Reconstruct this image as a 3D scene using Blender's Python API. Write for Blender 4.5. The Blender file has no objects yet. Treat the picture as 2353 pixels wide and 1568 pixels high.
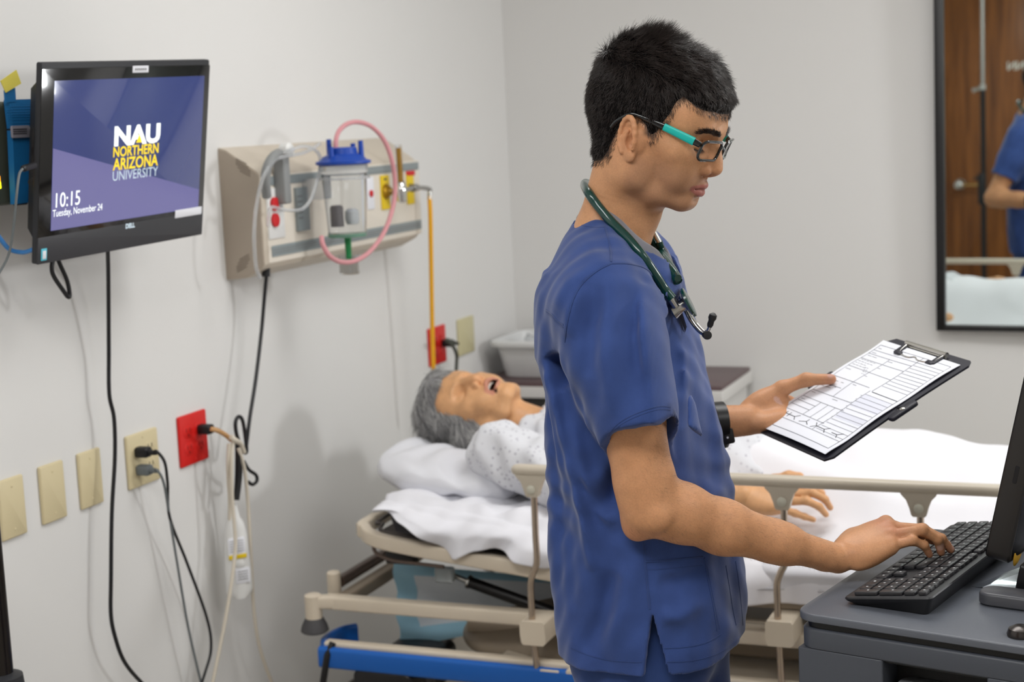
import bpy, bmesh, math, random
import numpy as np
from mathutils import Vector, Matrix, noise
from mathutils.bvhtree import BVHTree

random.seed(4)
rng = np.random.default_rng(7)
SC = bpy.context.scene
COL = SC.collection

# ------------------------------------------------------------------ camera
# room: left wall x=0, back wall y=0, floor z=0; the lens stands at CAM
W, H, FPX = 2353, 1568, 3627.7
CAM = np.array([1.9917, -4.9895, 1.6])
_yaw, _pit, _rol = 0.3827, 0.1401, -0.0444
_c, _s = math.cos(_yaw), math.sin(_yaw)
_F = np.array([-_s, _c, 0.0]); _R = np.array([_c, _s, 0.0]); _U = np.array([0, 0, 1.0])
FWD = _F * math.cos(_pit) - _U * math.sin(_pit); _U2 = _U * math.cos(_pit) + _F * math.sin(_pit)
RGT = _R * math.cos(_rol) + _U2 * math.sin(_rol); UPV = _U2 * math.cos(_rol) - _R * math.sin(_rol)

cd = bpy.data.cameras.new('camera'); cam = bpy.data.objects.new('camera', cd); COL.objects.link(cam)
M = Matrix.Identity(4)
for i in range(3):
    M[i][0], M[i][1], M[i][2], M[i][3] = RGT[i], UPV[i], -FWD[i], CAM[i]
cam.matrix_world = M
cd.sensor_width = 36.0; cd.lens = FPX / W * 36.0; cd.clip_start = 0.05; cd.clip_end = 40
cd.dof.use_dof = True; cd.dof.focus_distance = 2.2; cd.dof.aperture_fstop = 5.6
SC.camera = cam

# ------------------------------------------------------------------ world, light, exposure
wd = bpy.data.worlds.new('world'); SC.world = wd; wd.use_nodes = True
wd.node_tree.nodes['Background'].inputs[0].default_value = (0.9, 0.95, 1, 1)
wd.node_tree.nodes['Background'].inputs[1].default_value = 0.05
SC.view_settings.view_transform = 'Standard'; SC.view_settings.look = 'None'
SC.view_settings.gamma = 1.0; SC.view_settings.use_curve_mapping = False
SC.view_settings.exposure = 0.12


def area(name, loc, target, sx, sy, power, col=(1, 1, 1)):
    l = bpy.data.lights.new(name, 'AREA'); l.shape = 'RECTANGLE'; l.size = sx; l.size_y = sy
    l.energy = power; l.color = col
    o = bpy.data.objects.new(name, l); COL.objects.link(o); o.location = loc
    d = Vector(target) - Vector(loc); o.rotation_euler = d.to_track_quat('-Z', 'Y').to_euler()
    return o


area('light_over_bed', (1.5, -1.9, 2.66), (1.5, -1.9, 0), 1.2, 0.6, 13, (0.98, 0.99, 1))
area('light_over_camera', (1.2, -4.3, 2.66), (1.2, -4.3, 0), 1.2, 0.6, 23, (0.98, 0.99, 1))
area('light_by_right_wall', (3.4, -3.2, 2.66), (3.4, -3.2, 0), 1.2, 0.6, 12, (0.98, 0.99, 1))
area('flash_softbox', (4.2, -1.0, 1.95), (0.3, -1.7, 1.0), 0.40, 0.40, 27, (0.98, 0.99, 1))


# ------------------------------------------------------------------ helpers
def at(u, v, **k):
    """photo pixel -> point on a plane x=, y= or z= of the room"""
    d = FWD + RGT * (u - W / 2) / FPX - UPV * (v - H / 2) / FPX
    ax = list(k)[0]
    i = 'xyz'.index(ax)
    return CAM + d * ((k[ax] - CAM[i]) / d[i])


def lin(h):
    h = h.lstrip('#')
    return tuple((c / 12.92 if c <= 0.04045 else ((c + 0.055) / 1.055) ** 2.4)
                 for c in (int(h[i:i + 2], 16) / 255 for i in (0, 2, 4))) + (1.0,)


MATS = {}


def mat(name, col, rough=0.5, metal=0.0, bump=0.0, bscale=200.0, var=0.0, vscale=6.0, sss=0.0, trans=0.0, ior=1.45,
        emit=None, estr=0.0, alpha=1.0, coat=0.0, spec=0.5, sheen=0.0, bdist=0.001):
    m = bpy.data.materials.new(name); m.use_nodes = True
    nt = m.node_tree; b = nt.nodes['Principled BSDF']
    c = lin(col) if isinstance(col, str) else tuple(col) + (1.0,)
    b.inputs['Base Color'].default_value = c
    b.inputs['Roughness'].default_value = rough; b.inputs['Metallic'].default_value = metal
    b.inputs['IOR'].default_value = ior; b.inputs['Transmission Weight'].default_value = trans
    b.inputs['Alpha'].default_value = alpha; b.inputs['Coat Weight'].default_value = coat
    b.inputs['Specular IOR Level'].default_value = spec
    b.inputs['Sheen Weight'].default_value = sheen
    if sss:
        b.inputs['Subsurface Weight'].default_value = sss
        b.inputs['Subsurface Radius'].default_value = (1.0, 0.35, 0.2)
        b.inputs['Subsurface Scale'].default_value = 0.006
    if emit:
        b.inputs['Emission Color'].default_value = lin(emit) if isinstance(emit, str) else tuple(emit) + (1.0,)
        b.inputs['Emission Strength'].default_value = estr
    if bump or var:
        tc = nt.nodes.new('ShaderNodeTexCoord')
    if bump:
        n = nt.nodes.new('ShaderNodeTexNoise'); n.inputs['Scale'].default_value = bscale; n.inputs['Detail'].default_value = 3
        bp = nt.nodes.new('ShaderNodeBump'); bp.inputs['Strength'].default_value = bump; bp.inputs['Distance'].default_value = bdist
        nt.links.new(tc.outputs['Object'], n.inputs['Vector']); nt.links.new(n.outputs['Fac'], bp.inputs['Height'])
        nt.links.new(bp.outputs['Normal'], b.inputs['Normal'])
    if var:
        n2 = nt.nodes.new('ShaderNodeTexNoise'); n2.inputs['Scale'].default_value = vscale; n2.inputs['Detail'].default_value = 4
        nt.links.new(tc.outputs['Object'], n2.inputs['Vector'])
        mx = nt.nodes.new('ShaderNodeMix'); mx.data_type = 'RGBA'
        mx.inputs[6].default_value = tuple(x * (1 - var) for x in c[:3]) + (1,)
        mx.inputs[7].default_value = tuple(min(1, x * (1 + var)) for x in c[:3]) + (1,)
        nt.links.new(n2.outputs['Fac'], mx.inputs[0]); nt.links.new(mx.outputs[2], b.inputs['Base Color'])
    MATS[name] = m
    return m


def nrm(v):
    v = np.asarray(v, float); return v / (np.linalg.norm(v) + 1e-12)


def frame(t, up=(0, 0, 1)):
    t = nrm(t); up = np.asarray(up, float)
    if abs(t @ nrm(up)) > 0.97:
        up = np.array([1.0, 0, 0]) if abs(t[0]) < 0.9 else np.array([0, 1.0, 0])
    a = nrm(np.cross(up, t)); b = np.cross(t, a)
    return a, b, t


def catmull(pts, n=8, closed=False):
    P = [np.asarray(p, float) for p in pts]
    if len(P) < 3 and not closed:
        return [P[0] + (P[-1] - P[0]) * i / n for i in range(n + 1)]
    out = []; N = len(P); segs = N if closed else N - 1
    for i in range(segs):
        if closed:
            p0, p1, p2, p3 = P[(i - 1) % N], P[i], P[(i + 1) % N], P[(i + 2) % N]
        else:
            p1, p2 = P[i], P[i + 1]
            p0 = P[i - 1] if i > 0 else 2 * p1 - p2
            p3 = P[i + 2] if i + 2 < N else 2 * p2 - p1
        for k in range(n):
            t = k / n
            out.append(0.5 * ((2 * p1) + (-p0 + p2) * t + (2 * p0 - 5 * p1 + 4 * p2 - p3) * t * t + (-p0 + 3 * p1 - 3 * p2 + p3) * t ** 3))
    if not closed:
        out.append(P[-1])
    return out


def rrect(w, h, r, n=4):
    """rounded rectangle outline (2D, centred)"""
    r = min(r, w / 2 - 1e-5, h / 2 - 1e-5); o = []
    for cx, cy, a0 in ((w / 2 - r, h / 2 - r, 0), (-w / 2 + r, h / 2 - r, 90), (-w / 2 + r, -h / 2 + r, 180), (w / 2 - r, -h / 2 + r, 270)):
        for k in range(n + 1):
            a = math.radians(a0 + 90 * k / n); o.append((cx + r * math.cos(a), cy + r * math.sin(a)))
    return o


class MB:
    """collects shapes in world coordinates and links them as ONE mesh object"""
    def __init__(self, M=None):
        self.v = []; self.f = []; self.M = M

    def add(self, V, F):
        o = len(self.v)
        V = [np.asarray(p, float) for p in V]
        if self.M is not None:
            V = [self.M[:3, :3] @ p + self.M[:3, 3] for p in V]
        self.v += V; self.f += [tuple(i + o for i in f) for f in F]
        return self

    def loft(self, rings, cap=True, closed=False):
        n = len(rings[0]); V = [p for r in rings for p in r]; F = []
        m = len(rings)
        for i in range(m if closed else m - 1):
            j = (i + 1) % m
            for k in range(n):
                l = (k + 1) % n
                F.append((i * n + k, i * n + l, j * n + l, j * n + k))
        if cap and not closed:
            F.append(tuple(reversed(range(n)))); F.append(tuple(range((m - 1) * n, m * n)))
        return self.add(V, F)

    def tube(self, pts, r, n=10, cap=True, closed=False, up=(0, 0, 1)):
        P = [np.asarray(p, float) for p in pts]; m = len(P)
        R = r if hasattr(r, '__len__') else [r] * m
        rings = []; a = None
        for i in range(m):
            if closed:
                t = P[(i + 1) % m] - P[(i - 1) % m]
            else:
                t = P[min(i + 1, m - 1)] - P[max(i - 1, 0)]
            t = nrm(t)
            if a is None:
                a, b, _ = frame(t, up)
            else:
                a = nrm(a - t * (a @ t)); b = np.cross(t, a)
            rings.append([P[i] + R[i] * (a * math.cos(2 * math.pi * k / n) + b * math.sin(2 * math.pi * k / n)) for k in range(n)])
        return self.loft(rings, cap, closed)

    def rod(self, a, b, r, r2=None, n=14):
        return self.tube([a, b], [r, r if r2 is None else r2], n)

    def lathe(self, prof, c, axis=(0, 0, 1), n=24, cap=True):
        a, b, t = frame(axis); c = np.asarray(c, float)
        rings = [[c + t * z + r * (a * math.cos(2 * math.pi * k / n) + b * math.sin(2 * math.pi * k / n)) for k in range(n)] for r, z in prof]
        return self.loft(rings, cap)

    def slab(self, c, ax, ay, w, h, t, r=0.004, ch=0.0015, n=4):
        """rounded plate: outline in plane ax, ay centred on c, thickness t along ax x ay with chamfered front edge"""
        c = np.asarray(c, float); ax = nrm(ax); ay = nrm(ay); az = np.cross(ax, ay)
        def ring(ins, z):
            return [c + ax * x + ay * y + az * z for x, y in rrect(w - 2 * ins, h - 2 * ins, max(r - ins, 0.0004), n)]
        ch = min(ch, t * 0.45, w * 0.2, h * 0.2)
        return self.loft([ring(ch * 0.6, 0), ring(0, ch * 0.6), ring(0, t - ch), ring(ch * 0.4, t - ch * 0.3), ring(ch, t)])

    def box(self, c, s, rz=0.0, r=0.003, ch=0.002):
        c = np.asarray(c, float); cc, ss = math.cos(rz), math.sin(rz)
        return self.slab(c - np.array([0, 0, s[2] / 2]), (cc, ss, 0), (-ss, cc, 0), s[0], s[1], s[2], r, ch)

    def sphere(self, c, r, n=16, m=10, sq=(1, 1, 1)):
        c = np.asarray(c, float); rings = []
        for i in range(m + 1):
            a = math.pi * (i / m - 0.5); rr = max(math.cos(a), 0.002)
            rings.append([c + np.array([r * sq[0] * rr * math.cos(2 * math.pi * k / n), r * sq[1] * rr * math.sin(2 * math.pi * k / n), r * sq[2] * math.sin(a)]) for k in range(n)])
        return self.loft(rings)

    def build(self, name, m, parent=None, smooth=True, ang=40):
        return link_mesh(name, np.array(self.v), self.f, m, parent, smooth, ang)


ORIGIN = {}


def link_mesh(name, V, F, m, parent=None, smooth=True, ang=40):
    org = ORIGIN.get(parent.name if parent else None, np.zeros(3)) if parent else None
    V = np.asarray(V, float)
    if parent is None:
        lo, hi = V.min(0), V.max(0)
        org = np.array([(lo[0] + hi[0]) / 2, (lo[1] + hi[1]) / 2, lo[2]])
    me = bpy.data.meshes.new(name)
    V = V - org
    if isinstance(F, np.ndarray) and len(F) > 2000:
        me.vertices.add(len(V)); me.vertices.foreach_set('co', V.astype(np.float32).ravel())
        k = F.shape[1]
        me.loops.add(F.size); me.loops.foreach_set('vertex_index', F.astype(np.int32).ravel())
        me.polygons.add(len(F)); me.polygons.foreach_set('loop_start', np.arange(0, F.size, k, dtype=np.int32))
        me.polygons.foreach_set('loop_total', np.full(len(F), k, dtype=np.int32))
        me.update(calc_edges=True); me.validate()
    else:
        me.from_pydata([tuple(p) for p in V], [], [tuple(int(i) for i in f) for f in F])
    if smooth:
        me.polygons.foreach_set('use_smooth', [True] * len(me.polygons))
        if ang < 180:
            me.set_sharp_from_angle(angle=math.radians(ang))
    me.materials.append(m if not isinstance(m, str) else MATS[m])
    o = bpy.data.objects.new(name, me); COL.objects.link(o)
    if parent is None:
        o.location = org
    else:
        o.parent = parent
    ORIGIN[o.name] = org
    return o


def tag(o, label=None, cat=None, group=None, kind=None):
    for k, v in (('label', label), ('category', cat), ('group', group), ('kind', kind)):
        if v:
            o[k] = v
    return o


def thing(name, loc, label, cat, group=None):
    o = bpy.data.objects.new(name, None); COL.objects.link(o); o.location = loc; o.empty_display_size = 0.05
    ORIGIN[o.name] = np.array(loc, float)
    return tag(o, label, cat, group)


def text_mesh(txt, size, o, ax, ay, m, parent, name='lettering', lift=0.0006, align='CENTER', bold=0.0, sx=1.0, shear=0.0, fit=None):
    """flat lettering: baseline origin o, reading direction ax, up ay"""
    cu = bpy.data.curves.new('t', 'FONT'); cu.body = txt; cu.size = size; cu.align_x = align; cu.offset = bold; cu.shear = shear
    cu.resolution_u = 3
    to = bpy.data.objects.new('t', cu); COL.objects.link(to)
    me = to.to_mesh(); V = np.array([v.co[:] for v in me.vertices]).reshape(-1, 3); F = [tuple(p.vertices) for p in me.polygons]
    to.to_mesh_clear(); bpy.data.objects.remove(to); bpy.data.curves.remove(cu)
    if fit:
        sx = fit / (V[:, 0].max() - V[:, 0].min())
    ax = nrm(ax); ay = nrm(ay); az = np.cross(ax, ay); o = np.asarray(o, float)
    P = o + np.outer(V[:, 0] * sx, ax) + np.outer(V[:, 1], ay) + az * lift
    return link_mesh(name, P, F, m, parent, False)


# ---- signed distance fields meshed with surface nets: for bodies, cloth and other continuous forms
class Field:
    def __init__(self, lo, hi, h):
        self.lo = np.array(lo, float); self.h = h
        self.n = np.ceil((np.array(hi) - self.lo) / h).astype(int) + 1
        self.ax = [(self.lo[i] + h * np.arange(self.n[i])).astype(np.float32) for i in range(3)]
        self.d = np.full(self.n, 0.25, np.float32)

    def grid(self, lo=None, hi=None):
        sl = []
        for i in range(3):
            a = 0 if lo is None else int(np.clip(np.floor((lo[i] - self.lo[i]) / self.h), 0, self.n[i] - 1))
            b = self.n[i] if hi is None else int(np.clip(np.ceil((hi[i] - self.lo[i]) / self.h) + 1, a + 1, self.n[i]))
            sl.append(slice(a, b))
        x = self.ax[0][sl[0]][:, None, None]; y = self.ax[1][sl[1]][None, :, None]; z = self.ax[2][sl[2]][None, None, :]
        return tuple(sl), x, y, z

    def comb(self, sl, v, k, op):
        d = self.d[sl]
        if op == 'sub':
            v = -v
        if k > 0:
            hh = np.maximum(k - np.abs(d - v), 0) / k
            q = hh * hh * k * 0.25
        else:
            q = 0
        self.d[sl] = (np.minimum(d, v) - q) if op == 'add' else (np.maximum(d, v) + q)

    def ell(self, c, r, k=0.01, op='add', rot=None):
        c = np.array(c, float); r = np.array(r, float)
        e = (r.max() if rot is not None else r) + k + 3 * self.h
        sl, x, y, z = self.grid(c - e, c + e)
        x, y, z = x - c[0], y - c[1], z - c[2]
        if rot is not None:
            Rm = np.array(rot)
            x, y, z = (Rm[0, j] * x + Rm[1, j] * y + Rm[2, j] * z for j in range(3))
        k0 = np.sqrt((x / r[0]) ** 2 + (y / r[1]) ** 2 + (z / r[2]) ** 2) + 1e-6
        k1 = np.sqrt((x / r[0] ** 2) ** 2 + (y / r[1] ** 2) ** 2 + (z / r[2] ** 2) ** 2) + 1e-6
        self.comb(sl, (k0 * (k0 - 1) / k1).astype(np.float32), k, op)
        return self

    def cone(self, a, b, r1, r2=None, k=0.01, op='add', flat=None, fx=1.0):
        """round cone a-b (optionally flattened along direction flat by factor fx)"""
        a = np.array(a, float); b = np.array(b, float); r2 = r1 if r2 is None else r2
        e = max(r1, r2) * max(1.0, 1 / fx) + k + 3 * self.h
        sl, x, y, z = self.grid(np.minimum(a, b) - e, np.maximum(a, b) + e)
        ba = b - a; L = ba @ ba
        px, py, pz = x - a[0], y - a[1], z - a[2]
        t = np.clip((px * ba[0] + py * ba[1] + pz * ba[2]) / max(L, 1e-12), 0, 1)
        qx, qy, qz = px - t * ba[0], py - t * ba[1], pz - t * ba[2]
        if flat is not None:
            f = nrm(flat); s = (qx * f[0] + qy * f[1] + qz * f[2]) * (1 / fx - 1)
            qx, qy, qz = qx + s * f[0], qy + s * f[1], qz + s * f[2]
        self.comb(sl, (np.sqrt(qx * qx + qy * qy + qz * qz) - (r1 + (r2 - r1) * t)).astype(np.float32), k, op)
        return self

    def chain(self, pts, rs, k=0.01, op='add', **kw):
        for i in range(len(pts) - 1):
            self.cone(pts[i], pts[i + 1], rs[i], rs[i + 1], k, op, **kw)
        return self

    def mesh(self):
        d = self.d; n = self.n
        ins = d < 0
        cells = np.zeros(n - 1, bool)
        cnt = np.zeros(n - 1, np.int8)
        for i in (0, 1):
            for j in (0, 1):
                for k in (0, 1):
                    cnt += ins[i:n[0] - 1 + i, j:n[1] - 1 + j, k:n[2] - 1 + k]
        cells = (cnt > 0) & (cnt < 8)
        idx = -np.ones(n - 1, np.int64); C = np.argwhere(cells); idx[cells] = np.arange(len(C))
        acc = np.zeros((len(C), 3)); num = np.zeros(len(C))
        crn = [(i, j, k) for i in (0, 1) for j in (0, 1) for k in (0, 1)]
        dv = {c: d[C[:, 0] + c[0], C[:, 1] + c[1], C[:, 2] + c[2]].astype(float) for c in crn}
        for a in crn:
            for axx in range(3):
                if a[axx] == 0:
                    b = list(a); b[axx] = 1; b = tuple(b)
                    va, vb = dv[a], dv[b]; mk = (va < 0) != (vb < 0)
                    t = np.where(mk, va / np.where(va == vb, 1, va - vb), 0)
                    p = np.tile(np.array(a, float), (len(C), 1)); p[:, axx] += t
                    acc[mk] += p[mk]; num[mk] += 1
        V = self.lo + self.h * (C + acc / num[:, None])
        Q = []
        for axx in range(3):
            u, w = (axx + 1) % 3, (axx + 2) % 3
            s0 = [slice(None)] * 3; s1 = [slice(None)] * 3
            s0[axx] = slice(0, -1); s1[axx] = slice(1, None)
            A = ins[tuple(s0)]; B = ins[tuple(s1)]
            E = np.argwhere(A != B)
            E = E[(E[:, u] > 0) & (E[:, w] > 0) & (E[:, u] < n[u] - 1) & (E[:, w] < n[w] - 1)]
            e = []
            for du, dw in ((-1, -1), (0, -1), (0, 0), (-1, 0)):
                q = E.copy(); q[:, u] += du; q[:, w] += dw
                e.append(idx[q[:, 0], q[:, 1], q[:, 2]])
            q = np.stack(e, 1)
            fl = ~A[E[:, 0], E[:, 1], E[:, 2]]
            q[fl] = q[fl][:, ::-1]
            Q.append(q[(q >= 0).all(1)])
        return V, np.concatenate(Q)


def smooth_mesh(V, Q, it=2, lam=0.5):
    e = np.concatenate([Q[:, [0, 1]], Q[:, [1, 2]], Q[:, [2, 3]], Q[:, [3, 0]]]); e = np.concatenate([e, e[:, ::-1]])
    deg = np.bincount(e[:, 0], minlength=len(V)).astype(float)[:, None] + 1e-9
    for _ in range(it):
        for l in (lam, -lam * 1.03):
            acc = np.stack([np.bincount(e[:, 0], weights=V[e[:, 1], j], minlength=len(V)) for j in range(3)], 1)
            V = V + l * (acc / deg - V)
    return V


def rotm(ax, deg):
    return np.array(Matrix.Rotation(math.radians(deg), 3, ax))


def bezier_quad_strip(pts, nrmls, w, t):
    """thin raised welt along pts lying on a surface with normals (cloth seams)"""
    rings = []
    m = len(pts)
    for i in range(m):
        tg = nrm(pts[min(i + 1, m - 1)] - pts[max(i - 1, 0)]); n_ = nrm(nrmls[i]); b = np.cross(n_, tg)
        p = pts[i]
        rings.append([p - b * w / 2 - n_ * 0.001, p - b * w * 0.35 + n_ * t, p + b * w * 0.35 + n_ * t, p + b * w / 2 - n_ * 0.001])
    return rings
# ------------------------------------------------------------------ the room
mat('wall_paint', '#e6e5e3', 0.75, bump=0.12, bscale=260, bdist=0.0006, var=0.015, vscale=2)
mat('ceiling_tile', '#ecebe8', 0.9, bump=0.3, bscale=90)
mat('floor_vinyl', '#b9b2a6', 0.35, var=0.08, vscale=12)
mat('base_vinyl', '#4b443e', 0.5)
mat('wood_door', '#7a4a22', 0.3)
mat('steel', '#b9b8b5', 0.25, 1.0)
mat('chrome', '#d8d8d6', 0.12, 1.0)
mat('brass', '#c8a26a', 0.25, 1.0)
mat('black_frame', '#1c1b1c', 0.35)
mat('mirror_glass', '#d9e3e0', 0.004, 1.0)
mat('black_plastic', '#17171a', 0.42)
mat('charcoal_plastic', '#2b2c30', 0.5)
mat('lamp_diffuser', '#ffffff', 0.5, emit='#fffaf2', estr=2.2)
mat('white_letter', '#ece8df', 0.5, emit=None)
mat('door_paint', '#3a2a20', 0.5)


def wood_nodes(m, c1, c2, sc=(2.2, 30, 1.2)):
    nt = m.node_tree; b = nt.nodes['Principled BSDF']
    tc = nt.nodes.new('ShaderNodeTexCoord'); mp = nt.nodes.new('ShaderNodeMapping')
    mp.inputs['Scale'].default_value = (14, 14, 0.9)
    n = nt.nodes.new('ShaderNodeTexNoise'); n.inputs['Scale'].default_value = 2.2; n.inputs['Detail'].default_value = 6
    n.inputs['Distortion'].default_value = 0.6
    r = nt.nodes.new('ShaderNodeValToRGB')
    r.color_ramp.elements[0].position = 0.3; r.color_ramp.elements[0].color = lin(c1)
    r.color_ramp.elements[1].position = 0.72; r.color_ramp.elements[1].color = lin(c2)
    nt.links.new(tc.outputs['Object'], mp.inputs['Vector']); nt.links.new(mp.outputs['Vector'], n.inputs['Vector'])
    nt.links.new(n.outputs['Fac'], r.inputs['Fac']); nt.links.new(r.outputs['Color'], b.inputs['Base Color'])


wood_nodes(MATS['wood_door'], '#6d4020', '#9a6030')

XR, YF, ZC = 4.6, -6.3, 2.7


def wallbox(name, c, s, m):
    o = MB().box(c, s, 0, 0.0005, 0.0002).build(name, m, None, False); tag(o, kind='structure'); return o


wallbox('floor', (XR / 2, YF / 2, -0.05), (XR + .4, -YF + .4, 0.1), 'floor_vinyl')
wallbox('ceiling', (XR / 2, YF / 2, ZC + 0.05), (XR + .4, -YF + .4, 0.1), 'ceiling_tile')
wallbox('wall_left', (-0.06, YF / 2, ZC / 2), (0.12, -YF + .24, ZC), 'wall_paint')
wallbox('wall_right', (XR + 0.06, YF / 2, ZC / 2), (0.12, -YF + .24, ZC), 'wall_paint')
wallbox('wall_back', (XR / 2, 0.06, ZC / 2), (XR, 0.12, ZC), 'wall_paint')
wallbox('wall_front', (XR / 2, YF - 0.06, ZC / 2), (XR, 0.12, ZC), 'wall_paint')
wallbox('baseboard_left', (0.006, YF / 2, 0.05), (0.012, -YF, 0.1), 'base_vinyl')
wallbox('baseboard_back', (XR / 2, -0.006, 0.05), (XR, 0.012, 0.1), 'base_vinyl')
wallbox('baseboard_right', (XR - 0.006, YF / 2, 0.05), (0.012, -YF, 0.1), 'base_vinyl')

# ceiling light fittings (frame + diffuser round the area lamps)
for (lx, ly) in ((1.5, -1.9), (1.2, -4.3), (3.4, -3.2)):
    t = thing('ceiling_light', (lx, ly, ZC - 0.03), {(1.5, -1.9): 'white troffer light in the ceiling over the bed', (1.2, -4.3): 'white troffer light in the ceiling near the door', (3.4, -3.2): 'white troffer light in the ceiling by the right wall'}[(lx, ly)], 'ceiling light')
    f_ = MB()
    for sx in (-1, 1):
        f_.box((lx + sx * 0.64, ly, ZC - 0.0155), (0.04, 0.72, 0.03))
        f_.box((lx, ly + sx * 0.34, ZC - 0.0155), (1.24, 0.04, 0.03))
    f_.build('frame', mat('fitting_white', '#f0efec', 0.5) if 'fitting_white' not in MATS else 'fitting_white', t)
    MB().box((lx, ly, ZC - 0.008), (1.22, 0.62, 0.012)).build('diffuser', 'lamp_diffuser', t)

# door in the wall behind the camera (seen in the mirror)
t = thing('door_1', (.64, YF, 0), None, None); tag(t, kind='structure')
MB().slab((.64, YF + 0.012, 1.06), (-1, 0, 0), (0, 0, 1), 0.96, 2.1, 0.035, 0.003, 0.002).build('door_leaf', 'wood_door', t)
fr = MB()
for sx in (-0.52, 0.52):
    fr.box((.64 + sx, YF + 0.02, 1.07), (0.06, 0.04, 2.14))
fr.box((.64, YF + 0.02, 2.15), (1.10, 0.04, 0.06))
fr.build('door_frame', 'door_paint', t)
h_ = MB().lathe([(0.036, 0), (0.036, 0.01), (0.03, 0.016)], (0.265, YF + 0.048, 0.84), (0, 1, 0))
h_.lathe([(0.012, 0.012), (0.012, 0.045), (0.027, 0.05), (0.032, 0.066), (0.027, 0.082), (0.01, 0.09)], (0.265, YF + 0.048, 0.84), (0, 1, 0))
h_.build('door_knob', 'chrome', t)
MB().tube([(0.28, YF + 0.10, 0.84), (0.34, YF + 0.105, 0.837), (0.395, YF + 0.10, 0.837)], [0.011, 0.011, 0.016]).build('lever', 'brass', t)
text_mesh('INN', 0.075, (.645, YF + 0.048, 1.60), (-1, 0, 0), (0, 0, 1), 'white_letter', t, bold=0.002)

# IV pole standing behind the camera (seen in the mirror)
t = thing('iv_pole', (.538, -5.6, 0), 'steel and black telescopic IV pole reflected in front of the brown door', 'iv pole')
MB().rod((.538, -5.6, 0.12), (.538, -5.6, 1.50), 0.0165).build('lower_tube', 'black_plastic', t)
MB().rod((.538, -5.6, 1.50), (.538, -5.6, 2.2), 0.012).build('upper_tube', 'steel', t)
MB().rod((.538, -5.6, 1.49), (.538, -5.6, 1.525), 0.02).rod((.538, -5.6, 1.505), (0.485, -5.56, 1.49), 0.011, 0.016).build('clamp_knob', 'chrome', t)
MB().box((.53, -5.6, .86), (0.05, 0.05, 0.2), 0, 0.012, 0.006).rod((.538, -5.6, .93), (0.485, -5.57, .93), 0.009).build('clamp', 'black_plastic', t)
for k in range(5):
    a = 2 * math.pi * k / 5
    p = np.array([0.538 + 0.28 * math.cos(a), -5.6 + 0.28 * math.sin(a), 0.075])
    MB().tube([(.538, -5.6, 0.13), p], [0.016, 0.012]).build('leg', 'steel', t)
    MB().lathe([(0.008, -0.012), (0.034, -0.012), (0.034, 0.012), (0.008, 0.012)], p - np.array([0, 0, 0.041]), (math.sin(a), -math.cos(a), 0)).build('caster', 'black_plastic', t)
for s_ in (-1, 1):
    MB().tube(catmull([(.538, -5.6, 2.2), (.538 + s_ * .07, -5.6, 2.2), (.538 + s_ * .1, -5.6, 2.19), (.538 + s_ * .11, -5.6, 2.23)], 4), 0.004).build('hook', 'steel', t)

# mirror on the back wall, running out of the frame to the right
MW_, MHt = 1.345, 1.23
_th, _ph = -.045, -.014                         # it hangs a touch out of line with the wall
mN = nrm((math.sin(_th), -math.cos(_th), math.sin(_ph)))
mX = nrm(np.cross((0, 0, 1), mN)); mX = mX if mX[0] > 0 else -mX
mZ = np.cross(mN, mX); mZ = mZ if mZ[2] > 0 else -mZ
m0 = at(2151.5, 760.5, y=-.040)
def mp(a, b, n=0.0): return m0 + mX * a + mZ * b + mN * (n - .022)
t = thing('wall_mirror', mp(MW_ / 2, 0), 'large black-framed mirror on the back wall reflecting a brown door', 'mirror')
fw_ = .026
for nm_, a, b, w_, h_ in (('frame_side', fw_ / 2, MHt / 2, fw_, MHt), ('frame_side', MW_ - fw_ / 2, MHt / 2, fw_, MHt), ('frame_rail', MW_ / 2, .008, MW_ - 2 * fw_, .016), ('frame_rail', MW_ / 2, MHt - .008, MW_ - 2 * fw_, .016)):
    MB().slab(mp(a, b), mX, mZ, w_, h_, .022, .001).build(nm_, 'black_frame', t)
MB().slab(mp(MW_ / 2, MHt / 2), mX, mZ, MW_ - 2 * fw_ + .004, MHt - .03, .006, .001, .0005).build('mirror_glass', 'mirror_glass', t, False)
for a in (.1, MW_ - .1):
    p_ = mp(a, MHt / 2); MB().rod((p_[0], p_[1] + .001, p_[2]), (p_[0], 0, p_[2]), .012).build('wall_bracket', 'black_frame', t)
# ------------------------------------------------------------------ things on the left wall
mat('ivory_plate', '#d9cba4', 0.4)
mat('ivory_plate_pale', '#cfc79f', 0.4)
mat('red_plate', '#d8201c', 0.35)
mat('slot_dark', '#5d5240', 0.6)
mat('slot_red', '#8d1410', 0.6)
mat('grey_plug', '#6c7274', 0.5)
mat('beige_housing', '#cfc4b4', 0.5)
mat('beige_panel', '#e4dccf', 0.5)
mat('housing_end', '#b3a697', 0.6)
mat('stripe_grey', '#8b9496', 0.4)
mat('white_plastic', '#e6e6e4', 0.4)
mat('clear_plastic', '#f4f7fa', 0.05, trans=1.0, ior=1.25)
mat('milky_plastic', '#eef0f2', 0.25, trans=0.75, ior=1.2, bump=0)
mat('pink_tubing', '#e9a9ae', 0.3, trans=0.25, ior=1.2)
mat('blue_lid', '#1846a8', 0.35)
mat('green_stem', '#1f8a4c', 0.4)
mat('yellow_hose', '#f0ad10', 0.4)
mat('yellow_label', '#e8c81c', 0.5)
mat('red_mark', '#cf2026', 0.5)
mat('white_cord', '#d8cfbf', 0.5)
mat('tan_cord', '#c79a68', 0.5)
mat('label_white', '#e9eaf0', 0.6)
mat('ink_grey', '#70706f', 0.7)
mat('ink_dark', '#3a3a40', 0.7)
mat('ink_tan', '#8b7f72', 0.7)
mat('screen_navy', '#2c3564', 0.12, coat=0.6, emit='#39457c', estr=0.42)
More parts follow.
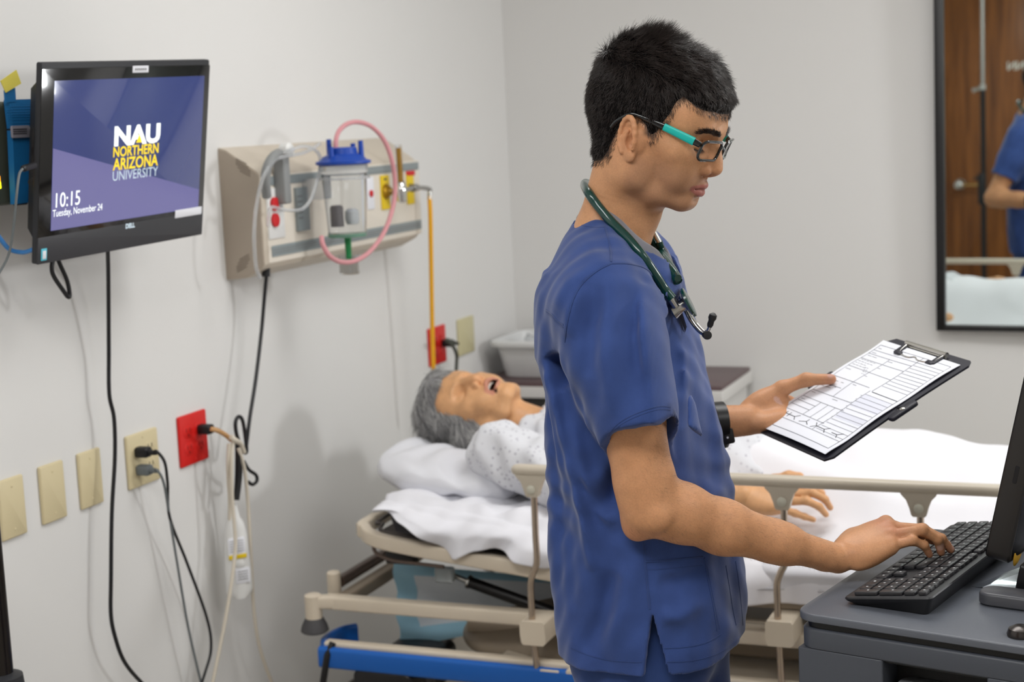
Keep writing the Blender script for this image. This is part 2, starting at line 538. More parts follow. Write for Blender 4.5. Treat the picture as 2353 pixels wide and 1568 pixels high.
mat('screen_white', '#ffffff', 0.4, emit='#dfe9e4', estr=0.75)
mat('screen_yellow', '#e8c820', 0.4, emit='#dcc024', estr=0.75)
mat('screen_grey', '#b9c6cf', 0.4, emit='#aebfca', estr=0.62)
mat('gloss_black', '#0b0b0d', 0.1, coat=0.5)
mat('bezel_grey', '#37373b', 0.45)
mat('cyan_sticker', '#59c3d8', 0.4)
mat('blue_cable', '#3f83c6', 0.45)
mat('olive_box', '#4a4f45', 0.55)
mat('blue_cuff', '#0f6aa6', 0.7, bump=0.4, bscale=500)
mat('sticky_yellow', '#ded05a', 0.7)
mat('led_orange', '#ff9a20', 0.4, emit='#ff9a20', estr=2.5)
mat('led_yellow', '#f2f01c', 0.4, emit='#f2f01c', estr=2.5)
mat('brass_dark', '#a98325', 0.3, 0.8)
mat('rack_grey', '#8d8f8f', 0.5)

Y3, Z3, X3 = (0, 1, 0), (0, 0, 1), (1, 0, 0)


def wall_plate(name, y, z, w, h, m, label, screws=((0, 0.042), (0, -0.042)), slots=None, slotm='slot_dark'):
    cy, cz = y + w / 2, z + h / 2
    t = thing(name, (0, cy, z), label, 'wall plate' if 'blank' in name else 'outlet')
    MB().slab((0, cy, cz), Y3, Z3, w, h, 0.0075, 0.004, 0.005).build('cover', m, t)
    for a, b in screws:
        MB().lathe([(0.0001, 0.0086), (0.003, 0.008), (0.0034, 0.007)], (0, cy + a, cz + b), X3, 10).build('screw', m, t)
    for a, b in (slots or ()):
        MB().slab((0.0072, cy + a, cz + b), Y3, Z3, 0.034, 0.028, 0.0012, 0.012, 0.0006).build('receptacle', m, t)
        s_ = MB()
        for q in (-0.0065, 0.0065):
            s_.slab((0.0083, cy + a + q, cz + b + 0.004), Y3, Z3, 0.0026, 0.009, 0.0006, 0.0004, 0.0002)
        s_.lathe([(0.0028, 0), (0.0028, 0.0006)], (0.0083, cy + a, cz + b - 0.007), X3, 10)
        s_.build('slots', slotm, t)
    return t


QUAD = ((-0.0235, 0.0195), (0.0235, 0.0195), (-0.0235, -0.0195), (0.0235, -0.0195))
_ya = at(52, 1156, x=0)[1]
wall_plate('blank_wall_plate', _ya - 0.0715, 0.8515, 0.0715, 0.116, 'ivory_plate', 'ivory blank wall plate cut by the left edge of the photo')
wall_plate('blank_wall_plate', -2.545, 0.8526, 0.0732, 0.116, 'ivory_plate', 'ivory blank wall plate between two other blank plates')
wall_plate('blank_wall_plate', -2.4235, 0.8525, 0.0725, 0.116, 'ivory_plate', 'ivory blank wall plate just left of the long black cord')
wall_plate('quad_outlet', -2.26, 0.8542, 0.1135, 0.116, 'ivory_plate', 'ivory quad outlet with a black and a grey plug in it', ((0, 0.047), (0, -0.047)), QUAD)
wall_plate('quad_outlet', -2.0636, 0.8575, 0.112, 0.116, 'red_plate', 'red emergency quad outlet with black plug near the hanging pendant', ((0, 0.047), (0, -0.047)), QUAD, 'slot_red')
wall_plate('quad_outlet', -0.724, 0.868, 0.122, 0.116, 'red_plate', 'red quad outlet behind the yellow hose above the gray wig', ((0, 0.047), (0, -0.047)), QUAD, 'slot_red')
wall_plate('blank_wall_plate', -0.503, 0.866, 0.124, 0.116, 'ivory_plate_pale', 'pale wide blank wall plate right of the far red outlet')


def path(pts, x, n=6):
    P = []
    for i, p in enumerate(pts):
        P.append(at(p[0], p[1], x=(p[2] if len(p) > 2 else x)))
    return catmull(P, n)


def plug(mb, y, z, l=0.03, x0=0.0085, w=0.026, h=0.022):
    mb.slab((x0, y, z), Y3, Z3, w, h, l, 0.006, 0.004)
    mb.rod((x0 + l, y, z), (x0 + l + 0.018, y, z - 0.001), 0.0065, 0.0045)


# cords in the ivory outlet
for nm, m, (pu, pv), pts, lab in (
    ('power_cord', 'black_plastic', (-2.203 - 0.0235, 0.9122 + 0.0195), [(360, 1038, .062), (378, 1062, .07), (385, 1110, .06), (390, 1190, .05), (430, 1295, .045), (475, 1420, .045), (485, 1490, .045), (470, 1550, .045), (440, 1640, .04)], 'black power cord with black plug drooping from the ivory outlet'),
    ('power_cord', 'grey_plug', (-2.203 - 0.0235, 0.9122 - 0.0195), [(362, 1082, .062), (376, 1110, .065), (390, 1190, .05), (408, 1300, .045), (432, 1440, .04), (462, 1570, .04), (480, 1640, .04)], 'thin grey power cord with grey plug drooping from the ivory outlet')):
    t = thing(nm, (0.03, pu, 0.5), lab, 'cord')
    mb = MB(); plug(mb, pu, pv); mb.build('plug', m, t)
    P = [np.array([0.05, pu, pv])] + list(path(pts, .05))
    MB().tube(catmull([np.array([0.05, pu, pv])] + [at(p[0], p[1], x=p[2]) for p in pts], 7), 0.0034 if m == 'black_plastic' else 0.0028, 8).build('cable', m, t)

# long cord from the monitor
o = MB().tube(path([(247, 560, .12), (249, 640, .08), (250, 800, .05), (251, 905, .045), (262, 962, .045), (264, 1050, .045), (257, 1180, .045), (255, 1330, .045), (255, 1415, .045), (266, 1470, .045), (285, 1520, .045), (318, 1562, .045), (370, 1610, .04)], .05, 7), 0.0042, 8).build('power_cord', 'black_plastic')
tag(o, 'long black cord hanging straight down below the wall monitor', 'cord')
o = MB().tube(path([(122, 596), (119, 615), (124, 636), (148, 672), (157, 683), (160, 676), (154, 645), (137, 606), (134, 596)], .11), 0.0042, 8).build('cable', 'black_plastic')
tag(o, 'short black cable loop sagging below the monitor corner', 'cable')
o = MB().tube(path([(-20, 520, .1), (0, 548, .1), (22, 573, .1), (50, 580, .11), (70, 576, .13), (92, 566, .15)], .1), 0.0042, 8).build('network_cable', 'blue_cable')
tag(o, 'blue network cable dipping behind the monitor at left', 'cable')
t = thing('thin_cable', at(40, 500, x=.16), 'thin grey cable plugged into the left side of the monitor', 'cable')
MB().tube(path([(52, 388, .2), (44, 402, .2), (38, 450, .2), (30, 530, .18), (18, 590, .16), (-15, 650, .14)], .18), 0.0022, 8).build('cord', 'grey_plug', t)
MB().tube(path([(78, 380, .18), (66, 384, .19), (52, 388, .2)], .19), [0.006] * 12 + [0.003], 8).build('plug', 'black_plastic', t)

# red outlet: plug, tied bundle, bed pendant
yE, zE = -2.0076, 0.9155
t = thing('bed_cord_bundle', (0.03, -1.98, 0.75), 'tied black and tan cords plugged into the nearer red outlet', 'cord')
mb = MB(); plug(mb, yE + 0.0235, zE + 0.017, 0.032); mb.build('plug', 'black_plastic', t)
MB().tube(path([(484, 986, .06), (500, 990, .07), (518, 1000, .07), (532, 1012, .07)], .07), 0.0055, 8).build('tan_sleeve', 'tan_cord', t)
MB().tube(path([(612, 636, .085), (607, 690, .075), (601, 760, .07), (588, 870, .07), (574, 960, .07), (564, 1036, .07), (556, 1030, .075), (544, 1000, .08), (541, 972, .08), (548, 958, .08), (557, 966, .08), (563, 1000, .08), (566, 1040, .08), (552, 1030, .075), (540, 1010, .07)], .07), 0.0046, 8).build('black_cable', 'black_plastic', t)
b_ = MB()
for k, (du, x_) in enumerate(((-4, .075), (1, .082), (5, .072), (-1, .066))):
    b_.tube(path([(545 + du * .4, 1018, x_), (548 + du, 1050, x_), (547 + du, 1100, x_), (543 + du * .6, 1150, x_)], .07), 0.0042, 7)
b_.build('black_wrap', 'black_plastic', t)
MB().tube(path([(560, 1060, .08), (572, 1080, .085), (588, 1092, .085), (590, 1106, .085), (580, 1114, .085), (570, 1108, .085)], .08), 0.0042, 8).build('black_loop', 'black_plastic', t)
MB().tube(path([(530, 1004, .085), (540, 1012, .09), (552, 1020, .085), (560, 1040, .08)], .08), 0.0062, 8).build('cord_tie', 'white_cord', t)
t = thing('bed_pendant', at(543, 1375, x=.055), 'white bed control pendant with yellow striped label hanging by cords', 'pendant')
pc = at(545, 1282, x=.062)
pd = MB()
_ax = nrm(np.array([.66, .75, 0])); _ay = nrm(np.array([-.02, .03, 1])); _nz = nrm(np.cross(_ax, _ay))
prof = [(-.094, .020), (-.088, .030), (-.075, .0345), (-.03, .034), (.03, .031), (.06, .028), (.082, .022), (.094, .015), (.125, .008)]
rings = []
for zz, hw in prof:
    rings.append([pc + _ay * zz + _ax * hw * 0.93 * math.cos(2 * math.pi * k / 20) + _nz * min(hw, .02) * 0.8 * math.sin(2 * math.pi * k / 20) for k in range(20)])
pd.loft(rings); pd.build('body', 'white_plastic', t)
for (dz, hh, yo, ww) in ((.028, .045, -.004, .040), (-.040, .036, .006, .034)):
    MB().slab(pc + _ay * dz + _ax * yo + _nz * .0150, _ax, _ay, ww, hh, 0.0016, 0.002, 0.0005).build('label', 'label_white', t)
for k in range(5):
    MB().slab(pc + _ay * (.043 - k * .006) + _ax * -.004 + _nz * .0166, _ax, _ay, .033, .0016, 0.0004, 0.0003, 0.0001).build('print_line', 'ink_grey', t)
for k in range(4):
    MB().slab(pc + _ay * (-.030 - k * .006) + _ax * .006 + _nz * .0166, _ax, _ay, .024, .0018, 0.0004, 0.0003, 0.0001).build('print_line', 'ink_grey', t)
MB().slab(pc + _ay * .006 + _ax * -.003 + _nz * .0150, _ax, _ay, .042, .010, 0.0022, 0.001, 0.0004).build('yellow_stripe', 'yellow_label', t)
MB().slab(pc + _ay * -.012 + _ax * .002 + _nz * .0152, _ax, _ay, .022, .016, 0.0022, 0.006, 0.001).build('button', 'white_plastic', t)
MB().tube(path([(536, 1012, .085), (532, 1060, .085), (534, 1150, .082), (541, 1240, .085), (537, 1300, .085), (524, 1390, .08), (505, 1490, .07), (482, 1600, .06)], .08), 0.0042, 8).build('cord', 'white_cord', t)
MB().tube(path([(548, 1030, .085), (562, 1080, .085), (570, 1160, .08), (577, 1290, .075), (584, 1410, .07), (600, 1500, .065), (640, 1610, .06)], .08), 0.0042, 8).build('cord', 'white_cord', t)
MB().tube(path([(526, 1020, .08), (524, 1080, .075), (528, 1150, .06), (528, 1195, .055)], .06), 0.0045, 8).build('cord', 'white_cord', t)

# ------------------------------------------------------------------ headwall unit
HY0, HY1 = -1.812, -0.935
t = thing('headwall_unit', (0, (HY0 + HY1) / 2, 1.254), 'beige medical gas headwall unit with grey stripes beside the monitor', 'medical panel')
def hprof(y, k=0.0, kx=0.0):
    return [np.array(p) for p in ((0.0, y, 1.562 - k), (0.02, y, 1.556 - k), (0.098 - kx, y, 1.505 - k), (0.104 - kx, y, 1.497 - k), (0.104 - kx, y, 1.288 + k), (0.098 - kx, y, 1.279 + k), (0.055 - kx, y, 1.258 + k), (0.0, y, 1.254 + k))]
hb = MB(); hb.loft([hprof(HY0), hprof(HY0 + .3), hprof(HY1 - .045), hprof(HY1 - .02, .004, .004), hprof(HY1 - .006, .012, .014), hprof(HY1, .02, .035)])
hb.build('housing', 'beige_housing', t, True, 30)
MB().loft([[p + np.array([0, -.0005, 0]) for p in hprof(HY0 - .002, .003, .002)], hprof(HY0 + .004, .003, .002)]).build('end_cap', 'housing_end', t, False)
pc = MB(); pc.slab((0.1035, (HY0 + HY1) / 2 + 0.002, 1.3925), Y3, Z3, HY1 - HY0 - .03, .205, .003, .004, .001); pc.build('front_panel', 'beige_panel', t)
def hw(u0, v0, u1, v1, th, m, name, r=.003, x=.1066, ch=.001):
    """panel piece on the unit front whose corners fall on photo points"""
    a = at(u0, v0, x=x); b = at(u1, v1, x=x)
    w_, h_ = abs(b[1] - a[1]), abs(a[2] - b[2])
    return MB().slab(((x), (a[1] + b[1]) / 2, (a[2] + b[2]) / 2), Y3, Z3, w_, h_, th, r, ch).build(name, m, t)
ys0, ys1 = HY0 + .03, HY1 - .018
MB().slab((.1066, (ys0 + ys1) / 2, 1.3165), Y3, Z3, ys1 - ys0, .026, .002, .001, .0006).build('stripe', 'stripe_grey', t)
MB().slab((.1066, (ys0 + ys1) / 2, 1.4800), Y3, Z3, ys1 - ys0, .021, .002, .001, .0006).build('stripe', 'stripe_grey', t)
g_ = MB()
for zz in (1.3115, 1.3165, 1.3215):
    g_.slab((.1086, (ys0 + ys1) / 2, zz), Y3, Z3, ys1 - ys0 - .004, .0016, .0004, .0004, .0001)
g_.build('stripe_lines', 'ink_grey', t)
# outlet with two round red emergency receptacles
def hpt(u, v, x=.1066):
    return at(u, v, x=x)
p1, p2 = hpt(628, 469), hpt(630, 506)
pm = (p1 + p2) / 2
MB().slab((.1066, pm[1] + .006, pm[2] - .003), Y3, Z3, .075, .118, .003, .003, .001).build('outlet_plate', 'white_plastic', t)
for p in (p1, p2):
    MB().lathe([(.016, 0), (.016, .006), (.013, .007)], (.1094, p[1] - .004, p[2]), X3, 20).build('red_receptacle', 'red_mark', t)
gl = hw(674, 432, 706, 528, .010, 'stripe_grey', 'switch_plate', .002)
q = hpt(690, 480, .1166)
for k in range(5):
    MB().slab((.1166, q[1], q[2] + .03 - k * .013), Y3, Z3, .024, .003, .0005, .0004, .0002).build('print_line', 'ink_grey', t)
hw(840, 408, 860, 480, .003, 'label_white', 'outlet_label')
q = hpt(852, 445, .1096); MB().lathe([(.009, 0), (.009, .004), (.007, .005)], (.1094, q[1], q[2]), X3, 16).build('red_button', 'red_mark', t)
hw(872, 404, 895, 480, .004, 'yellow_label', 'gas_outlet_plate')
q = hpt(886, 440, .1106)
MB().lathe([(.020, 0), (.020, .006), (.014, .009), (.014, .013), (.006, .014)], (.1104, q[1], q[2]), X3, 20).build('gas_valve', 'brass_dark', t)
hw(932, 400, 951, 468, .004, 'yellow_label', 'gas_outlet_plate')
hw(932, 394, 951, 403, .0045, 'red_mark', 'gas_outlet_band')
for (u, v) in ((882, 412), (939, 425)):
    q = hpt(u, v); MB().slab((.1107, q[1], q[2]), Y3, Z3, .016, .005, .0004, .0004, .0001).build('print_line', 'ink_dark', t)
# faint printed rings of text on the end cap
for (u, v, dz) in ((555, 385, 1), (562, 605, -1)):
    c0 = at(u, v, y=HY0 - .003)
    for k in range(5):
        MB().slab((c0[0] + .002 * k * dz, HY0 - .0026, c0[2] - .007 * (k - 2)), (1, 0, -.5 * dz), (.5 * dz, 0, 1), .042 - .006 * abs(k - 2), .0028, .0006, .0004, .0001).build('print_line', 'ink_tan', t)

# oxygen flowmeter with yellow hose
t = thing('flowmeter', at(922, 440, x=.15), 'chrome flowmeter with amber tube on the right of the headwall unit', 'flowmeter')
q = at(922, 440, x=.15)
MB().rod((.1104, q[1], q[2]), (.15, q[1], q[2]), .009).lathe([(.006, -.03), (.013, -.026), (.015, 0), (.013, .02), (.008, .026)], q, Z3).build('valve_body', 'chrome', t)
qa = at(917, 412, x=.15); qb = at(915, 340, x=.15)
MB().rod(q + np.array([0, 0, .022]), (.15, q[1] - .003, qb[2]), .006).build('amber_tube', mat('amber', '#c9962e', .3, trans=.3), t)
MB().rod(q + np.array([0, 0, .022]), (.15, q[1] - .003, qb[2] + .008), .0095).build('tube_cover', 'clear_plastic', t)
qe = at(952, 432, x=.15); qf = at(985, 434, x=.15); qg = at(987, 458, x=.15)
MB().tube(catmull([q, qe, qf, (qf + qg) / 2 + np.array([0, .004, 0]), qg], 6), .0065).lathe([(.011, -.012), (.011, .012)], qe, Y3).build('elbow_fitting', 'steel', t)
o = MB().tube(path([(987, 452, .15), (989, 500, .15), (991, 620, .14), (993, 740, .13), (996, 850, .125), (1000, 960, .12)], .14), .0062, 12).build('oxygen_hose', 'yellow_hose')
tag(o, 'straight yellow oxygen hose hanging from the flowmeter past red outlet', 'hose')

# suction canister
XC = .215
cT = at(789, 377, x=XC); cB = at(788, 540, x=XC)
t = thing('suction_canister', cB, 'clear suction canister with blue lid hung on the headwall unit', 'canister')
cc = np.array([XC, cT[1], cB[2]]); hC = cT[2] - cB[2]
MB().lathe([(.044, 0), (.046, .004), (.0555, hC - .004), (.0595, hC), (.0575, hC), (.0535, hC - .006), (.0442, .006), (.02, .004)], cc, Z3, 32, False).build('jar', 'clear_plastic', t)
MB().lathe([(.0566, hC - .022), (.0585, hC - .002)], cc, Z3, 32, False).build('rim_band', 'milky_plastic', t)
hl = MB().lathe([(.062, hC - .001), (.0665, hC + .001), (.0665, hC + .007), (.056, hC + .010), (.050, hC + .018), (.036, hC + .024), (.034, hC + .038), (.03, hC + .040)], cc, Z3, 32)
for a, r_, hh in ((-100, .045, .034), (170, .04, .052), (20, .044, .046), (60, .03, .04)):
    p = cc + np.array([r_ * math.cos(math.radians(a)), r_ * math.sin(math.radians(a)), hC + .008])
    hl.rod(p, p + np.array([0, 0, hh]), .0075, .006)
hl.build('blue_lid', 'blue_lid', t)
q = cc + np.array([-.02, .01, .02])
MB().lathe([(.016, 0), (.016, .045), (.012, .05)], q + np.array([0, -.02, .0]), Z3, 16).build('filter', mat('filter_grey', '#77706f', .6), t)
MB().lathe([(.014, 0), (.018, .012), (.017, .03), (.01, .036)], q + np.array([.02, .02, .004]), Z3, 16).build('float_ball', 'white_plastic', t)
MB().lathe([(.047, -.006), (.047, .003)], cc, Z3, 28).build('base_ring', mat('green_tint', '#7fae98', .25, trans=.5), t)
# bracket that holds it to the unit
br = MB().box(((.1066 + XC - .05) / 2, cc[1], cc[2] + .11), (XC - .05 - .1066 + .012, .03, .05), 0, .004)
br.tube([cc + np.array([.0605 * math.cos(a), .0605 * math.sin(a), .135]) for a in np.linspace(0, 2 * math.pi, 33)[:-1]], .003, 8, closed=True)
br.build('bracket', 'milky_plastic', t)
ga = MB().rod((XC, cc[1], cc[2] - .006), (XC, cc[1], cc[2] - .06), .0085, .007); ga.build('green_stem', 'green_stem', t)
zB = at(787, 634, x=XC)[2]
MB().lathe([(.0225, zB - cc[2]), (.024, zB - cc[2] + .003), (.024, -.052), (.0225, -.052), (.0225, zB - cc[2] + .004)], cc, Z3, 24, False).build('trap_jar', 'clear_plastic', t)

o = MB().tube(path([(772, 345, .2), (772, 322, .2), (780, 300, .2), (800, 284, .21), (826, 281, .22), (856, 293, .23), (884, 325, .24), (902, 375, .25), (908, 430, .25), (902, 480, .25), (882, 535, .25), (850, 578, .25), (815, 600, .25), (783, 602, .25), (757, 588, .25), (742, 562, .24), (739, 545, .23)], .22, 8), .0058, 10).build('suction_tube', 'pink_tubing')
tag(o, 'pink suction tubing looping around the clear canister', 'tube')
o = MB().tube(path([(616, 520, .15), (622, 478, .15), (650, 482, .16), (690, 482, .17), (712, 462, .18), (724, 430, .18), (734, 395, .17), (735, 360, .17), (720, 342, .17), (695, 336, .16), (668, 345, .15), (650, 350, .14)], .16, 8), .0040, 10).build('clear_tube', 'milky_plastic')
tag(o, 'thin clear tube curling from canister lid across the headwall panel', 'tube')
o = MB().tube(path([(597, 640, .14), (588, 610, .14), (584, 540, .14), (590, 470, .14), (606, 405, .15), (630, 370, .15), (655, 360, .15), (700, 350, .15), (735, 330, .15)], .15, 8), .0042, 10).build('clear_tube', 'milky_plastic')
tag(o, 'clear tube hanging down over the left end of headwall unit', 'tube')
t = thing('suction_regulator', at(620, 450, x=.14), 'grey suction regulator arm at the left of the headwall unit', 'regulator')
a0, a1 = at(612, 452, x=.13), at(628, 355, x=.13)
MB().tube(path([(613, 452, .125), (610, 415, .135), (614, 385, .14), (626, 362, .14), (640, 352, .13)], .13), .011, 10).build('arm', 'rack_grey', t)
MB().slab(at(636, 415, x=.107), Y3, Z3, .03, .11, .03, .006, .004).build('body', 'rack_grey', t)
MB().lathe([(.016, 0), (.018, .02), (.012, .026)], at(648, 345, x=.12), X3, 18).build('knob', 'white_plastic', t)
mb = MB().rod(at(611, 612, x=.085), at(611, 636, x=.085), .010); o = mb.build('bed_connector', 'black_plastic'); tag(o, 'black connector plugged under the headwall unit', 'connector')

# cord in the far red outlet
t = thing('power_cord', at(1030, 800, x=.06), 'black cord arching from the far red outlet behind the wig', 'cord')
mb = MB(); plug(mb, -0.663 + .035, 0.926 + .002, .034); mb.build('plug', 'black_plastic', t)
MB().tube(catmull([(.055, -.628, .928), at(1026, 781, x=.075), at(1040, 795, x=.075), at(1049, 815, x=.07), at(1049, 840, x=.06), at(1045, 900, x=.05)], 7), .0055, 8).build('cable', mat('cord_olive', '#4f534a', .6), t)

# ------------------------------------------------------------------ wall monitor
MW, MH = .50, .36
mB = np.array([.147, -2.677, 1.377]); mx = nrm((.055, .998, .025)); mz = nrm((.16, -.034, .987)); mn = np.cross(mx, mz)
mc = mB + mx * MW / 2 + mz * MH / 2
t = thing('wall_monitor', (0.05, mc[1], mB[2]), 'black all-in-one monitor on the left wall showing a clock', 'monitor')
def on(x, y, z=0.0):
    return mB + mx * x + mz * y + mn * z
MB().slab(on(MW / 2, MH / 2, -.012), mx, mz, MW, MH, .012, .004, .002).build('casing', 'charcoal_plastic', t)
MB().slab(on(MW / 2, .0215 + (MH - .02) / 2, 0), mx, mz, MW, MH - .043, .0015, .003, .0005).build('glass_front', 'gloss_black', t)
MB().slab(on(MW / 2, .0245, -.001), mx, mz, MW, .049, .003, .002, .001).build('chin_bezel', 'bezel_grey', t)
sx0, sx1, sy0, sy1 = .033, MW - .018, .058, MH - .032
MB().slab(on((sx0 + sx1) / 2, (sy0 + sy1) / 2, .0013), mx, mz, sx1 - sx0, sy1 - sy0, .0006, .0005, .0001).build('screen', 'screen_navy', t)
def mtxt(s, size, u, v, m, **k):
    # place by fraction of the screen
    return text_mesh(s, size, on(sx0 + (sx1 - sx0) * u, sy0 + (sy1 - sy0) * v, .0019), mx, mz, m, t, 'lettering', .0006, **k)
_band = [on(sx0 + .0005, sy0 + .0005, .0020), on(sx1 - .0005, sy0 + .0005, .0020), on(sx1 - .0005, sy0 + .038, .0020), on(sx0 + .0005, sy0 + .150, .0020)]
MB().loft([_band, [p + mn * .0002 for p in _band]]).build('lilac_band', mat('screen_lilac', '#5c5a86', .14, coat=.6, emit='#6a689c', estr=.5), t, False)  # paler lilac lower area of the screen, its top edge sloping down to the right
def ltxt(txt, size, x, y, m, fit, **k):
    return text_mesh(txt, size, on(x, y, .0024), mx, mz, m, t, 'lettering', .0006, fit=fit, **k)
ltxt('NAU', .049, .272, .2035, 'screen_white', .140, bold=.0022)
ltxt('NORTHERN', .0268, .270, .1815, 'screen_yellow', .138, bold=.0005)
ltxt('ARIZONA', .0315, .270, .1565, 'screen_yellow', .138, bold=.0006)
ltxt('UNIVERSITY', .0262, .270, .1360, 'screen_grey', .138)
_c = on(.2775, .2045, .0027)
MB().loft([[_c - mx * .009, _c + mx * .009, _c + mz * .017], [p + mn * .0004 for p in (_c - mx * .009, _c + mx * .009, _c + mz * .017)]]).build('logo_peak', 'screen_yellow', t, False)
ltxt('10:15', .0385, .037, .100, 'screen_white', .066, align='LEFT')
ltxt('Tuesday, November 24', .0185, .036, .0835, 'screen_white', .138, align='LEFT')
text_mesh('DELL', .0125, on(MW * .52, .040, .0022), mx, mz, 'screen_grey', t, 'lettering', bold=.0006)
MB().slab(on(MW * .55, MH - .0155, .0012), mx, mz, .048, .013, .0008, .001, .0002).build('white_tag', 'label_white', t)
for k in range(6):
    MB().slab(on(MW * .55 - .015 + .006 * k, MH - .0155, .0021), mx, mz, .0035, .004, .0003, .0003, .0001).build('tag_print', 'ink_grey', t)
MB().slab(on(MW - .052, .052, .0022), mx, mz, .09, .016, .0008, .001, .0002).build('white_strip', 'label_white', t)
MB().slab(on(.016, .017, .0022), mx, mz, .015, .022, .0008, .001, .0002).build('sticker', 'cyan_sticker', t)
MB().slab(on(.0165, .0165, .0031), mx, mz, .009, .015, .0004, .001, .0001).build('sticker_print', 'label_white', t)
bk = MB()
for ra_ in (((.012, .10, .985, .90), -.010), ((.030, .14, .97, .86), -.040), ((.06, .20, .94, .80), -.062)):
    pass
bk.loft([[on(MW * a, MH * b, z_) for a, b in ((q0, q1), (q2, q1), (q2, q3), (q0, q3))] for (q0, q1, q2, q3), z_ in (((.10, .22, .9, .80), -.062), ((.05, .16, .95, .86), -.044), ((.02, .10, .98, .92), -.012))])
bk.build('rear_housing', 'charcoal_plastic', t)
for (yy, hh) in ((.60, .05), (.535, .03)):
    MB().slab(on(MW * .035, MH * yy, -.028), nrm(-mn - mx * .45), mz, .008, hh, .004, .001, .0005).build('port', 'black_plastic', t)
for yy in (.47, .40):
    MB().lathe([(.008, 0), (.008, .003), (.005, .004)], on(MW * .040, MH * yy, -.030), nrm(-mx + mn * .4), 14).build('jack', 'black_plastic', t)
MB().tube([on(MW * .5, MH * .5, -.06), np.array([.02, mc[1], mc[2]])], [.03, .03]).slab((0.0, mc[1], mc[2]), Y3, Z3, .12, .12, .02, .004).build('wall_mount', 'black_plastic', t)

# ------------------------------------------------------------------ vitals box with blue cuff at the left edge
t = thing('vitals_monitor', (0.05, -2.95, 1.41), 'dark grey vitals box with orange digits at the left edge', 'medical device')
gB = at(68, 468, x=.10); gT = at(62, 232, x=.10)
gy1 = (gB[1] + gT[1]) / 2; gz0, gz1 = gB[2], gT[2]
MB().slab((0.0, gy1 - .14, (gz0 + gz1) / 2), Y3, Z3, .28, gz1 - gz0, .085, .012, .006).build('casing', 'olive_box', t)
MB().slab((0.0845, gy1 - .02, (gz0 + gz1) / 2), Y3, Z3, .035, gz1 - gz0 + .004, .008, .003, .002).build('side_rail', 'black_plastic', t)
q = at(0, 412, x=.088); MB().slab((.0845, q[1] - .012, q[2]), Y3, Z3, .03, .012, .002, .001, .0004).build('digit', 'led_orange', t)
q = at(0, 426, x=.088); MB().slab((.0845, q[1] - .012, q[2]), Y3, Z3, .034, .012, .002, .001, .0004).build('digit', 'led_yellow', t)
t2 = thing('pressure_cuff', at(40, 466, x=.1), 'blue blood pressure cuff hanging on the vitals box', 'blood pressure cuff')
def sheet(name, pts, x, th, m, par):
    A = [at(u, v, x=x) for u, v in pts]; B_ = [p + np.array([th, 0, 0]) for p in A]
    return MB().loft([A[::-1], B_[::-1]]).build(name, m, par, False)
sheet('upper_flap', [(8, 230), (68, 228), (75, 292), (16, 296)], .098, .014, 'blue_cuff', t2)
sheet('lower_flap', [(16, 300), (80, 300), (78, 462), (24, 470)], .095, .012, 'blue_cuff', t2)
for dz in (246, 252, 258, 264, 270, 276, 284):
    A = [at(11 + (dz - 230) * .12, dz, x=.112), at(71, dz - 1.5, x=.112)]
    MB().tube(A, .0008, 6).build('stitching', 'blue_cuff', t2)
sheet('strap', [(8, 208), (32, 202), (34, 234), (10, 236)], .110, .003, 'blue_cuff', t2)
MB().slab(at(45, 303, x=.11), Y3, Z3, .05, .022, .004, .003, .001).build('label', mat('cuff_label', '#8d8a94', .6), t2)
for k in range(3):
    MB().slab(at(46, 297 + 5 * k, x=.1142), Y3, Z3, .038, .0022, .0004, .0004, .0001).build('print_line', 'ink_dark', t2)
o = sheet('sticky_note', [(0, 186), (36, 161), (47, 192), (12, 213)], .116, .002, 'sticky_yellow', None)
tag(o, 'yellow sticky note stuck above the blue cuff', 'sticky note')

# stand pole at the lower left corner
t = thing('stand_pole', (0.21, -2.9, 0), 'black pole of a stand at the lower left corner', 'stand')
pA = at(2, 1300, y=-2.9); px_ = pA[0] - .021
MB().rod((px_, -2.9, .03), (px_, -2.9, 1.02), .021, n=24).build('pole', mat('pole_black', '#1d1816', .22, .3), t)
zc = at(20, 1548, y=-2.9)[2]
MB().lathe([(.022, 0), (.036, -.006), (.038, -.03), (.05, -.07), (.05, -.5)], (px_, -2.9, zc), Z3).build('collar', 'charcoal_plastic', t)
MB().lathe([(.2, 0), (.2, .02), (.05, .04)], (px_, -2.9, 0), Z3, 32).build('base', 'charcoal_plastic', t)

# ------------------------------------------------------------------ bedside cabinet and basin in the corner
mat('cabinet_white', '#d5d3d0', .5); mat('top_mauve', '#5e4a4c', .4); mat('drawer_dark', '#34322f', .5)
mat('basin_white', '#dfe0e0', .35)
tz = .77
t = thing('bedside_cabinet', (.42, -.22, 0), 'white bedside cabinet with mauve top in the corner behind the wig', 'cabinet')
MB().box((.42, -.215, tz - .006), (.80, .38, .012), 0, .004, .002).build('top', 'top_mauve', t)
MB().box((.42, -.215, tz - .03), (.812, .392, .036), 0, .006, .003).build('top_edge', 'cabinet_white', t)
MB().box((.42, -.20, (tz - .06) / 2 + .02), (.78, .33, tz - .10), 0, .004).build('body', 'cabinet_white', t)
for k in range(2):
    MB().slab((.42, -.366, .60 - k * .3), X3, Z3, .74, .26, .02, .003, .002).build('drawer', 'drawer_dark', t)
    MB().tube([(.36, -.386, .66 - k * .3), (.36, -.41, .66 - k * .3), (.48, -.41, .66 - k * .3), (.48, -.386, .66 - k * .3)], .005).build('handle', 'steel', t)
b0 = at(1183, 872, y=-.22); bz = tz + .001
bx0 = b0[0]
t = thing('wash_basin', (bx0 + .16, -.2, bz), 'white plastic basin holding clear wrapped supplies on the cabinet', 'basin')
zr = at(1145, 772, y=-.22)[2]; hx = .155
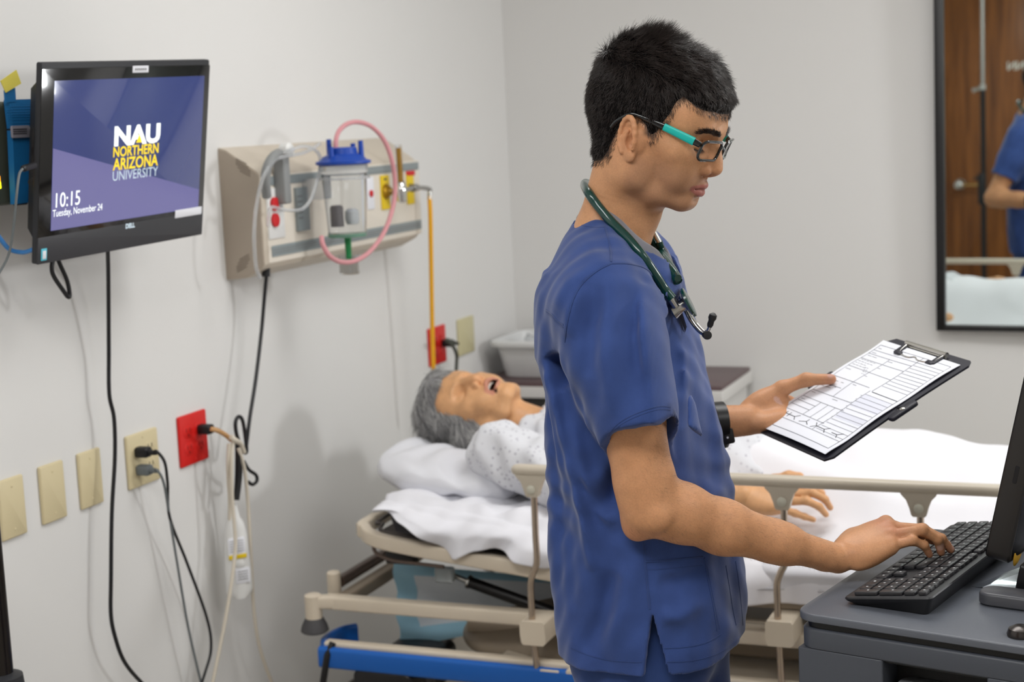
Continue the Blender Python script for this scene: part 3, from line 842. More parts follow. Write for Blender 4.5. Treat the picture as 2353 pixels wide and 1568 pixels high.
def brr(z, ox, oy, r): return [np.array([bx0 + hx + x, -.205 + y, z]) for x, y in rrect(2 * ox, 2 * oy, r, 5)]
MB().loft([brr(bz, hx, .105, .03), brr(bz + .004, hx + .003, .108, .032), brr(zr - .02, hx + .022, .128, .04), brr(zr - .018, hx + .040, .146, .05), brr(zr - .006, hx + .042, .148, .05), brr(zr, hx + .038, .144, .05), brr(zr, hx + .022, .128, .04), brr(bz + .008, hx + .001, .104, .03)], True).build('basin_body', 'basin_white', t)
for k, lab_ in enumerate(('clear wrapped supply at the left end of the white basin', 'clear wrapped supply in the middle of the white basin', 'clear wrapped supply at the right of the basin behind his back')):
    c0 = np.array([bx0 + .07 + .085 * k, -.205, zr - .012])
    o = MB().loft([[c0 + rotm((0, 0, 1), 70 * k) @ np.array([math.cos(a) * (.036 + .006 * math.sin(3 * a + k)), math.sin(a) * .036, .012 * math.sin(2 * a + k) + dz]) * s_ for a in np.linspace(0, 2 * math.pi, 15)[:-1]] for s_, dz in ((.9, -.05), (1, 0), (.7, .022), (.25, .03))]).build('wrapped_supply', 'milky_plastic')
    tag(o, lab_, 'supply', 'wrapped supplies in the basin')
# ------------------------------------------------------------------ people: shared builders
def sdpoly(px, pz, P):
    """signed distance to polygon (positive inside), vectorised"""
    P = np.array(P, float); n = len(P); d = np.full(px.shape, 1e9); ins = np.zeros(px.shape, bool)
    for i in range(n):
        a, b = P[i], P[(i + 1) % n]; e = b - a
        t = np.clip(((px - a[0]) * e[0] + (pz - a[1]) * e[1]) / (e @ e), 0, 1)
        d = np.minimum(d, (px - a[0] - t * e[0]) ** 2 + (pz - a[1] - t * e[1]) ** 2)
        c = ((a[1] > pz) != (b[1] > pz)) & (px < (b[0] - a[0]) * (pz - a[1]) / (b[1] - a[1] + 1e-12) + a[0])
        ins ^= c
    d = np.sqrt(d)
    return np.where(ins, d, -d)


def sstep(a, b, x):
    t = np.clip((x - a) / (b - a), 0, 1); return t * t * (3 - 2 * t)


def head_field(h, mouth_open=0.0, neck=None, lo=(-.135, -.11, -.20), hi=(.135, .11, .165), eyes_closed=True):
    """head in its own frame: ear canals at the origin, x forward, y to the left, z up (metres)"""
    F = Field(lo, hi, h)
    F.ell((-.006, 0, .042), (.096, .074, .088), 0)
    F.ell((.030, 0, .030), (.066, .066, .072), .02)
    F.ell((.052, 0, -.010), (.0435, .055, .058), .02)              # mid face
    F.ell((.060, 0, -.042), (.0400, .0305, .030), .014)            # tooth row
    F.ell((.034, 0, -.044), (.050, .050, .038), .02)              # jaw mass
    jd = .012 * mouth_open
    F.ell((.076 - jd * .6, 0, -.0655 - jd), (.0185, .021, .0165), .014)     # chin
    for s in (1, -1):
        F.chain([(-.002, s * .062, -.004), (.008, s * .055, -.052 - jd * .3), (.045, s * .035, -.066 - jd * .7), (.076 - jd * .5, s * .012, -.0685 - jd)], [.016, .0165, .0150, .0135], .014)
        F.ell((.056, s * .045, .000), (.025, .019, .017), .016)   # cheek bone
        F.ell((.066, s * .033, -.028), (.020, .018, .022), .018)  # cheek
        F.chain([(.058, s * .053, .004), (.012, s * .066, .008)], [.009, .008], .014)
        F.ell((.006, s * .058, -.036), (.028, .014, .034), .02)   # masseter
        F.ell((.052, s * .048, .056), (.028, .018, .030), .02)    # temple / frontal
    F.chain([(.074, -.043, .041), (.085, -.027, .0405), (.0895, -.012, .0385), (.0905, 0, .041), (.0895, .012, .0385), (.085, .027, .0405), (.074, .043, .041)], [.0075, .0078, .0082, .0072, .0082, .0078, .0075], .010)
    F.ell((.068, 0, .064), (.0215, .042, .030), .02)               # forehead
    for s in (1, -1):
        F.ell((.100, s * .032, .0205), (.022, .021, .0130), .012, 'sub')       # orbit
        F.ell((.0700, s * .0320, .0190), (.0145, .0155, .0135), .005)          # lids over the eyeball
        F.chain([(.0840, s * .021, .0130), (.0850, s * .031, .0110), (.0790, s * .0445, .0130)], [.0009, .0013, .0010], .002, 'sub')   # lid line
        F.chain([(.0800, s * .019, .0240), (.0820, s * .031, .0270), (.0760, s * .044, .0245)], [.0008, .0012, .0008], .003, 'sub')   # lid crease
    # nose
    F.chain([(.0925, 0, .030), (.0965, 0, .017), (.1020, 0, .003), (.1065, 0, -.0085)], [.0068, .0072, .0085, .0108], .009)
    F.ell((.0965, 0, -.006), (.014, .0135, .013), .008)
    for s in (1, -1):
        F.ell((.0945, s * .0145, -.0140), (.0125, .0074, .0092), .0035)
        F.chain([(.090, s * .0195, -.004), (.0830, s * .0215, -.012), (.0835, s * .0225, -.020)], [.0018, .0024, .0016], .004, 'sub')    # alar crease
        F.ell((.1005, s * .0068, -.0225), (.0065, .0032, .0045), .002, 'sub')
    F.chain([(.1045, 0, -.0165), (.094, 0, -.0235)], [.0048, .0050], .005)
    F.chain([(.099, 0, -.0265), (.1005, 0, -.0325)], [.0020, .0018], .004, 'sub')   # philtrum
    # lips
    jo = .010 * mouth_open
    zm = -.0435
    for s in (1, -1):
        F.chain([(.0985, s * .000, zm + .0055 + jo * .25), (.0975, s * .0055, zm + .0058 + jo * .25), (.0915, s * .0150, zm + .0034 + jo * .1), (.0775, s * .0280, zm - .0026)], [.0050, .0050, .0042, .0024], .0035)
        F.chain([(.0965 - jo * .3, s * .000, zm - .0068 - jo), (.0950 - jo * .3, s * .007, zm - .0064 - jo), (.0895 - jo * .2, s * .0158, zm - .0050 - jo * .5), (.0775, s * .0272, zm - .0034)], [.0060, .0058, .0044, .0022], .0035)
    F.ell((.1005, 0, -.0615 - jd), (.0075, .016, .0042), .007, 'sub')       # mentolabial fold
    if mouth_open:
        F.ell((.090, 0, zm - .002 - jo * .4), (.028, .0185, .0035 + .0065 * mouth_open), .002, 'sub')
    else:
        F.chain([(.1045, 0, zm), (.1010, .008, zm + .0006), (.0935, .0160, zm - .0006), (.0775, .0292, zm - .0032)], [.0012, .0012, .0013, .0012], .0018, 'sub')
        F.chain([(.1045, 0, zm), (.1010, -.008, zm + .0006), (.0935, -.0160, zm - .0006), (.0775, -.0292, zm - .0032)], [.0012, .0012, .0013, .0012], .0018, 'sub')
    # ears
    for s in (1, -1):
        R = rotm((0, 1, 0), -14) @ rotm((0, 0, 1), s * 24)
        c = np.array([-.002, s * .0775, -.002])
        def E(x, y, z):
            return c + R @ np.array([x, s * y, z])
        F.ell(E(0, 0, .002), (.0155, .0052, .029), .004, rot=R)
        F.ell(E(.008, -.008, 0), (.010, .010, .020), .006, rot=R)
        ang = np.radians(np.arange(-35, 236, 22.5))
        F.chain([E(.0165 * math.cos(a) * (1 if math.cos(a) < 0 else .8), .0048, .004 + .0275 * math.sin(a)) for a in ang], [.0036] * len(ang), .0025)
        F.ell(E(.0045, .0050, -.003), (.0090, .0098, .0135), .0015, 'sub', rot=R)
        F.ell(E(-.0015, .0066, .013), (.0090, .0066, .0095), .0015, 'sub', rot=R)
        F.chain([E(-.0085, .003, -.012), E(-.0085, .0042, .002), E(-.002, .003, .0125)], [.0026, .0028, .0022], .003)
        F.ell(E(.0115, .0035, -.0035), (.0042, .0042, .0055), .003, rot=R)
        F.ell(E(.004, .001, -.0235), (.0085, .0045, .0085), .004, rot=R)
    if neck:
        for a, b, r1, r2, k, kw in neck:
            F.cone(a, b, r1, r2, k, **kw)
    return F


HAIR_SIDE = [(.130, .071), (.092, .068), (.078, .070), (.064, .0735), (.048, .0785), (.0425, .068), (.041, .052), (.033, .030), (.0295, .008), (.0150, .012), (.0110, .024), (-.004, .032), (-.022, .026), (-.030, -.002), (-.027, -.034), (-.036, -.048), (-.060, -.058), (-.2, -.064), (-.2, .3), (.13, .3)]


def strands(P, D, Nn, L, r0, m, name, parent, seg=4, curl=0.0, gravity=0.0, lift=0.3, sides=3, seedv=1):
    """hair as thin tapered prisms, all in one part of kind stuff"""
    g = np.random.default_rng(seedv); n = len(P)
    D = D / (np.linalg.norm(D, axis=1, keepdims=True) + 1e-9)
    pts = [P]; d = D * (1 - lift) + Nn * lift; d /= np.linalg.norm(d, axis=1, keepdims=True)
    for i in range(seg):
        pts.append(pts[-1] + d * (L / seg)[:, None])
        d = d + (D - d) * .35 + np.array([0, 0, -gravity]) + g.normal(0, curl, (n, 3))
        d /= np.linalg.norm(d, axis=1, keepdims=True)
    V = np.zeros((n, seg + 1, sides, 3))
    u = np.cross(D, Nn); u /= np.linalg.norm(u, axis=1, keepdims=True) + 1e-9
    w = np.cross(D, u)
    for i in range(seg + 1):
        r = r0 * (1 - .85 * (i / seg) ** 1.5)
        for k in range(sides):
            a = 2 * math.pi * k / sides
            V[:, i, k] = pts[i] + (r if np.ndim(r) == 0 else r[:, None]) * (u * math.cos(a) + w * math.sin(a))
    base = np.arange(n)[:, None] * (seg + 1) * sides
    Q = []
    for i in range(seg):
        for k in range(sides):
            l = (k + 1) % sides
            Q.append(np.concatenate([base + i * sides + k, base + i * sides + l, base + (i + 1) * sides + l, base + (i + 1) * sides + k], 1))
    Q = np.concatenate(Q)
    o = link_mesh(name, V.reshape(-1, 3), Q, m, parent, True, 180)
    o['kind'] = 'stuff'
    return o


def mesh_sample(V, Q, n, w=None, seedv=3):
    g = np.random.default_rng(seedv)
    A = V[Q]; ctr = A.mean(1)
    nn = np.cross(A[:, 2] - A[:, 0], A[:, 3] - A[:, 1]); ar = np.linalg.norm(nn, axis=1) + 1e-12
    pr = ar * (w if w is not None else 1); pr = pr / pr.sum()
    i = g.choice(len(Q), n, p=pr)
    a, b = g.random(n), g.random(n)
    B = A[i]
    p = (B[:, 0] * ((1 - a) * (1 - b))[:, None] + B[:, 1] * (a * (1 - b))[:, None] + B[:, 2] * (a * b)[:, None] + B[:, 3] * ((1 - a) * b)[:, None])
    return p, nn[i] / ar[i][:, None], i


def vnormals(V, Q):
    A = V[Q]; nn = np.cross(A[:, 2] - A[:, 0], A[:, 3] - A[:, 1]); N = np.zeros_like(V)
    for k in range(4):
        for j in range(3):
            N[:, j] += np.bincount(Q[:, k], weights=nn[:, j], minlength=len(V))
    return N / (np.linalg.norm(N, axis=1, keepdims=True) + 1e-12)


def skin_mat(name, rough=.48, sss=.12, spec=.4, bump=.25):
    m = mat(name, '#b98562', rough, sss=sss, spec=spec)
    nt = m.node_tree; b = nt.nodes['Principled BSDF']
    at_ = nt.nodes.new('ShaderNodeAttribute'); at_.attribute_name = 'tone'
    tc = nt.nodes.new('ShaderNodeTexCoord')
    n = nt.nodes.new('ShaderNodeTexNoise'); n.inputs['Scale'].default_value = 420; n.inputs['Detail'].default_value = 4
    n2 = nt.nodes.new('ShaderNodeTexNoise'); n2.inputs['Scale'].default_value = 55; n2.inputs['Detail'].default_value = 3
    ad = nt.nodes.new('ShaderNodeMath'); ad.operation = 'ADD'
    mr = nt.nodes.new('ShaderNodeMapRange'); mr.inputs['From Min'].default_value = .6; mr.inputs['From Max'].default_value = 1.4
    mr.inputs['To Min'].default_value = .86; mr.inputs['To Max'].default_value = 1.12
    mx = nt.nodes.new('ShaderNodeVectorMath'); mx.operation = 'SCALE'
    nt.links.new(tc.outputs['Object'], n.inputs['Vector']); nt.links.new(tc.outputs['Object'], n2.inputs['Vector'])
    nt.links.new(n.outputs['Fac'], ad.inputs[0]); nt.links.new(n2.outputs['Fac'], ad.inputs[1]); nt.links.new(ad.outputs[0], mr.inputs['Value'])
    nt.links.new(at_.outputs['Color'], mx.inputs[0]); nt.links.new(mr.outputs['Result'], mx.inputs['Scale'])
    nt.links.new(mx.outputs['Vector'], b.inputs['Base Color'])
    bp = nt.nodes.new('ShaderNodeBump'); bp.inputs['Strength'].default_value = bump; bp.inputs['Distance'].default_value = .0006
    nt.links.new(n.outputs['Fac'], bp.inputs['Height']); nt.links.new(bp.outputs['Normal'], b.inputs['Normal'])
    return m


def set_tone(o, T):
    a = o.data.attributes.new('tone', 'FLOAT_COLOR', 'POINT')
    a.data.foreach_set('color', np.concatenate([T, np.ones((len(T), 1))], 1).astype(np.float32).ravel())


def head_tone(V, base, lip, beard, brow, mouth_open=0.0):
    """pigment by place on the head (own frame)"""
    x, y, z = V.T; T = np.tile(np.array(base), (len(V), 1)); ay = np.abs(y)
    def mixin(c, w):
        nonlocal T
        T = T * (1 - w[:, None]) + np.array(c) * w[:, None]
    zm = -.0435; jo = .010 * mouth_open
    hw = .0280
    up = zm + .0108 - .0075 * (ay / hw) ** 1.5 + jo * .3
    dn = zm - .0135 - jo + .0105 * (ay / hw) ** 1.6
    w = sstep(0, .0016, up - z) * sstep(0, .0016, z - dn) * sstep(hw + .001, hw - .002, ay) * sstep(.068, .074, x)
    bw = sstep(-.008, -.03, z) * sstep(.0, .02, x) * sstep(-.100, -.078, z) * .42
    bw = bw + .35 * sstep(-.026, -.030, z) * sstep(-.040, -.036, z) * sstep(.026, .016, ay) * sstep(.085, .09, x)
    mixin(beard, np.clip(bw, 0, .75))
    mixin(lip, w)
    rd = np.exp(-((x - .1) ** 2 + (z + .012) ** 2 + y ** 2) / .018 ** 2) * .35 + np.exp(-((x - .0) ** 2 + (ay - .085) ** 2 + z ** 2) / .03 ** 2) * .25
    mixin(np.array(base) * np.array([1.08, .78, .72]), np.clip(rd, 0, .5))
    bz = .0398 + .0032 * np.exp(-((ay - .034) / .012) ** 2) - .10 * np.maximum(ay - .042, 0)
    w = sstep(.0040, .0012, np.abs(z - bz)) * sstep(.009, .014, ay) * sstep(.056, .046, ay) * sstep(.06, .07, x) * .85
    mixin(brow, w)
    return T


def finger_chain(mcp, tip, L, dors, bend_lo=0.0, bend_hi=3.6):
    """joint positions of a finger from knuckle to tip, bending away from the back of the hand"""
    mcp = np.array(mcp, float); tip = np.array(tip, float); v = tip - mcp; dist = np.linalg.norm(v)
    def shape(c):
        a = [0, c * .55, c]
        p = [np.zeros(2)]
        for l, an in zip(L, a):
            p.append(p[-1] + l * np.array([math.cos(an), -math.sin(an)]))
        return p
    lo, hi = bend_lo, bend_hi
    for _ in range(40):
        m = (lo + hi) / 2
        if np.linalg.norm(shape(m)[-1]) > dist: lo = m
        else: hi = m
    p = shape((lo + hi) / 2); e = p[-1]; th = math.atan2(e[1], e[0])
    u = nrm(v); d = np.array(dors, float); d = nrm(d - u * (d @ u))
    out = []
    for q in p:
        r = math.hypot(*q); an = math.atan2(q[1], q[0]) - th
        out.append(mcp + u * r * math.cos(an) + d * r * math.sin(an))
    return out


FL = {'i': (.045, .027, .023), 'm': (.049, .031, .024), 'r': (.046, .029, .024), 'l': (.033, .020, .020)}


def hand(F, wrist, d, dors, side, tips, thumb, sc=1.0, fr=1.0, mcs=None):
    """hand grown into field F: d to the fingers, dors out of the back of the hand, side to the thumb.
    tips: four finger tips (world) index..little; thumb: joints list. returns nail list"""
    d, side = nrm(d), nrm(side); dors = nrm(dors); w = np.array(wrist, float); nails = []
    def p(f, s, u): return w + sc * (d * f + side * s + dors * u)
    mc = {'i': p(.090, .029, .004), 'm': p(.094, .009, .0065), 'r': p(.088, -.011, .005), 'l': p(.080, -.029, .001)}
    if mcs is not None:
        mc = dict(zip('imrl', [np.array(q, float) for q in mcs]))
    base = {'i': p(.022, .014, .002), 'm': p(.018, .005, .004), 'r': p(.018, -.005, .003), 'l': p(.020, -.015, .0)}
    for k in 'imrl':
        F.cone(base[k], mc[k], .0145 * sc, .0108 * sc, .010)
        F.ell(mc[k] + dors * .0015, (.0102 * sc,) * 3, .006)
    F.ell(p(.052, 0, -.004), np.array([.040, .040, .013]) * sc, .014, rot=np.stack([d, side, dors], 1))
    F.ell(p(.040, -.024, -.010), np.array([.036, .013, .013]) * sc, .012, rot=np.stack([d, side, dors], 1))     # heel, little-finger side
    for k, t in zip('imrl', tips):
        L = [l * sc for l in FL[k]]
        J = finger_chain(mc[k], t, L, dors)
        r = np.array([.0098, .0088, .0079, .0068]) * sc * fr * (.88 if k == 'l' else 1)
        F.chain(J, r, .0028)
        F.ell(J[1] + dors * .0006, (r[1] * 1.05,) * 3, .004); F.ell(J[2], (r[2] * 1.04,) * 3, .003)
        ax = nrm(J[3] - J[2]); nd = dors - ax * (dors @ ax); nd = nrm(nd)
        nails.append((J[3] + nd * r[3] * .75 - ax * .0015, ax, nd, r[3]))
    tr = np.array([.0150, .0125, .0108, .0090][:len(thumb)]) * sc
    F.chain(thumb, tr, .009)
    F.ell((np.array(thumb[0]) + np.array(thumb[1])) / 2, np.array([.030, .016, .015]) * sc, .014, rot=np.stack([nrm(np.array(thumb[1]) - np.array(thumb[0])), nrm(np.cross(dors, nrm(np.array(thumb[1]) - np.array(thumb[0])))), dors], 1) if abs(dors @ nrm(np.array(thumb[1]) - np.array(thumb[0]))) < .5 else None)
    return nails


def nail_tone(V, T, nails, c):
    for (q, ax, nd, r) in nails:
        D = V - q; a = D @ ax; n_ = D @ nd; b = D @ np.cross(ax, nd)
        w = sstep(1.0, .75, np.sqrt((a / .0065) ** 2 + (b / (r * .85)) ** 2)) * sstep(-.004, -.001, n_)
        T[:] = T * (1 - w[:, None]) + np.array(c) * w[:, None]
    return T


def knuckle_red(V, T, pts, c, r=.012, k=.4):
    for q in pts:
        w = np.exp(-((V - q) ** 2).sum(1) / r ** 2) * k
        T[:] = T * (1 - w[:, None]) + np.array(c) * w[:, None]
    return T
# ------------------------------------------------------------------ hospital bed
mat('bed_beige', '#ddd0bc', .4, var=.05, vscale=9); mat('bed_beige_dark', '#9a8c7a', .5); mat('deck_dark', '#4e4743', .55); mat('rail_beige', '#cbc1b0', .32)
mat('post_chrome', '#b9a999', .22, .9); mat('bed_blue', '#1763bd', .4); mat('bumper_grey', '#4c4b4d', .6); mat('orange_tag', '#d8641e', .5); mat('bed_black', '#151314', .4)
mat('button_pale', '#cfccbc', .35); mat('brown_tube', '#5d4f47', .35, .4)
YN, YFar = -1.87, -.955
bed = thing('hospital_bed', (1.25, -1.45, 0), 'beige hospital bed with raised side rails and blue base bumper', 'bed')

def bar(path_, w, h, name, m, par=bed, closed=False, r=.006, up=(0, 0, 1)):
    """rectangular tube swept along a path (w sideways, h upwards)"""
    P = [np.asarray(p, float) for p in path_]; rings = []; n = len(P)
    for i in range(n):
        t = nrm((P[(i + 1) % n] - P[(i - 1) % n]) if closed else (P[min(i + 1, n - 1)] - P[max(i - 1, 0)]))
        sd = nrm(np.cross(t, np.array(up, float))); u_ = np.cross(sd, t)
        rings.append([P[i] + sd * x + u_ * y for x, y in rrect(w, h, r, 3)])
    return MB().loft(rings, True, closed).build(name, m, par, True, 40)

# main frame bars
zb = at(1000, 1402, y=YN)[2]; xh = at(752, 1384, y=YN)[0]; XFOOT = 2.32
bar([(xh, YN, zb), (XFOOT, YN, zb)], .035, .032, 'side_bar', 'bed_beige'); bar([(xh, YFar, zb), (XFOOT, YFar, zb)], .035, .032, 'side_bar', 'bed_beige')
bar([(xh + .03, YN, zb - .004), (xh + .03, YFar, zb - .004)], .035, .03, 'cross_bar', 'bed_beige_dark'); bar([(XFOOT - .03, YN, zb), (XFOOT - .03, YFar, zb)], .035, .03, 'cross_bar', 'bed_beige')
pz0 = at(767, 1378, y=YN + .06)[2]; pz1 = at(767, 1314, y=YN + .06)[2]; pxx = at(768, 1345, y=YN + .06)[0]
for yy in (YN + .06, YFar - .06):
    MB().lathe([(.016, 0), (.0165, .004), (.0165, pz1 - pz0 - .003), (.0135, pz1 - pz0)], (pxx, yy, pz0), Z3, 20).build('socket_post', 'bed_beige', bed)
zt = at(800, 1330, y=YN + .1)[2]
MB().tube([(pxx + .008, YN + .07, zt), (pxx + .008, YFar - .07, zt)], .0145, 14).build('head_tube', 'brown_tube', bed)
zt2 = at(810, 1368, y=YN + .12)[2]
MB().tube([(pxx + .03, YN + .07, zt2), (pxx + .03, YFar - .07, zt2)], .012, 14).build('head_tube', 'bed_beige_dark', bed)
# corner roller bumper
rb = at(722, 1420, y=YN - .02); rt = at(722, 1366, y=YN - .02)
for yy, dx in ((YN - .02, 0), (YFar + .02, 0)):
    MB().lathe([(.020, rb[2]), (.020, rt[2] - .003), (.016, rt[2])], (rb[0], yy, 0), Z3, 22).build('corner_sleeve', 'bed_beige', bed)
    MB().lathe([(.028, rb[2] - .034), (.033, rb[2] - .030), (.030, rb[2] - .018), (.021, rb[2]), (.010, rb[2] + .002)], (rb[0], yy, 0), Z3, 22).build('roller_bumper', 'bumper_grey', bed)
    bar([(rb[0], yy, zb + .002), (xh + .03, yy + (.02 if yy < -1.5 else -.02), zb + .002)], .03, .03, 'corner_bracket', 'bed_beige')
q = at(748, 1384, y=YN - .018); MB().slab(q + np.array([0, 0, .004]), X3, Z3, .020, .008, .0012, .001, .0003).build('orange_tag', 'orange_tag', bed)
MB().slab(q + np.array([0, 0, -.006]), X3, Z3, .020, .010, .0011, .001, .0003).build('white_tag', mat('tag_pale', '#cfd0cd', .5), bed)

# mattress deck, head part raised a little
PV = np.array([.98, 0, at(1380, 1345, y=YN)[2]])
c2 = at(962, 1262, y=YN); cc_ = at(842, 1196, y=YN + .10)
sl_d = (c2[2] - PV[2]) / (c2[0] - PV[0])
def dz(x): return PV[2] + (sl_d * (x - PV[0]) if x < PV[0] else 0.0)
xe = cc_[0]
def U(off=0.0, ins=0.0):
    near = [(PV[0], YN + ins, dz(PV[0]) + off), (.70, YN + ins, dz(.70) + off), (xe + .16, YN + ins, dz(xe + .16) + off), (xe + .07, YN + .012 + ins, dz(xe + .07) + off), (xe + .02 + ins, YN + .055 + ins, dz(xe + .02) + off), (xe + ins, YN + .14, dz(xe) + off)]
    return near + [(p[0], YN + YFar - p[1], p[2]) for p in near[::-1]]
bar(catmull(U(), 5), .026, .034, 'head_deck_rim', 'bed_beige')
bar(catmull(U(.012, .030), 4), .010, .008, 'deck_edge', 'deck_dark')
N_ = 10
MB().loft([[np.array([x, YN + .045, dz(x) + .002]), np.array([x, YFar - .045, dz(x) + .002]), np.array([x, YFar - .045, dz(x) - .01]), np.array([x, YN + .045, dz(x) - .01])] for x in np.linspace(xe + .05, PV[0], 6)]).build('head_deck', 'deck_dark', bed, False)
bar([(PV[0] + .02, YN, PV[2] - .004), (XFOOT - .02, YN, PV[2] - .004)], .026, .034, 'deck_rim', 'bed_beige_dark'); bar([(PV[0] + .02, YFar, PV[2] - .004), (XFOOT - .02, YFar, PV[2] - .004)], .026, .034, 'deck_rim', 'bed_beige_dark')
MB().box(((PV[0] + XFOOT) / 2, (YN + YFar) / 2, PV[2] - .004), (XFOOT - PV[0] - .06, YFar - YN - .06, .012)).build('seat_deck', 'deck_dark', bed)
# handle wire below the raised head rim
MB().tube(catmull([at(u, v, y=YN + .01) for u, v in ((862, 1240), (858, 1255), (866, 1272), (900, 1288), (960, 1296), (1020, 1303))], 5), .0045, 8).build('release_wire', 'brown_tube', bed)
MB().slab(at(930, 1275, y=YN + .08), X3, Z3, .07, .03, .03, .004).build('latch_block', 'bed_black', bed)
# lift strut and its bracket
ga_, gb_ = at(1078, 1338, y=-1.79), at(1310, 1422, y=-1.79)
MB().tube([ga_, gb_], .0135, 14).build('gas_strut', 'bed_black', bed)
MB().tube([at(1040, 1322, y=-1.79), ga_], .006, 10).lathe([(.016, -.003), (.016, .003)], ga_, gb_ - ga_, 16).build('strut_rod', 'steel', bed)
MB().slab(at(1026, 1318, y=-1.80), X3, Z3, .045, .035, .02, .006, .004).build('strut_bracket', mat('bracket_clear', '#c9cfd0', .15, trans=.5, ior=1.3), bed)
# side lower rail structure seen right of the man
zr_ = at(1760, 1452, y=YN)[2]
MB().slab((1.62, YN + .03, zr_), X3, Z3, 1.3, .034, .02, .003).build('side_panel', 'bed_beige', bed)
for k in range(7):
    MB().slab((1.08 + k * .18, YN + .0095, zr_ + .001), X3, Z3, .155, .026, .006, .003, .001).build('panel_tile', 'rail_beige', bed)
zr2 = at(1760, 1500, y=YN + .1)[2]
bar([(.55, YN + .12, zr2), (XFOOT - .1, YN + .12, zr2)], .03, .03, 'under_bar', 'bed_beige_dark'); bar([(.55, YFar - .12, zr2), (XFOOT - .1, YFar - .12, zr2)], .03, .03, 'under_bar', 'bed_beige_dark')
# base: covers, column, blue bumper, castors
zbl = at(1000, 1535, y=-1.94)[2]; xbl = at(736, 1520, y=-1.90)[0]
bar(catmull([(XFOOT - .1, -1.94, zbl), (1.4, -1.94, zbl), (xbl + .12, -1.94, zbl), (xbl + .05, -1.93, zbl), (xbl + .012, -1.895, zbl), (xbl, -1.86, zbl), (xbl + .006, -1.80, zbl), (xbl + .03, -1.77, zbl)], 6), .020, .050, 'blue_bumper', 'bed_blue', r=.009)
bar([(xbl + .03, -1.915, zbl + .022), (XFOOT - .1, -1.915, zbl + .022)], .03, .02, 'base_edge', 'bed_beige')
MB().box((.5 * (.62 + XFOOT), -1.45, zbl - .02), (XFOOT - .62 - .08, .92, .05), 0, .04, .006).build('base_plate', 'bed_beige', bed)
Fb = Field((.35, -1.92, zbl - .02), (1.05, -1.2, zbl + .17), .008)
Fb.ell((.80, -1.62, zbl), (.24, .22, .085), 0).ell((.62, -1.55, zbl), (.14, .25, .060), .03).ell((.92, -1.7, zbl + .015), (.10, .14, .045), .02)
Vb, Qb = Fb.mesh(); Vb = smooth_mesh(Vb, Qb, 2); link_mesh('motor_cover', Vb, Qb, 'bed_beige_dark', bed, True, 180)
MB().slab(at(985, 1505, y=-1.70), X3, Z3, .15, .09, .25, .02, .008).build('motor', 'bed_black', bed)
for k in range(4):
    MB().slab(at(1150 + 60 * k, 1545 + 2 * k, y=-1.93), X3, Z3, .045, .03, .02, .004).build('control_box', 'bed_beige', bed)
for x_ in (xbl + .25, XFOOT - .3):
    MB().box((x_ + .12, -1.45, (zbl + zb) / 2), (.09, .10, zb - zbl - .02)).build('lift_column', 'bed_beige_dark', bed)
    for yy in (-1.86, -1.06):
        MB().rod((x_, yy, .10), (x_, yy, zbl - .03), .02).lathe([(.02, -.018), (.065, -.018), (.068, 0), (.065, .018), (.02, .018)], (x_, yy, .0685), Y3, 24).build('caster', 'bumper_grey', bed)
MB().tube([at(765, 1478, y=-1.93), at(752, 1508, y=-1.95), at(742, 1570, y=-1.95)], .008, 8).build('brake_link', 'bed_black', bed)

# side rails
RY = -1.945
zR = at(1750, 1104, y=RY)[2]
def rail(u0, u1, v0, v1, posts, name):
    a = at(u0, v0, y=RY); b = at(u1, v1, y=RY); z_ = zR
    r_ = MB(); L = np.array([1.0, 0, 0])
    prof = [(x, y) for x, y in rrect(.030, .0235, .0105, 4)]
    rings = []
    for t, s_ in ((0, .5), (.004, .85), (.014, 1.0), (.5, 1), (.986, 1), (.996, .85), (1, .5)):
        x_ = a[0] + (b[0] - a[0]) * t
        rings.append([np.array([x_, RY + p[0] * s_, z_ + p[1] * s_]) for p in prof])
    r_.loft(rings); r_.build('rail_top', 'rail_beige', bed)
    for (u, bent) in posts:
        p = at(u, 1120, y=RY); x_ = p[0]
        ring = []
        for (dzz, hw, th) in ((-.008, .036, .011), (-.014, .033, .011), (-.024, .024, .010), (-.040, .018, .0095), (-.054, .0145, .009), (-.058, .011, .007)):
            ring.append([np.array([x_ + cx_ * hw, RY + cy_ * th, z_ + dzz]) for cx_, cy_ in ((-1, -1), (1, -1), (1, 1), (-1, 1))])
        MB().loft(ring).build('rail_bracket', 'rail_beige', bed)
        MB().lathe([(.0095, 0), (.0095, .003), (.007, .0045)], (x_, RY - .0095, z_ - .040), (0, -1, 0), 18).build('button', 'button_pale', bed)
        zk1 = at(u, 1290, y=RY)[2]; zk2 = at(u, 1345, y=RY)[2]; zk3 = at(u, 1425, y=RY)[2]
        MB().tube(catmull([(x_ + .002, RY, z_ - .055), (x_ + .002, RY, zk1 + .06), (x_ + .002, RY, zk1), (x_ - .008, RY + .002, (zk1 + zk2) / 2), (x_ - .016, RY + .004, zk2), (x_ - .016, RY + .004, zk3 + .03), (x_ - .016, RY + .004, zk3 - .01)], 5), .0072, 12).build('rail_post', 'post_chrome', bed)
        bk = MB()
        ring = []
        for (dzz, w0, w1) in ((-.052, .020, .030), (-.046, .024, .036), (-.030, .026, .036), (-.004, .026, .034), (0, .022, .030)):
            ring.append([np.array([x_ - .016 - w0 + .004, RY - .016, zk3 + dzz]), np.array([x_ - .016 + w1, RY - .016, zk3 + dzz]), np.array([x_ - .016 + w1, RY + .07, zk3 + dzz]), np.array([x_ - .016 - w0 + .004, RY + .07, zk3 + dzz])])
        bk.loft(ring); bk.build('post_clamp', 'bed_beige', bed)
        MB().rod((x_ - .014, RY + .004, zk3 - .05), (x_ - .010, RY + .004, zbl + .02), .0068).build('lower_post', 'post_chrome', bed)
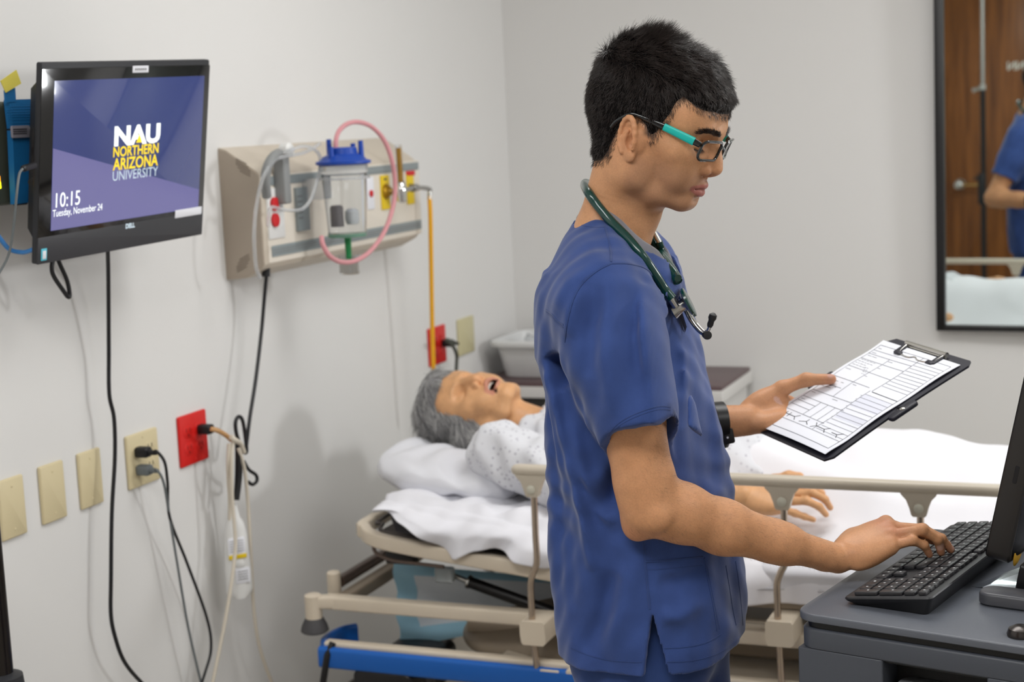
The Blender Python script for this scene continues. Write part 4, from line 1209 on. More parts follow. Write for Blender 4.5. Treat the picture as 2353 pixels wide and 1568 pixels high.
rail(1178, 2420, 1088, 1146, ((1224, 1), (1798, 1), (2112, 1)), 'near')

# mattress, sheets, pillow ------------------------------------------------
cloth = mat('linen', '#e9e9ef', .85, sheen=.3, spec=.2); mat('linen_top', '#f2f1f6', .85, sheen=.3, spec=.2); mat('pillow_linen', '#e3e4ea', .85, sheen=.3, spec=.2); mat('mattress_vinyl', '#4a4a50', .5)
MT = .068
def mz_(x): return dz(x) + .018 + MT
mt_ = thing('mattress', (1.3, -1.45, .6), 'dark vinyl mattress under the white sheets on the hospital bed', 'mattress')
MB().loft([[np.array([x, y, z]) for y, z in ((YN + .05, dz(x) + .014), (YFar - .05, dz(x) + .014), (YFar - .03, dz(x) + .05), (YFar - .03, mz_(x) - .02), (YFar - .05, mz_(x)), (YN + .05, mz_(x)), (YN + .03, mz_(x) - .02), (YN + .03, dz(x) + .05))] for x in list(np.linspace(xe + .10, 1.0, 7)) + [1.4, 2.28]]).build('mattress_body', 'mattress_vinyl', mt_)

def sheet_mesh(xs, prof, name, m, label, wr=.004, seedv=0, thick=.003, extra=None):
    """cloth laid across the bed: prof(x, s) -> (y, z), s 0 far hem .. 1 near hem"""
    S = np.linspace(0, 1, 90); V = []; F_ = []
    for i, x in enumerate(xs):
        for s in S:
            y, z = prof(x, s); nz = noise.noise(Vector((x * 5 + seedv, y * 5, z * 4))) * wr * 2 + noise.noise(Vector((x * 14, y * 12 + seedv, z * 9))) * wr + abs(noise.noise(Vector((x * 8 + y * 5, y * 9, z * 7 + seedv)))) * wr * 1.6
            p = np.array([x, y, z + nz * (1 if s < .78 else .3)])
            if extra: p = extra(p, x, s)
            V.append(p)
    n = len(S)
    for i in range(len(xs) - 1):
        for j in range(n - 1):
            F_.append((i * n + j, (i + 1) * n + j, (i + 1) * n + j + 1, i * n + j + 1))
    o = link_mesh(name, np.array(V), np.array(F_), m, None, True, 180)
    sd = o.modifiers.new('thickness', 'SOLIDIFY'); sd.thickness = thick; sd.offset = 1
    tag(o, label, 'sheet')
    return o

hemU = [(880, 1178), (935, 1200), (990, 1240), (1046, 1284), (1085, 1268), (1130, 1262), (1190, 1282), (1262, 1304), (1340, 1320)]
hx_ = [at(u, v, y=YN - .02)[0] for u, v in hemU]; hz_ = [at(u, v, y=YN - .02)[2] for u, v in hemU]
def prof_low(x, s):
    top = mz_(x) + .004
    if s < .12:
        t = s / .12; return (YFar - .01, top - .09 * (1 - t))
    if s < .74:
        t = (s - .12) / .62; e_ = sstep(.55, .95, t)
        cr = .016 * abs(noise.noise(Vector((x * 9, t * 8, 1.3)))) + .012 * abs(math.sin(x * 26 + t * 21 + 2 * math.sin(x * 9)))
        return (YFar - .01 + (YN + .03 - YFar + .01) * t, top + float(e_) * cr)
    t = (s - .74) / .26
    hem = float(np.interp(x, hx_, hz_)) - .002
    fl = .015 * math.sin(x * 48 + 3 * t) * t + .013 * math.sin(x * 23 + 1 + 2 * t) * t + .006 * math.sin(x * 90 + 5 * t) + .016 * math.exp(-((x - hx_[3]) / .035) ** 2) * t
    drop = top - hem
    return (YN + .03 - .055 * math.sin(min(t * 1.6, 1) * math.pi / 2) - fl, top - drop * (t ** 1.25))
sheet_mesh(np.concatenate([np.linspace(xe + .085, 1.05, 70), np.linspace(1.07, 2.3, 20)]), prof_low, 'fitted_sheet', 'linen', 'white lower sheet with a pointed corner hanging over the bed rim', .0045, 2.0)

BYc = -1.43
cr_u = [(1660, 1000), (1760, 1000), (1860, 1006), (1920, 1010), (1990, 1003), (2050, 1004), (2100, 1010), (2190, 1026), (2300, 1052)]
crx = [at(u, v, y=BYc - .02)[0] for u, v in cr_u]; crz = [at(u, v, y=BYc - .02)[2] for u, v in cr_u]
def hump(x):
    z = float(np.interp(x, crx + [2.0, 2.12, 2.22, 2.34], crz + [crz[-1] - .03, crz[-1] + .0, crz[-1] - .01, crz[-1] - .12]))
    return max(z - (PV[2] + .018 + MT), .01)
hemv = at(1770, 1383, y=YN - .03)[2]
def prof_top(x, s):
    base = PV[2] + .018 + MT + .010
    if s < .10:
        t = s / .10; return (YFar - .03, base - .10 * (1 - t))
    if s < .72:
        t = (s - .10) / .62; y = YFar - .03 + (YN + .02 - YFar + .03) * t
        d_ = abs(y - BYc)
        h = hump(x) * math.exp(-(d_ / .23) ** 2.6)
        h += .018 * math.exp(-((y + 1.59 + .08 * math.sin(x * 5)) / .035) ** 2) + .010 * math.sin(x * 11 + y * 16) * math.exp(-((y + 1.66) / .14) ** 2)
        return (y, base + h)
    t = (s - .72) / .28
    fl = (.016 * math.sin(x * 21 + .8) + .010 * math.sin(x * 47)) * t
    return (YN + .02 - .05 * math.sin(min(t * 1.5, 1) * math.pi / 2) - fl, base - (base - hemv - .006 * math.sin(x * 9)) * t ** 1.1)
sheet_mesh(np.linspace(1.02, 2.34, 130), prof_top, 'top_sheet', 'linen_top', 'bright white sheet covering the patient manikin from the waist down', .005, 7.0)

# pillow
pl_c = np.array([.485, -1.46, 0]); pl_c[2] = mz_(.455) + .036
Fp_ = Field(pl_c - np.array([.27, .38, .14]), pl_c + np.array([.27, .38, .16]), .006)
q, X_, Y_, Z_ = Fp_.grid()
ca2, sa2 = math.cos(math.atan(sl_d)), math.sin(math.atan(sl_d))
lx = (X_ - pl_c[0]) * ca2 + (Z_ - pl_c[2]) * sa2; lz = -(X_ - pl_c[0]) * sa2 + (Z_ - pl_c[2]) * ca2; ly = Y_ - pl_c[1]
pa, pb = .205, .325
edge_ = np.clip(1 - (np.abs(lx / pa) ** 3.2 + np.abs(ly / pb) ** 3.2), -1, 1)
tk = .052 * np.sign(edge_) * np.abs(edge_) ** .42
dd_ = np.abs(lz) - tk
dd_ = dd_ * .55 - .0035 * np.sin(lx * 34 + ly * 21) * np.sin(ly * 26 - lx * 12) - .0025 * np.sin(lx * 70 + 3 * np.sin(ly * 20))
Fp_.d[...] = np.maximum(dd_ + 0 * X_, -.2).astype(np.float32)
# ------------------------------------------------------------------ the training manikin in the bed
MO = at(1106, 952, y=-1.49)
mU = np.array([-.985, .0, .03]); mF = nrm((.17, -.50, .84)); mF = nrm(mF - nrm(mU) * (mF @ nrm(mU))); mU = nrm(mU); mL = np.cross(mU, mF)
MM = np.stack([mF, mL, mU], 1)
MSC = 1.07
def m2w(P): return np.asarray(P) @ MM.T * MSC + MO
def w2m(P): return (np.asarray(P) - MO) @ MM / MSC
skin_mat('manikin_skin', .42, .05, .4, .05); MSK = np.array(lin('#d9a577')[:3])
mk = thing('manikin', MO - np.array([0, 0, .12]), 'patient manikin with gray wig and open mouth lying in the bed', 'manikin')
nb = np.array([.655, -1.46, MO[2] - .055])
mneck = [((-.005, 0, -.05), w2m(nb), .050, .056, .02, {}), (w2m(nb + np.array([0, 0, -.03])), w2m(nb + np.array([.02, .16, -.05])), .04, .04, .03, {}), (w2m(nb + np.array([0, 0, -.03])), w2m(nb + np.array([.02, -.16, -.05])), .04, .04, .03, {})]
Fm = head_field(.0022, 1.0, mneck, lo=(-.15, -.16, -.26), hi=(.135, .16, .165))
Vm, Qm = Fm.mesh(); Vm = smooth_mesh(Vm, Qm, 1)
Tm = head_tone(Vm, MSK, lin('#c98a72')[:3], MSK * .97, MSK * .8, 1.0)
x, y, z = Vm.T
inm = ((x > .060) & (np.abs(y) < .019) & (z < -.040) & (z > -.064) & (x < .094)).astype(float)
cav = inm * sstep(.0965, .090, x)
Tm = Tm * (1 - cav[:, None]) + np.array(lin('#3a1a16')[:3]) * cav[:, None]
# arms: near arm lies along the body, its hand on the sheet
zA = PV[2] + .018 + MT + .05
shn = at(1152, 1040, y=-1.70); eln = np.array([.93, -1.74, zA + .01]); wrn = at(1712, 1142, y=-1.76)
Fa = Field((.50, -1.90, .60), (1.40, -1.60, .98), .0045)
Fa.chain([shn, shn * .5 + eln * .5, eln], [.050, .045, .040], .02).chain([eln, eln * .6 + wrn * .4, wrn], [.040, .039, .028], .02)
hdn = nrm(np.array([.98, .02, -.03])); dorn = nrm(np.array([.05, -.45, .89])); sdn = nrm(np.cross(dorn, hdn)); sdn = sdn if sdn[1] > 0 else -sdn
tpm = [wrn + hdn * f_ + sdn * s_ - dorn * u_ for f_, s_, u_ in ((.165, .030, .022), (.178, .010, .022), (.172, -.010, .024), (.150, -.030, .024))]
thm = [wrn + hdn * .02 + sdn * .024, wrn + hdn * .055 + sdn * .045 + dorn * .012, wrn + hdn * .085 + sdn * .056 + dorn * .018, wrn + hdn * .108 + sdn * .058 + dorn * .018]
Fhd = Field(np.minimum(wrn, tpm[1]) - .09, np.maximum(wrn, tpm[1]) + .09, .0028)
Fhd.cone(wrn - hdn * .08, wrn, .030, .026, .01)
hand(Fhd, wrn, hdn, dorn, sdn, tpm, thm)
Va, Qa = Fa.mesh(); Vd, Qd = Fhd.mesh()
# far arm and trunk
Fg = Field((.55, -1.75, .56), (1.45, -1.10, .95), .009)
Fg.chain([(.72, -1.46, zA + .03), (.95, -1.46, zA + .035), (1.2, -1.46, zA + .02)], [.07, .07, .065], .04, flat=(0, 1, 0), fx=1.7)
Fg.chain([(.72, -1.27, zA), (.95, -1.20, zA - .01), (1.20, -1.19, zA)], [.05, .042, .03], .02)
for yy in (-1.55, -1.37):
    pass
Vg, Qg = Fg.mesh()
Fk = Field((1.1, -1.75, .56), (2.3, -1.15, .98), .012)
for yy in (-1.55, -1.37):
    Fk.chain([(1.2, yy, zA), (1.65, yy, zA), (2.08, yy, zA - .01)], [.058, .045, .036], .02).cone((2.10, yy, zA - .01), (2.15, yy, zA + .06), .04, .032, .02)
Vk, Qk = Fk.mesh()
parts_ = [(m2w(Vm), Qm), (Va, Qa), (Vd, Qd), (Vg, Qg), (Vk, Qk)]
off = 0; VV = []; QQ = []
for v_, q_ in parts_:
    VV.append(v_); QQ.append(q_ + off); off += len(v_)
mb_ = link_mesh('body', np.concatenate(VV), np.concatenate(QQ), 'manikin_skin', mk, True, 180)
set_tone(mb_, np.concatenate([Tm, np.tile(MSK, (off - len(Vm), 1))]))
# teeth
tt = MB()
for k in range(-4, 5):
    a = k * .19
    tt.slab(m2w((.0655 + .026 * math.cos(a), .024 * math.sin(a), -.0405)), MM @ np.array([-math.sin(a), math.cos(a), 0]), MM @ np.array([0, 0, -1.0]), .0048, .0075, .003, .001, .0005, 2)
mat('tooth', '#ece6dc', .3)
o = tt.build('teeth', 'tooth', mk); o['kind'] = 'stuff'
# wig
mat('wig_grey', '#b4b3b2', .5); mat('wig_dark', '#7d7c7e', .5); mat('wig_light', '#d2d1cf', .5)
WIG = [(.130, .080), (.085, .076), (.070, .066), (.060, .044), (.056, .022), (.048, -.002), (.034, -.024), (.020, -.040), (-.02, -.058), (-.06, -.085), (-.2, -.09), (-.2, .3), (.13, .3)]
gx, gy, gz = np.meshgrid(*Fm.ax, indexing='ij')
sdw = sdpoly(gx[:, 0, :], gz[:, 0, :], WIG)[:, None, :] + 0 * gy
Fw = Field((-.15, -.16, -.26), (.135, .16, .165), .0022); Fw.d = np.full(Fm.n, .25, np.float32); Fw.n = Fm.n
Fw.ell((-.006, 0, .042), (.096, .074, .088), 0).ell((.030, 0, .030), (.066, .066, .072), .02).ell((.068, 0, .064), (.0215, .042, .030), .02)
for s_ in (1, -1):
    Fw.cone((.0, s_ * .066, .01), (.005, s_ * .062, -.035), .022, .018, .02)
Tw = .016 + .010 * sstep(.06, .12, gz) + .005 * np.sin(gx * 60 + gz * 30) * np.sin(gy * 55 + gz * 45) + .006 * sstep(.05, .12, gz)
Tw = np.minimum(Tw, sdw * .7 - .0005)
Fw.d = (Fw.d - Tw).astype(np.float32)
Vw, Qw = Fw.mesh(); Vw = smooth_mesh(Vw, Qw, 2)
kp_ = sdpoly(Vw[:, 0], Vw[:, 2], WIG) > -.001
Qw = Qw[kp_[Qw].all(1)]; us = np.unique(Qw); rm = -np.ones(len(Vw), int); rm[us] = np.arange(len(us)); Vw = Vw[us]; Qw = rm[Qw]
wig = link_mesh('wig', m2w(Vw), Qw, 'wig_dark', mk, True, 180)
g_ = np.random.default_rng(11)
for nm_, m_, n_, sd_ in (('wig_hair', 'wig_grey', 5200, 31), ('wig_hair', 'wig_dark', 2600, 32), ('wig_hair', 'wig_light', 2600, 33)):
    p, nn, _ = mesh_sample(Vw, Qw, n_, None, sd_)
    x, y, z = p.T
    D = np.stack([-.75 + .25 * np.sin(z * 60), np.sign(y) * (.35 + .2 * np.sin(x * 70)), -.50 + 0 * x], 1)
    cl_ = np.stack([np.sin(x * 120 + z * 90), np.sin(z * 110 + x * 50), np.sin(x * 95 - z * 120)], 1)
    D = D + cl_ * .30 + g_.normal(0, .14, p.shape)
    D = D - nn * (np.sum(D * nn, 1) * .75)[:, None]
    strands(m2w(p), D @ MM.T, nn @ MM.T, g_.uniform(.022, .048, len(p)), .00065, m_, nm_, wig, 4, .10, .10, .28, 3, sd_)
# gown
def gown_mat():
    m = mat('gown', '#dcdde2', .85, spec=.2, sheen=.2); nt = m.node_tree; b = nt.nodes['Principled BSDF']
    tc = nt.nodes.new('ShaderNodeTexCoord'); vo = nt.nodes.new('ShaderNodeTexVoronoi'); vo.inputs['Scale'].default_value = 75
    r = nt.nodes.new('ShaderNodeValToRGB'); r.color_ramp.elements[0].position = .12; r.color_ramp.elements[0].color = lin('#aeacb6'); r.color_ramp.elements[1].position = .30; r.color_ramp.elements[1].color = lin('#dcdde2')
    nt.links.new(tc.outputs['Object'], vo.inputs['Vector']); nt.links.new(vo.outputs['Distance'], r.inputs['Fac']); nt.links.new(r.outputs['Color'], b.inputs['Base Color'])
gown_mat()
Fo = Field((.46, -1.86, .60), (1.30, -1.08, .96), .0065)
Fo.chain([(.655, -1.47, zA + .085), (.84, -1.46, zA + .120), (1.16, -1.46, zA + .035)], [.088, .112, .100], .05, flat=(0, 1, 0), fx=1.75)
Fo.chain([shn + np.array([-.005, 0, 0]), shn * .55 + eln * .45], [.070, .072], .05)
Fo.chain([(.68, -1.25, zA + .02), (.85, -1.21, zA)], [.066, .066], .05)
q, X_, Y_, Z_ = Fo.grid()
Fo.d[...] -= (.006 * np.sin(X_ * 46 + Y_ * 30) * np.sin(Y_ * 38 + Z_ * 40) + .004 * np.sin(X_ * 90 - Y_ * 55 + Z_ * 60)).astype(np.float32)
nkc = m2w((.0, 0, -.11)); rn = np.sqrt((X_ - nkc[0]) ** 2 + (Y_ - nkc[1]) ** 2 + (Z_ - nkc[2]) ** 2)
Fo.d[...] = np.maximum(Fo.d, (.062 - rn).astype(np.float32))
Vo, Qo = Fo.mesh(); Vo = smooth_mesh(Vo, Qo, 1)
link_mesh('gown', Vo, Qo, 'gown', mk, True, 180)

# pillow, pressed in by the head
hc = m2w((-.02, 0, .02))
Fp_.ell(hc, (.115, .095, .10), .04, 'sub')
Fp_.d[...] = Fp_.d
Vp, Qp = Fp_.mesh(); Vp = smooth_mesh(Vp, Qp, 2)
o = link_mesh('pillow', Vp, Qp, 'pillow_linen', None, True, 180); tag(o, 'white pillow under the gray wig at the head of the bed', 'pillow')

# blue bordered underpad hanging between the bed frames
up_ = thing('underpad', at(1000, 1490, y=-1.85), 'blue bordered white underpad hanging below the bed frame', 'underpad')
cA, cB_, cC, cD = at(905, 1296, y=-1.66), at(1290, 1330, y=-1.60), at(1240, 1424, y=-1.68), at(922, 1492, y=-1.74)
mat('pad_blue', '#9cc9dd', .7); mat('pad_white', '#dde4ea', .8)
def padpt(s, t, n=0.0):
    p = (cA * (1 - s) + cB_ * s) * (1 - t) + (cD * (1 - s) + cC * s) * t
    return p + np.array([0, -1, .2]) * (.012 * math.sin(9 * s + 3 * t) * t + .01 * math.sin(14 * t) * (1 - s)) + np.array([0, n, 0])
def padpiece(s0, s1, t0, t1, m, name):
    V = []; F_ = []; N = 12
    for n in (0, .0015):
        for j in range(N + 1):
            for i in range(N + 1): V.append(padpt(s0 + (s1 - s0) * i / N, t0 + (t1 - t0) * j / N, n))
    q = (N + 1) ** 2
    for j in range(N):
        for i in range(N):
            a = j * (N + 1) + i; F_.append((a, a + 1, a + N + 2, a + N + 1)); F_.append((q + a, q + a + N + 1, q + a + N + 2, q + a + 1))
    MB().add(V, F_).build(name, m, up_, True, 180)
padpiece(.13, 1, .12, .78, 'pad_white', 'pad_centre')
padpiece(0, .13, 0, 1, 'pad_blue', 'blue_border'); padpiece(.13, 1, .78, 1, 'pad_blue', 'blue_border'); padpiece(.13, 1, 0, .12, 'pad_blue', 'blue_border')
# ------------------------------------------------------------------ the man at the cart
Y0 = -2.76
HO = np.array([1.328, Y0, 1.564]); _a = math.radians(22)
HX = np.array([math.cos(_a), 0, -math.sin(_a)]); HY = np.array([0, 1.0, 0]); HZ = np.array([math.sin(_a), 0, math.cos(_a)])
_yr = rotm((0, 0, 1), -5)                      # face turned a little to the camera
HX, HY, HZ = _yr @ HX, _yr @ HY, _yr @ HZ
HM = np.stack([HX, HY, HZ], 1)
def h2w(P): return np.asarray(P) @ HM.T + HO
def w2h(P): return (np.asarray(P) - HO) @ HM
skin_mat('skin'); SKIN = np.array(lin('#c8946c')[:3]); SKIN_R = np.array(lin('#b97a60')[:3])
mat('hair_black', '#352d2a', .34, spec=.7)
man = thing('person', (1.33, Y0, 0), 'person with short black hair in navy scrubs typing and holding a clipboard', 'person')

nk0 = w2h((1.312, Y0, 1.525)); nk1 = w2h((1.259, Y0, 1.40))
neck = [(nk0, nk1, .047, .054, .022, {}),
        ((-.034, .034, -.030), w2h((1.252, Y0 + .036, 1.43)), .027, .030, .025, {}), ((-.034, -.034, -.030), w2h((1.252, Y0 - .036, 1.43)), .027, .030, .025, {}),
        ((-.012, .055, -.034), w2h((1.299, Y0 + .016, 1.42)), .011, .011, .014, {}), ((-.012, -.055, -.034), w2h((1.299, Y0 - .016, 1.42)), .011, .011, .014, {}),
        (w2h((1.250, Y0 + .02, 1.425)), w2h((1.255, Y0 + .12, 1.375)), .030, .028, .03, {}), (w2h((1.250, Y0 - .02, 1.425)), w2h((1.255, Y0 - .12, 1.375)), .030, .028, .03, {}),
        ((.037, 0, -.108), (.034, 0, -.120), .010, .010, .018, {})]
Fh = head_field(.0016, 0.0, neck, lo=(-.150, -.125, -.225), hi=(.135, .125, .165))
Vh, Qh = Fh.mesh(); Vh = smooth_mesh(Vh, Qh, 1)
Th = head_tone(Vh, SKIN, lin('#a4665c')[:3], np.array(lin('#8d6a56')[:3]), np.array(lin('#2b1d18')[:3]))
hairw = sdpoly(Vh[:, 0], Vh[:, 2], HAIR_SIDE)
wv = sstep(-.004, .004, hairw)[:, None] * (np.hypot(0, Vh[:, 1])[:, None] < .083)
Th = Th * (1 - .8 * wv) + np.array(lin('#3a2a24')[:3]) * .8 * wv

# arms ------------------------------------------------------------
ELB = np.array([1.361, -2.937, 1.057]); WRI = np.array([1.580, -2.737, .941]); SHR = np.array([1.308, -2.935, 1.345])
Fr = Field((1.22, -3.03, .89), (1.79, -2.56, 1.30), .0023)
Fr.chain([SHR + (ELB - SHR) * .2, SHR + (ELB - SHR) * .55, SHR + (ELB - SHR) * .88, ELB], [.047, .045, .041, .039], .015)
fd = nrm(WRI - ELB)
Fr.chain([ELB, ELB + (WRI - ELB) * .16 + np.array([0, 0, .004]), ELB + (WRI - ELB) * .38, ELB + (WRI - ELB) * .70], [.037, .0395, .0365, .0295], .02)
Fr.cone(ELB + (WRI - ELB) * .66, WRI + fd * .004, .0285, .0235, .02, flat=(0, 0, 1), fx=.90)
Fr.ell(ELB + np.array([-.019, -.006, -.027]), (.019, .018, .021), .014)
Fr.ell(ELB + (ELB - SHR) * .0 + np.array([.018, -.028, -.008]), (.016, .012, .016), .014)
Fr.ell(WRI + np.array([-.012, -.020, -.002]), (.012, .009, .010), .010)
hd = nrm(np.array([.80, .55, .235])); hs = nrm(np.array([-.52, .76, .42])); ho_ = np.cross(hd, hs)
hs = nrm(np.cross(ho_, hd)) if ho_[2] > 0 else hs
ho_ = nrm(np.cross(hd, hs)); ho_ = ho_ if ho_[2] > 0 else -ho_
WRH = WRI + np.array([.006, .003, .001])
# the fingers reach down to the keys
tipsR = [np.array([1.737, -2.628, .9385]), np.array([1.734, -2.646, .9385]), np.array([1.722, -2.661, .9380]), np.array([1.707, -2.676, .9375])]
thR = [WRH + hd * .022 + hs * .024 - ho_ * .008, WRH + hd * .055 + hs * .048 - ho_ * .018, WRH + hd * .084 + hs * .054 - ho_ * .030, WRH + hd * .106 + hs * .050 - ho_ * .038]
mcsR = [at(2036, 1203, y=-2.652), at(2042, 1212, y=-2.671), at(2046, 1231, y=-2.690), at(2046, 1256, y=-2.705)]
hd = nrm(mcsR[1] - WRH); hs = nrm(mcsR[0] - mcsR[3]); hs = nrm(hs - hd * (hs @ hd)); ho_ = np.cross(hd, hs)
thR = [WRH + hd * .022 + hs * .022 - ho_ * .010, WRH + hd * .055 + hs * .040 - ho_ * .022, WRH + hd * .084 + hs * .044 - ho_ * .034, WRH + hd * .106 + hs * .040 - ho_ * .042]
nailsR = hand(Fr, WRH, hd, ho_, hs, tipsR, thR, fr=.9, mcs=mcsR)
Vr, Qr = Fr.mesh(); Vr = smooth_mesh(Vr, Qr, 1)
Tr = np.tile(SKIN * np.array([1.0, .97, .95]), (len(Vr), 1))
Tr = knuckle_red(Vr, Tr, [WRH + hd * .088 + hs * s + ho_ * .012 for s in (.029, .009, -.011, -.029)] + [ELB + np.array([-.02, -.02, -.03])], SKIN_R, .016, .45)
Tr = knuckle_red(Vr, Tr, tipsR, lin('#b87a68')[:3], .012, .5)
Tr = nail_tone(Vr, Tr, nailsR, lin('#d0a593')[:3])

BL = np.array([1.379, -2.38, 1.059]); EW = nrm((.695, -.715, -.072)); EH = nrm((.669, .607, .43)); BN = np.cross(EW, EH)
def onb(w, h, n): return BL + EW * w + EH * h + BN * n
ELL = np.array([1.140, -2.530, 1.075]); WRL = np.array([1.362, -2.385, 1.071]); SHL = np.array([1.262, -2.600, 1.340])
Fl = Field((1.10, -2.66, .95), (1.60, -2.20, 1.30), .0024)
Fl.chain([SHL + (ELL - SHL) * .15, SHL + (ELL - SHL) * .6, ELL], [.048, .043, .039], .015)
fl = nrm(WRL - ELL)
Fl.chain([ELL, ELL + (WRL - ELL) * .2, ELL + (WRL - ELL) * .6], [.038, .041, .034], .02)
Fl.cone(ELL + (WRL - ELL) * .55, WRL + fl * .006, .033, .0265, .02)
dl = nrm(EH * .93 + EW * .08 - BN * .26); sl_ = BN * .55 - EW * .83; sl_ = nrm(sl_ - dl * (sl_ @ dl)); ol = np.cross(sl_, dl)
tipsL = [onb(.050, .138, -.019), onb(.064, .120, -.019), onb(.060, .098, -.020), onb(.046, .076, -.021)]
thL = [WRL + dl * .020 + sl_ * .020, onb(-.012, .082, .026), onb(.006, .122, .024), onb(.034, .152, .0135)]
mcsL = [onb(-.020, .086, -.006), onb(-.019, .074, -.022), onb(-.012, .060, -.034), onb(-.004, .045, -.040)]
nailsL = hand(Fl, WRL, dl, ol, sl_, tipsL, thL, mcs=mcsL)
Vl, Ql = Fl.mesh(); Vl = smooth_mesh(Vl, Ql, 1)
Tl = np.tile(SKIN * np.array([1.0, .95, .93]), (len(Vl), 1))
_ta = nrm(thL[3] - thL[2]); _tn = nrm(BN - _ta * (BN @ _ta))
Tl = nail_tone(Vl, Tl, nailsL + [(thL[3] + _tn * .007, _ta, _tn, .0092)], lin('#d0a593')[:3])
Tl = knuckle_red(Vl, Tl, [thL[3]], lin('#b87a68')[:3], .014, .5)

# hidden trunk and legs, so the body is whole under its clothes
Ft = Field((1.12, -3.02, .02), (1.52, -2.48, 1.46), .011)
Ft.chain([(1.265, Y0, 1.32), (1.270, Y0, 1.20), (1.300, Y0, 1.05), (1.315, Y0, .93)], [.062, .072, .076, .070], .03, flat=(0, 1, 0), fx=1.5)
Ft.chain([(1.268, Y0, 1.375), SHR + np.array([-.01, .03, -.015])], [.035, .040], .03).chain([(1.268, Y0, 1.375), SHL + np.array([-.01, -.03, -.015])], [.035, .040], .03)
Ft.chain([SHR, SHR + (ELB - SHR) * .3], [.045, .043], .03).chain([SHL, SHL + (ELL - SHL) * .3], [.045, .043], .03)
for s_ in (-1, 1):
    Ft.chain([(1.32, Y0 + s_ * .075, .86), (1.335, Y0 + s_ * .095, .48), (1.315, Y0 + s_ * .10, .09)], [.058, .050, .042], .03)
    Ft.cone((1.31, Y0 + s_ * .10, .055), (1.44, Y0 + s_ * .115, .045), .038, .032, .03)
Vt, Qt = Ft.mesh()
Tt = np.tile(SKIN, (len(Vt), 1))
VB = np.concatenate([h2w(Vh), Vr, Vl, Vt]); o1, o2, o3 = len(Vh), len(Vh) + len(Vr), len(Vh) + len(Vr) + len(Vl)
QB = np.concatenate([Qh, Qr + o1, Ql + o2, Qt + o3])
body = link_mesh('body', VB, QB, 'skin', man, True, 180)
set_tone(body, np.concatenate([Th, Tr, Tl, Tt]))

# hair ---------------------------------------------------------------
def hair_thickness(x, y, z, poly, dom):
    d2 = sdpoly(x, z, poly)
    T = .007 + .010 * sstep(.05, .12, z) + .018 * sstep(.0, .085, x) * sstep(.055, .095, z) + .007 * sstep(-.03, -.09, x) * sstep(-.03, .04, z) + .003 * sstep(.0, .06, z)
    return np.minimum(T, d2 * dom)
gx, gy, gz = np.meshgrid(*Fh.ax, indexing='ij')
sd2 = sdpoly(gx[:, 0, :], gz[:, 0, :], HAIR_SIDE)[:, None, :] + 0 * gy
# keep the ears out of the cap: rebuild the bare skull only
Fs = Field((-.150, -.125, -.225), (.135, .125, .165), .0016)
Fs.n = Fh.n
Fs.ell((-.006, 0, .042), (.096, .074, .088), 0).ell((.030, 0, .030), (.066, .066, .072), .02).ell((.068, 0, .064), (.0215, .042, .030), .02)
for s_ in (1, -1):
    Fs.ell((.052, s_ * .048, .056), (.028, .018, .030), .02)
    Fs.cone((.0, s_ * .060, -.01), (.012, s_ * .056, -.03), .016, .014, .015)
for a, b, r1, r2, k, kw in neck[:3]:
    Fs.cone(a, b, r1, r2, k)
T_ = .0050 + .008 * sstep(.06, .12, gz) + .001 * sstep(.02, .085, gx) * sstep(.055, .10, gz) + .007 * sstep(-.03, -.09, gx) * sstep(-.05, .02, gz) + .003 * sstep(.02, .07, gz)
T_ = T_ - .008 * sstep(.045, .09, gx) * sstep(.075, .115, gz)
T_ = T_ + .0030 * np.sin(gx * 95 + gz * 40) * np.sin(gy * 80 + gz * 60) * sstep(.05, .09, gz)
T_ = np.minimum(T_, sd2 * .5 - .0005)
sk = Fs.d.copy()
Fs.d = (Fs.d - T_).astype(np.float32)
Vc, Qc = Fs.mesh(); Vc = smooth_mesh(Vc, Qc, 2)
keep = (sdpoly(Vc[:, 0], Vc[:, 2], HAIR_SIDE) > -.001)
Qc = Qc[keep[Qc].all(1)]
used = np.unique(Qc); remap = -np.ones(len(Vc), int); remap[used] = np.arange(len(used)); Vc = Vc[used]; Qc = remap[Qc]
mat('hair_cap', '#0d0b0b', .9, spec=.1)
hair = link_mesh('hair', h2w(Vc), Qc, 'hair_cap', man, True, 180)
def hair_dir(P, Nn):
    x, y, z = P.T
    D = np.zeros_like(P)
    top = sstep(.075, .11, z)
    D[:, 0] = .9 * top + (.55 * sstep(-.02, .05, x) - .35 * sstep(-.02, -.09, x)) * (1 - top)
    D[:, 2] = -.95 * (1 - top) + .12 * top - 1.1 * top * sstep(.04, .08, x)
    D[:, 1] = .25 * np.sign(y) * top * (1 - sstep(.0, .08, x)) - .3 * top * sstep(.03, .1, x) * .3
    cr = np.exp(-((x + .045) ** 2 + (z - .15) ** 2) / .03 ** 2)
    D += cr[:, None] * (Nn * 1.6 + np.array([-.2, 0, .5]))
    D = D - Nn * (np.sum(D * Nn, 1) * .75 * (1 - cr))[:, None]
    return D
g_ = np.random.default_rng(5)
p, nn, qi = mesh_sample(Vc, Qc, 34000)
edge = sdpoly(p[:, 0], p[:, 2], HAIR_SIDE)
okk = (p[:, 1] < .06)
p, nn, edge = p[okk], nn[okk], edge[okk]
clump = np.stack([np.sin(p[:, 0] * 310 + p[:, 2] * 170), np.sin(p[:, 1] * 290 + p[:, 0] * 210), np.sin(p[:, 2] * 330 + p[:, 1] * 190)], 1)
D = hair_dir(p, nn) + g_.normal(0, .20, p.shape) + clump * .22
L = (.0085 + .0115 * sstep(.05, .11, p[:, 2]) + .003 * sstep(.05, .1, p[:, 0]) * sstep(.06, .1, p[:, 2])) * g_.uniform(.6, 1.25, len(p))
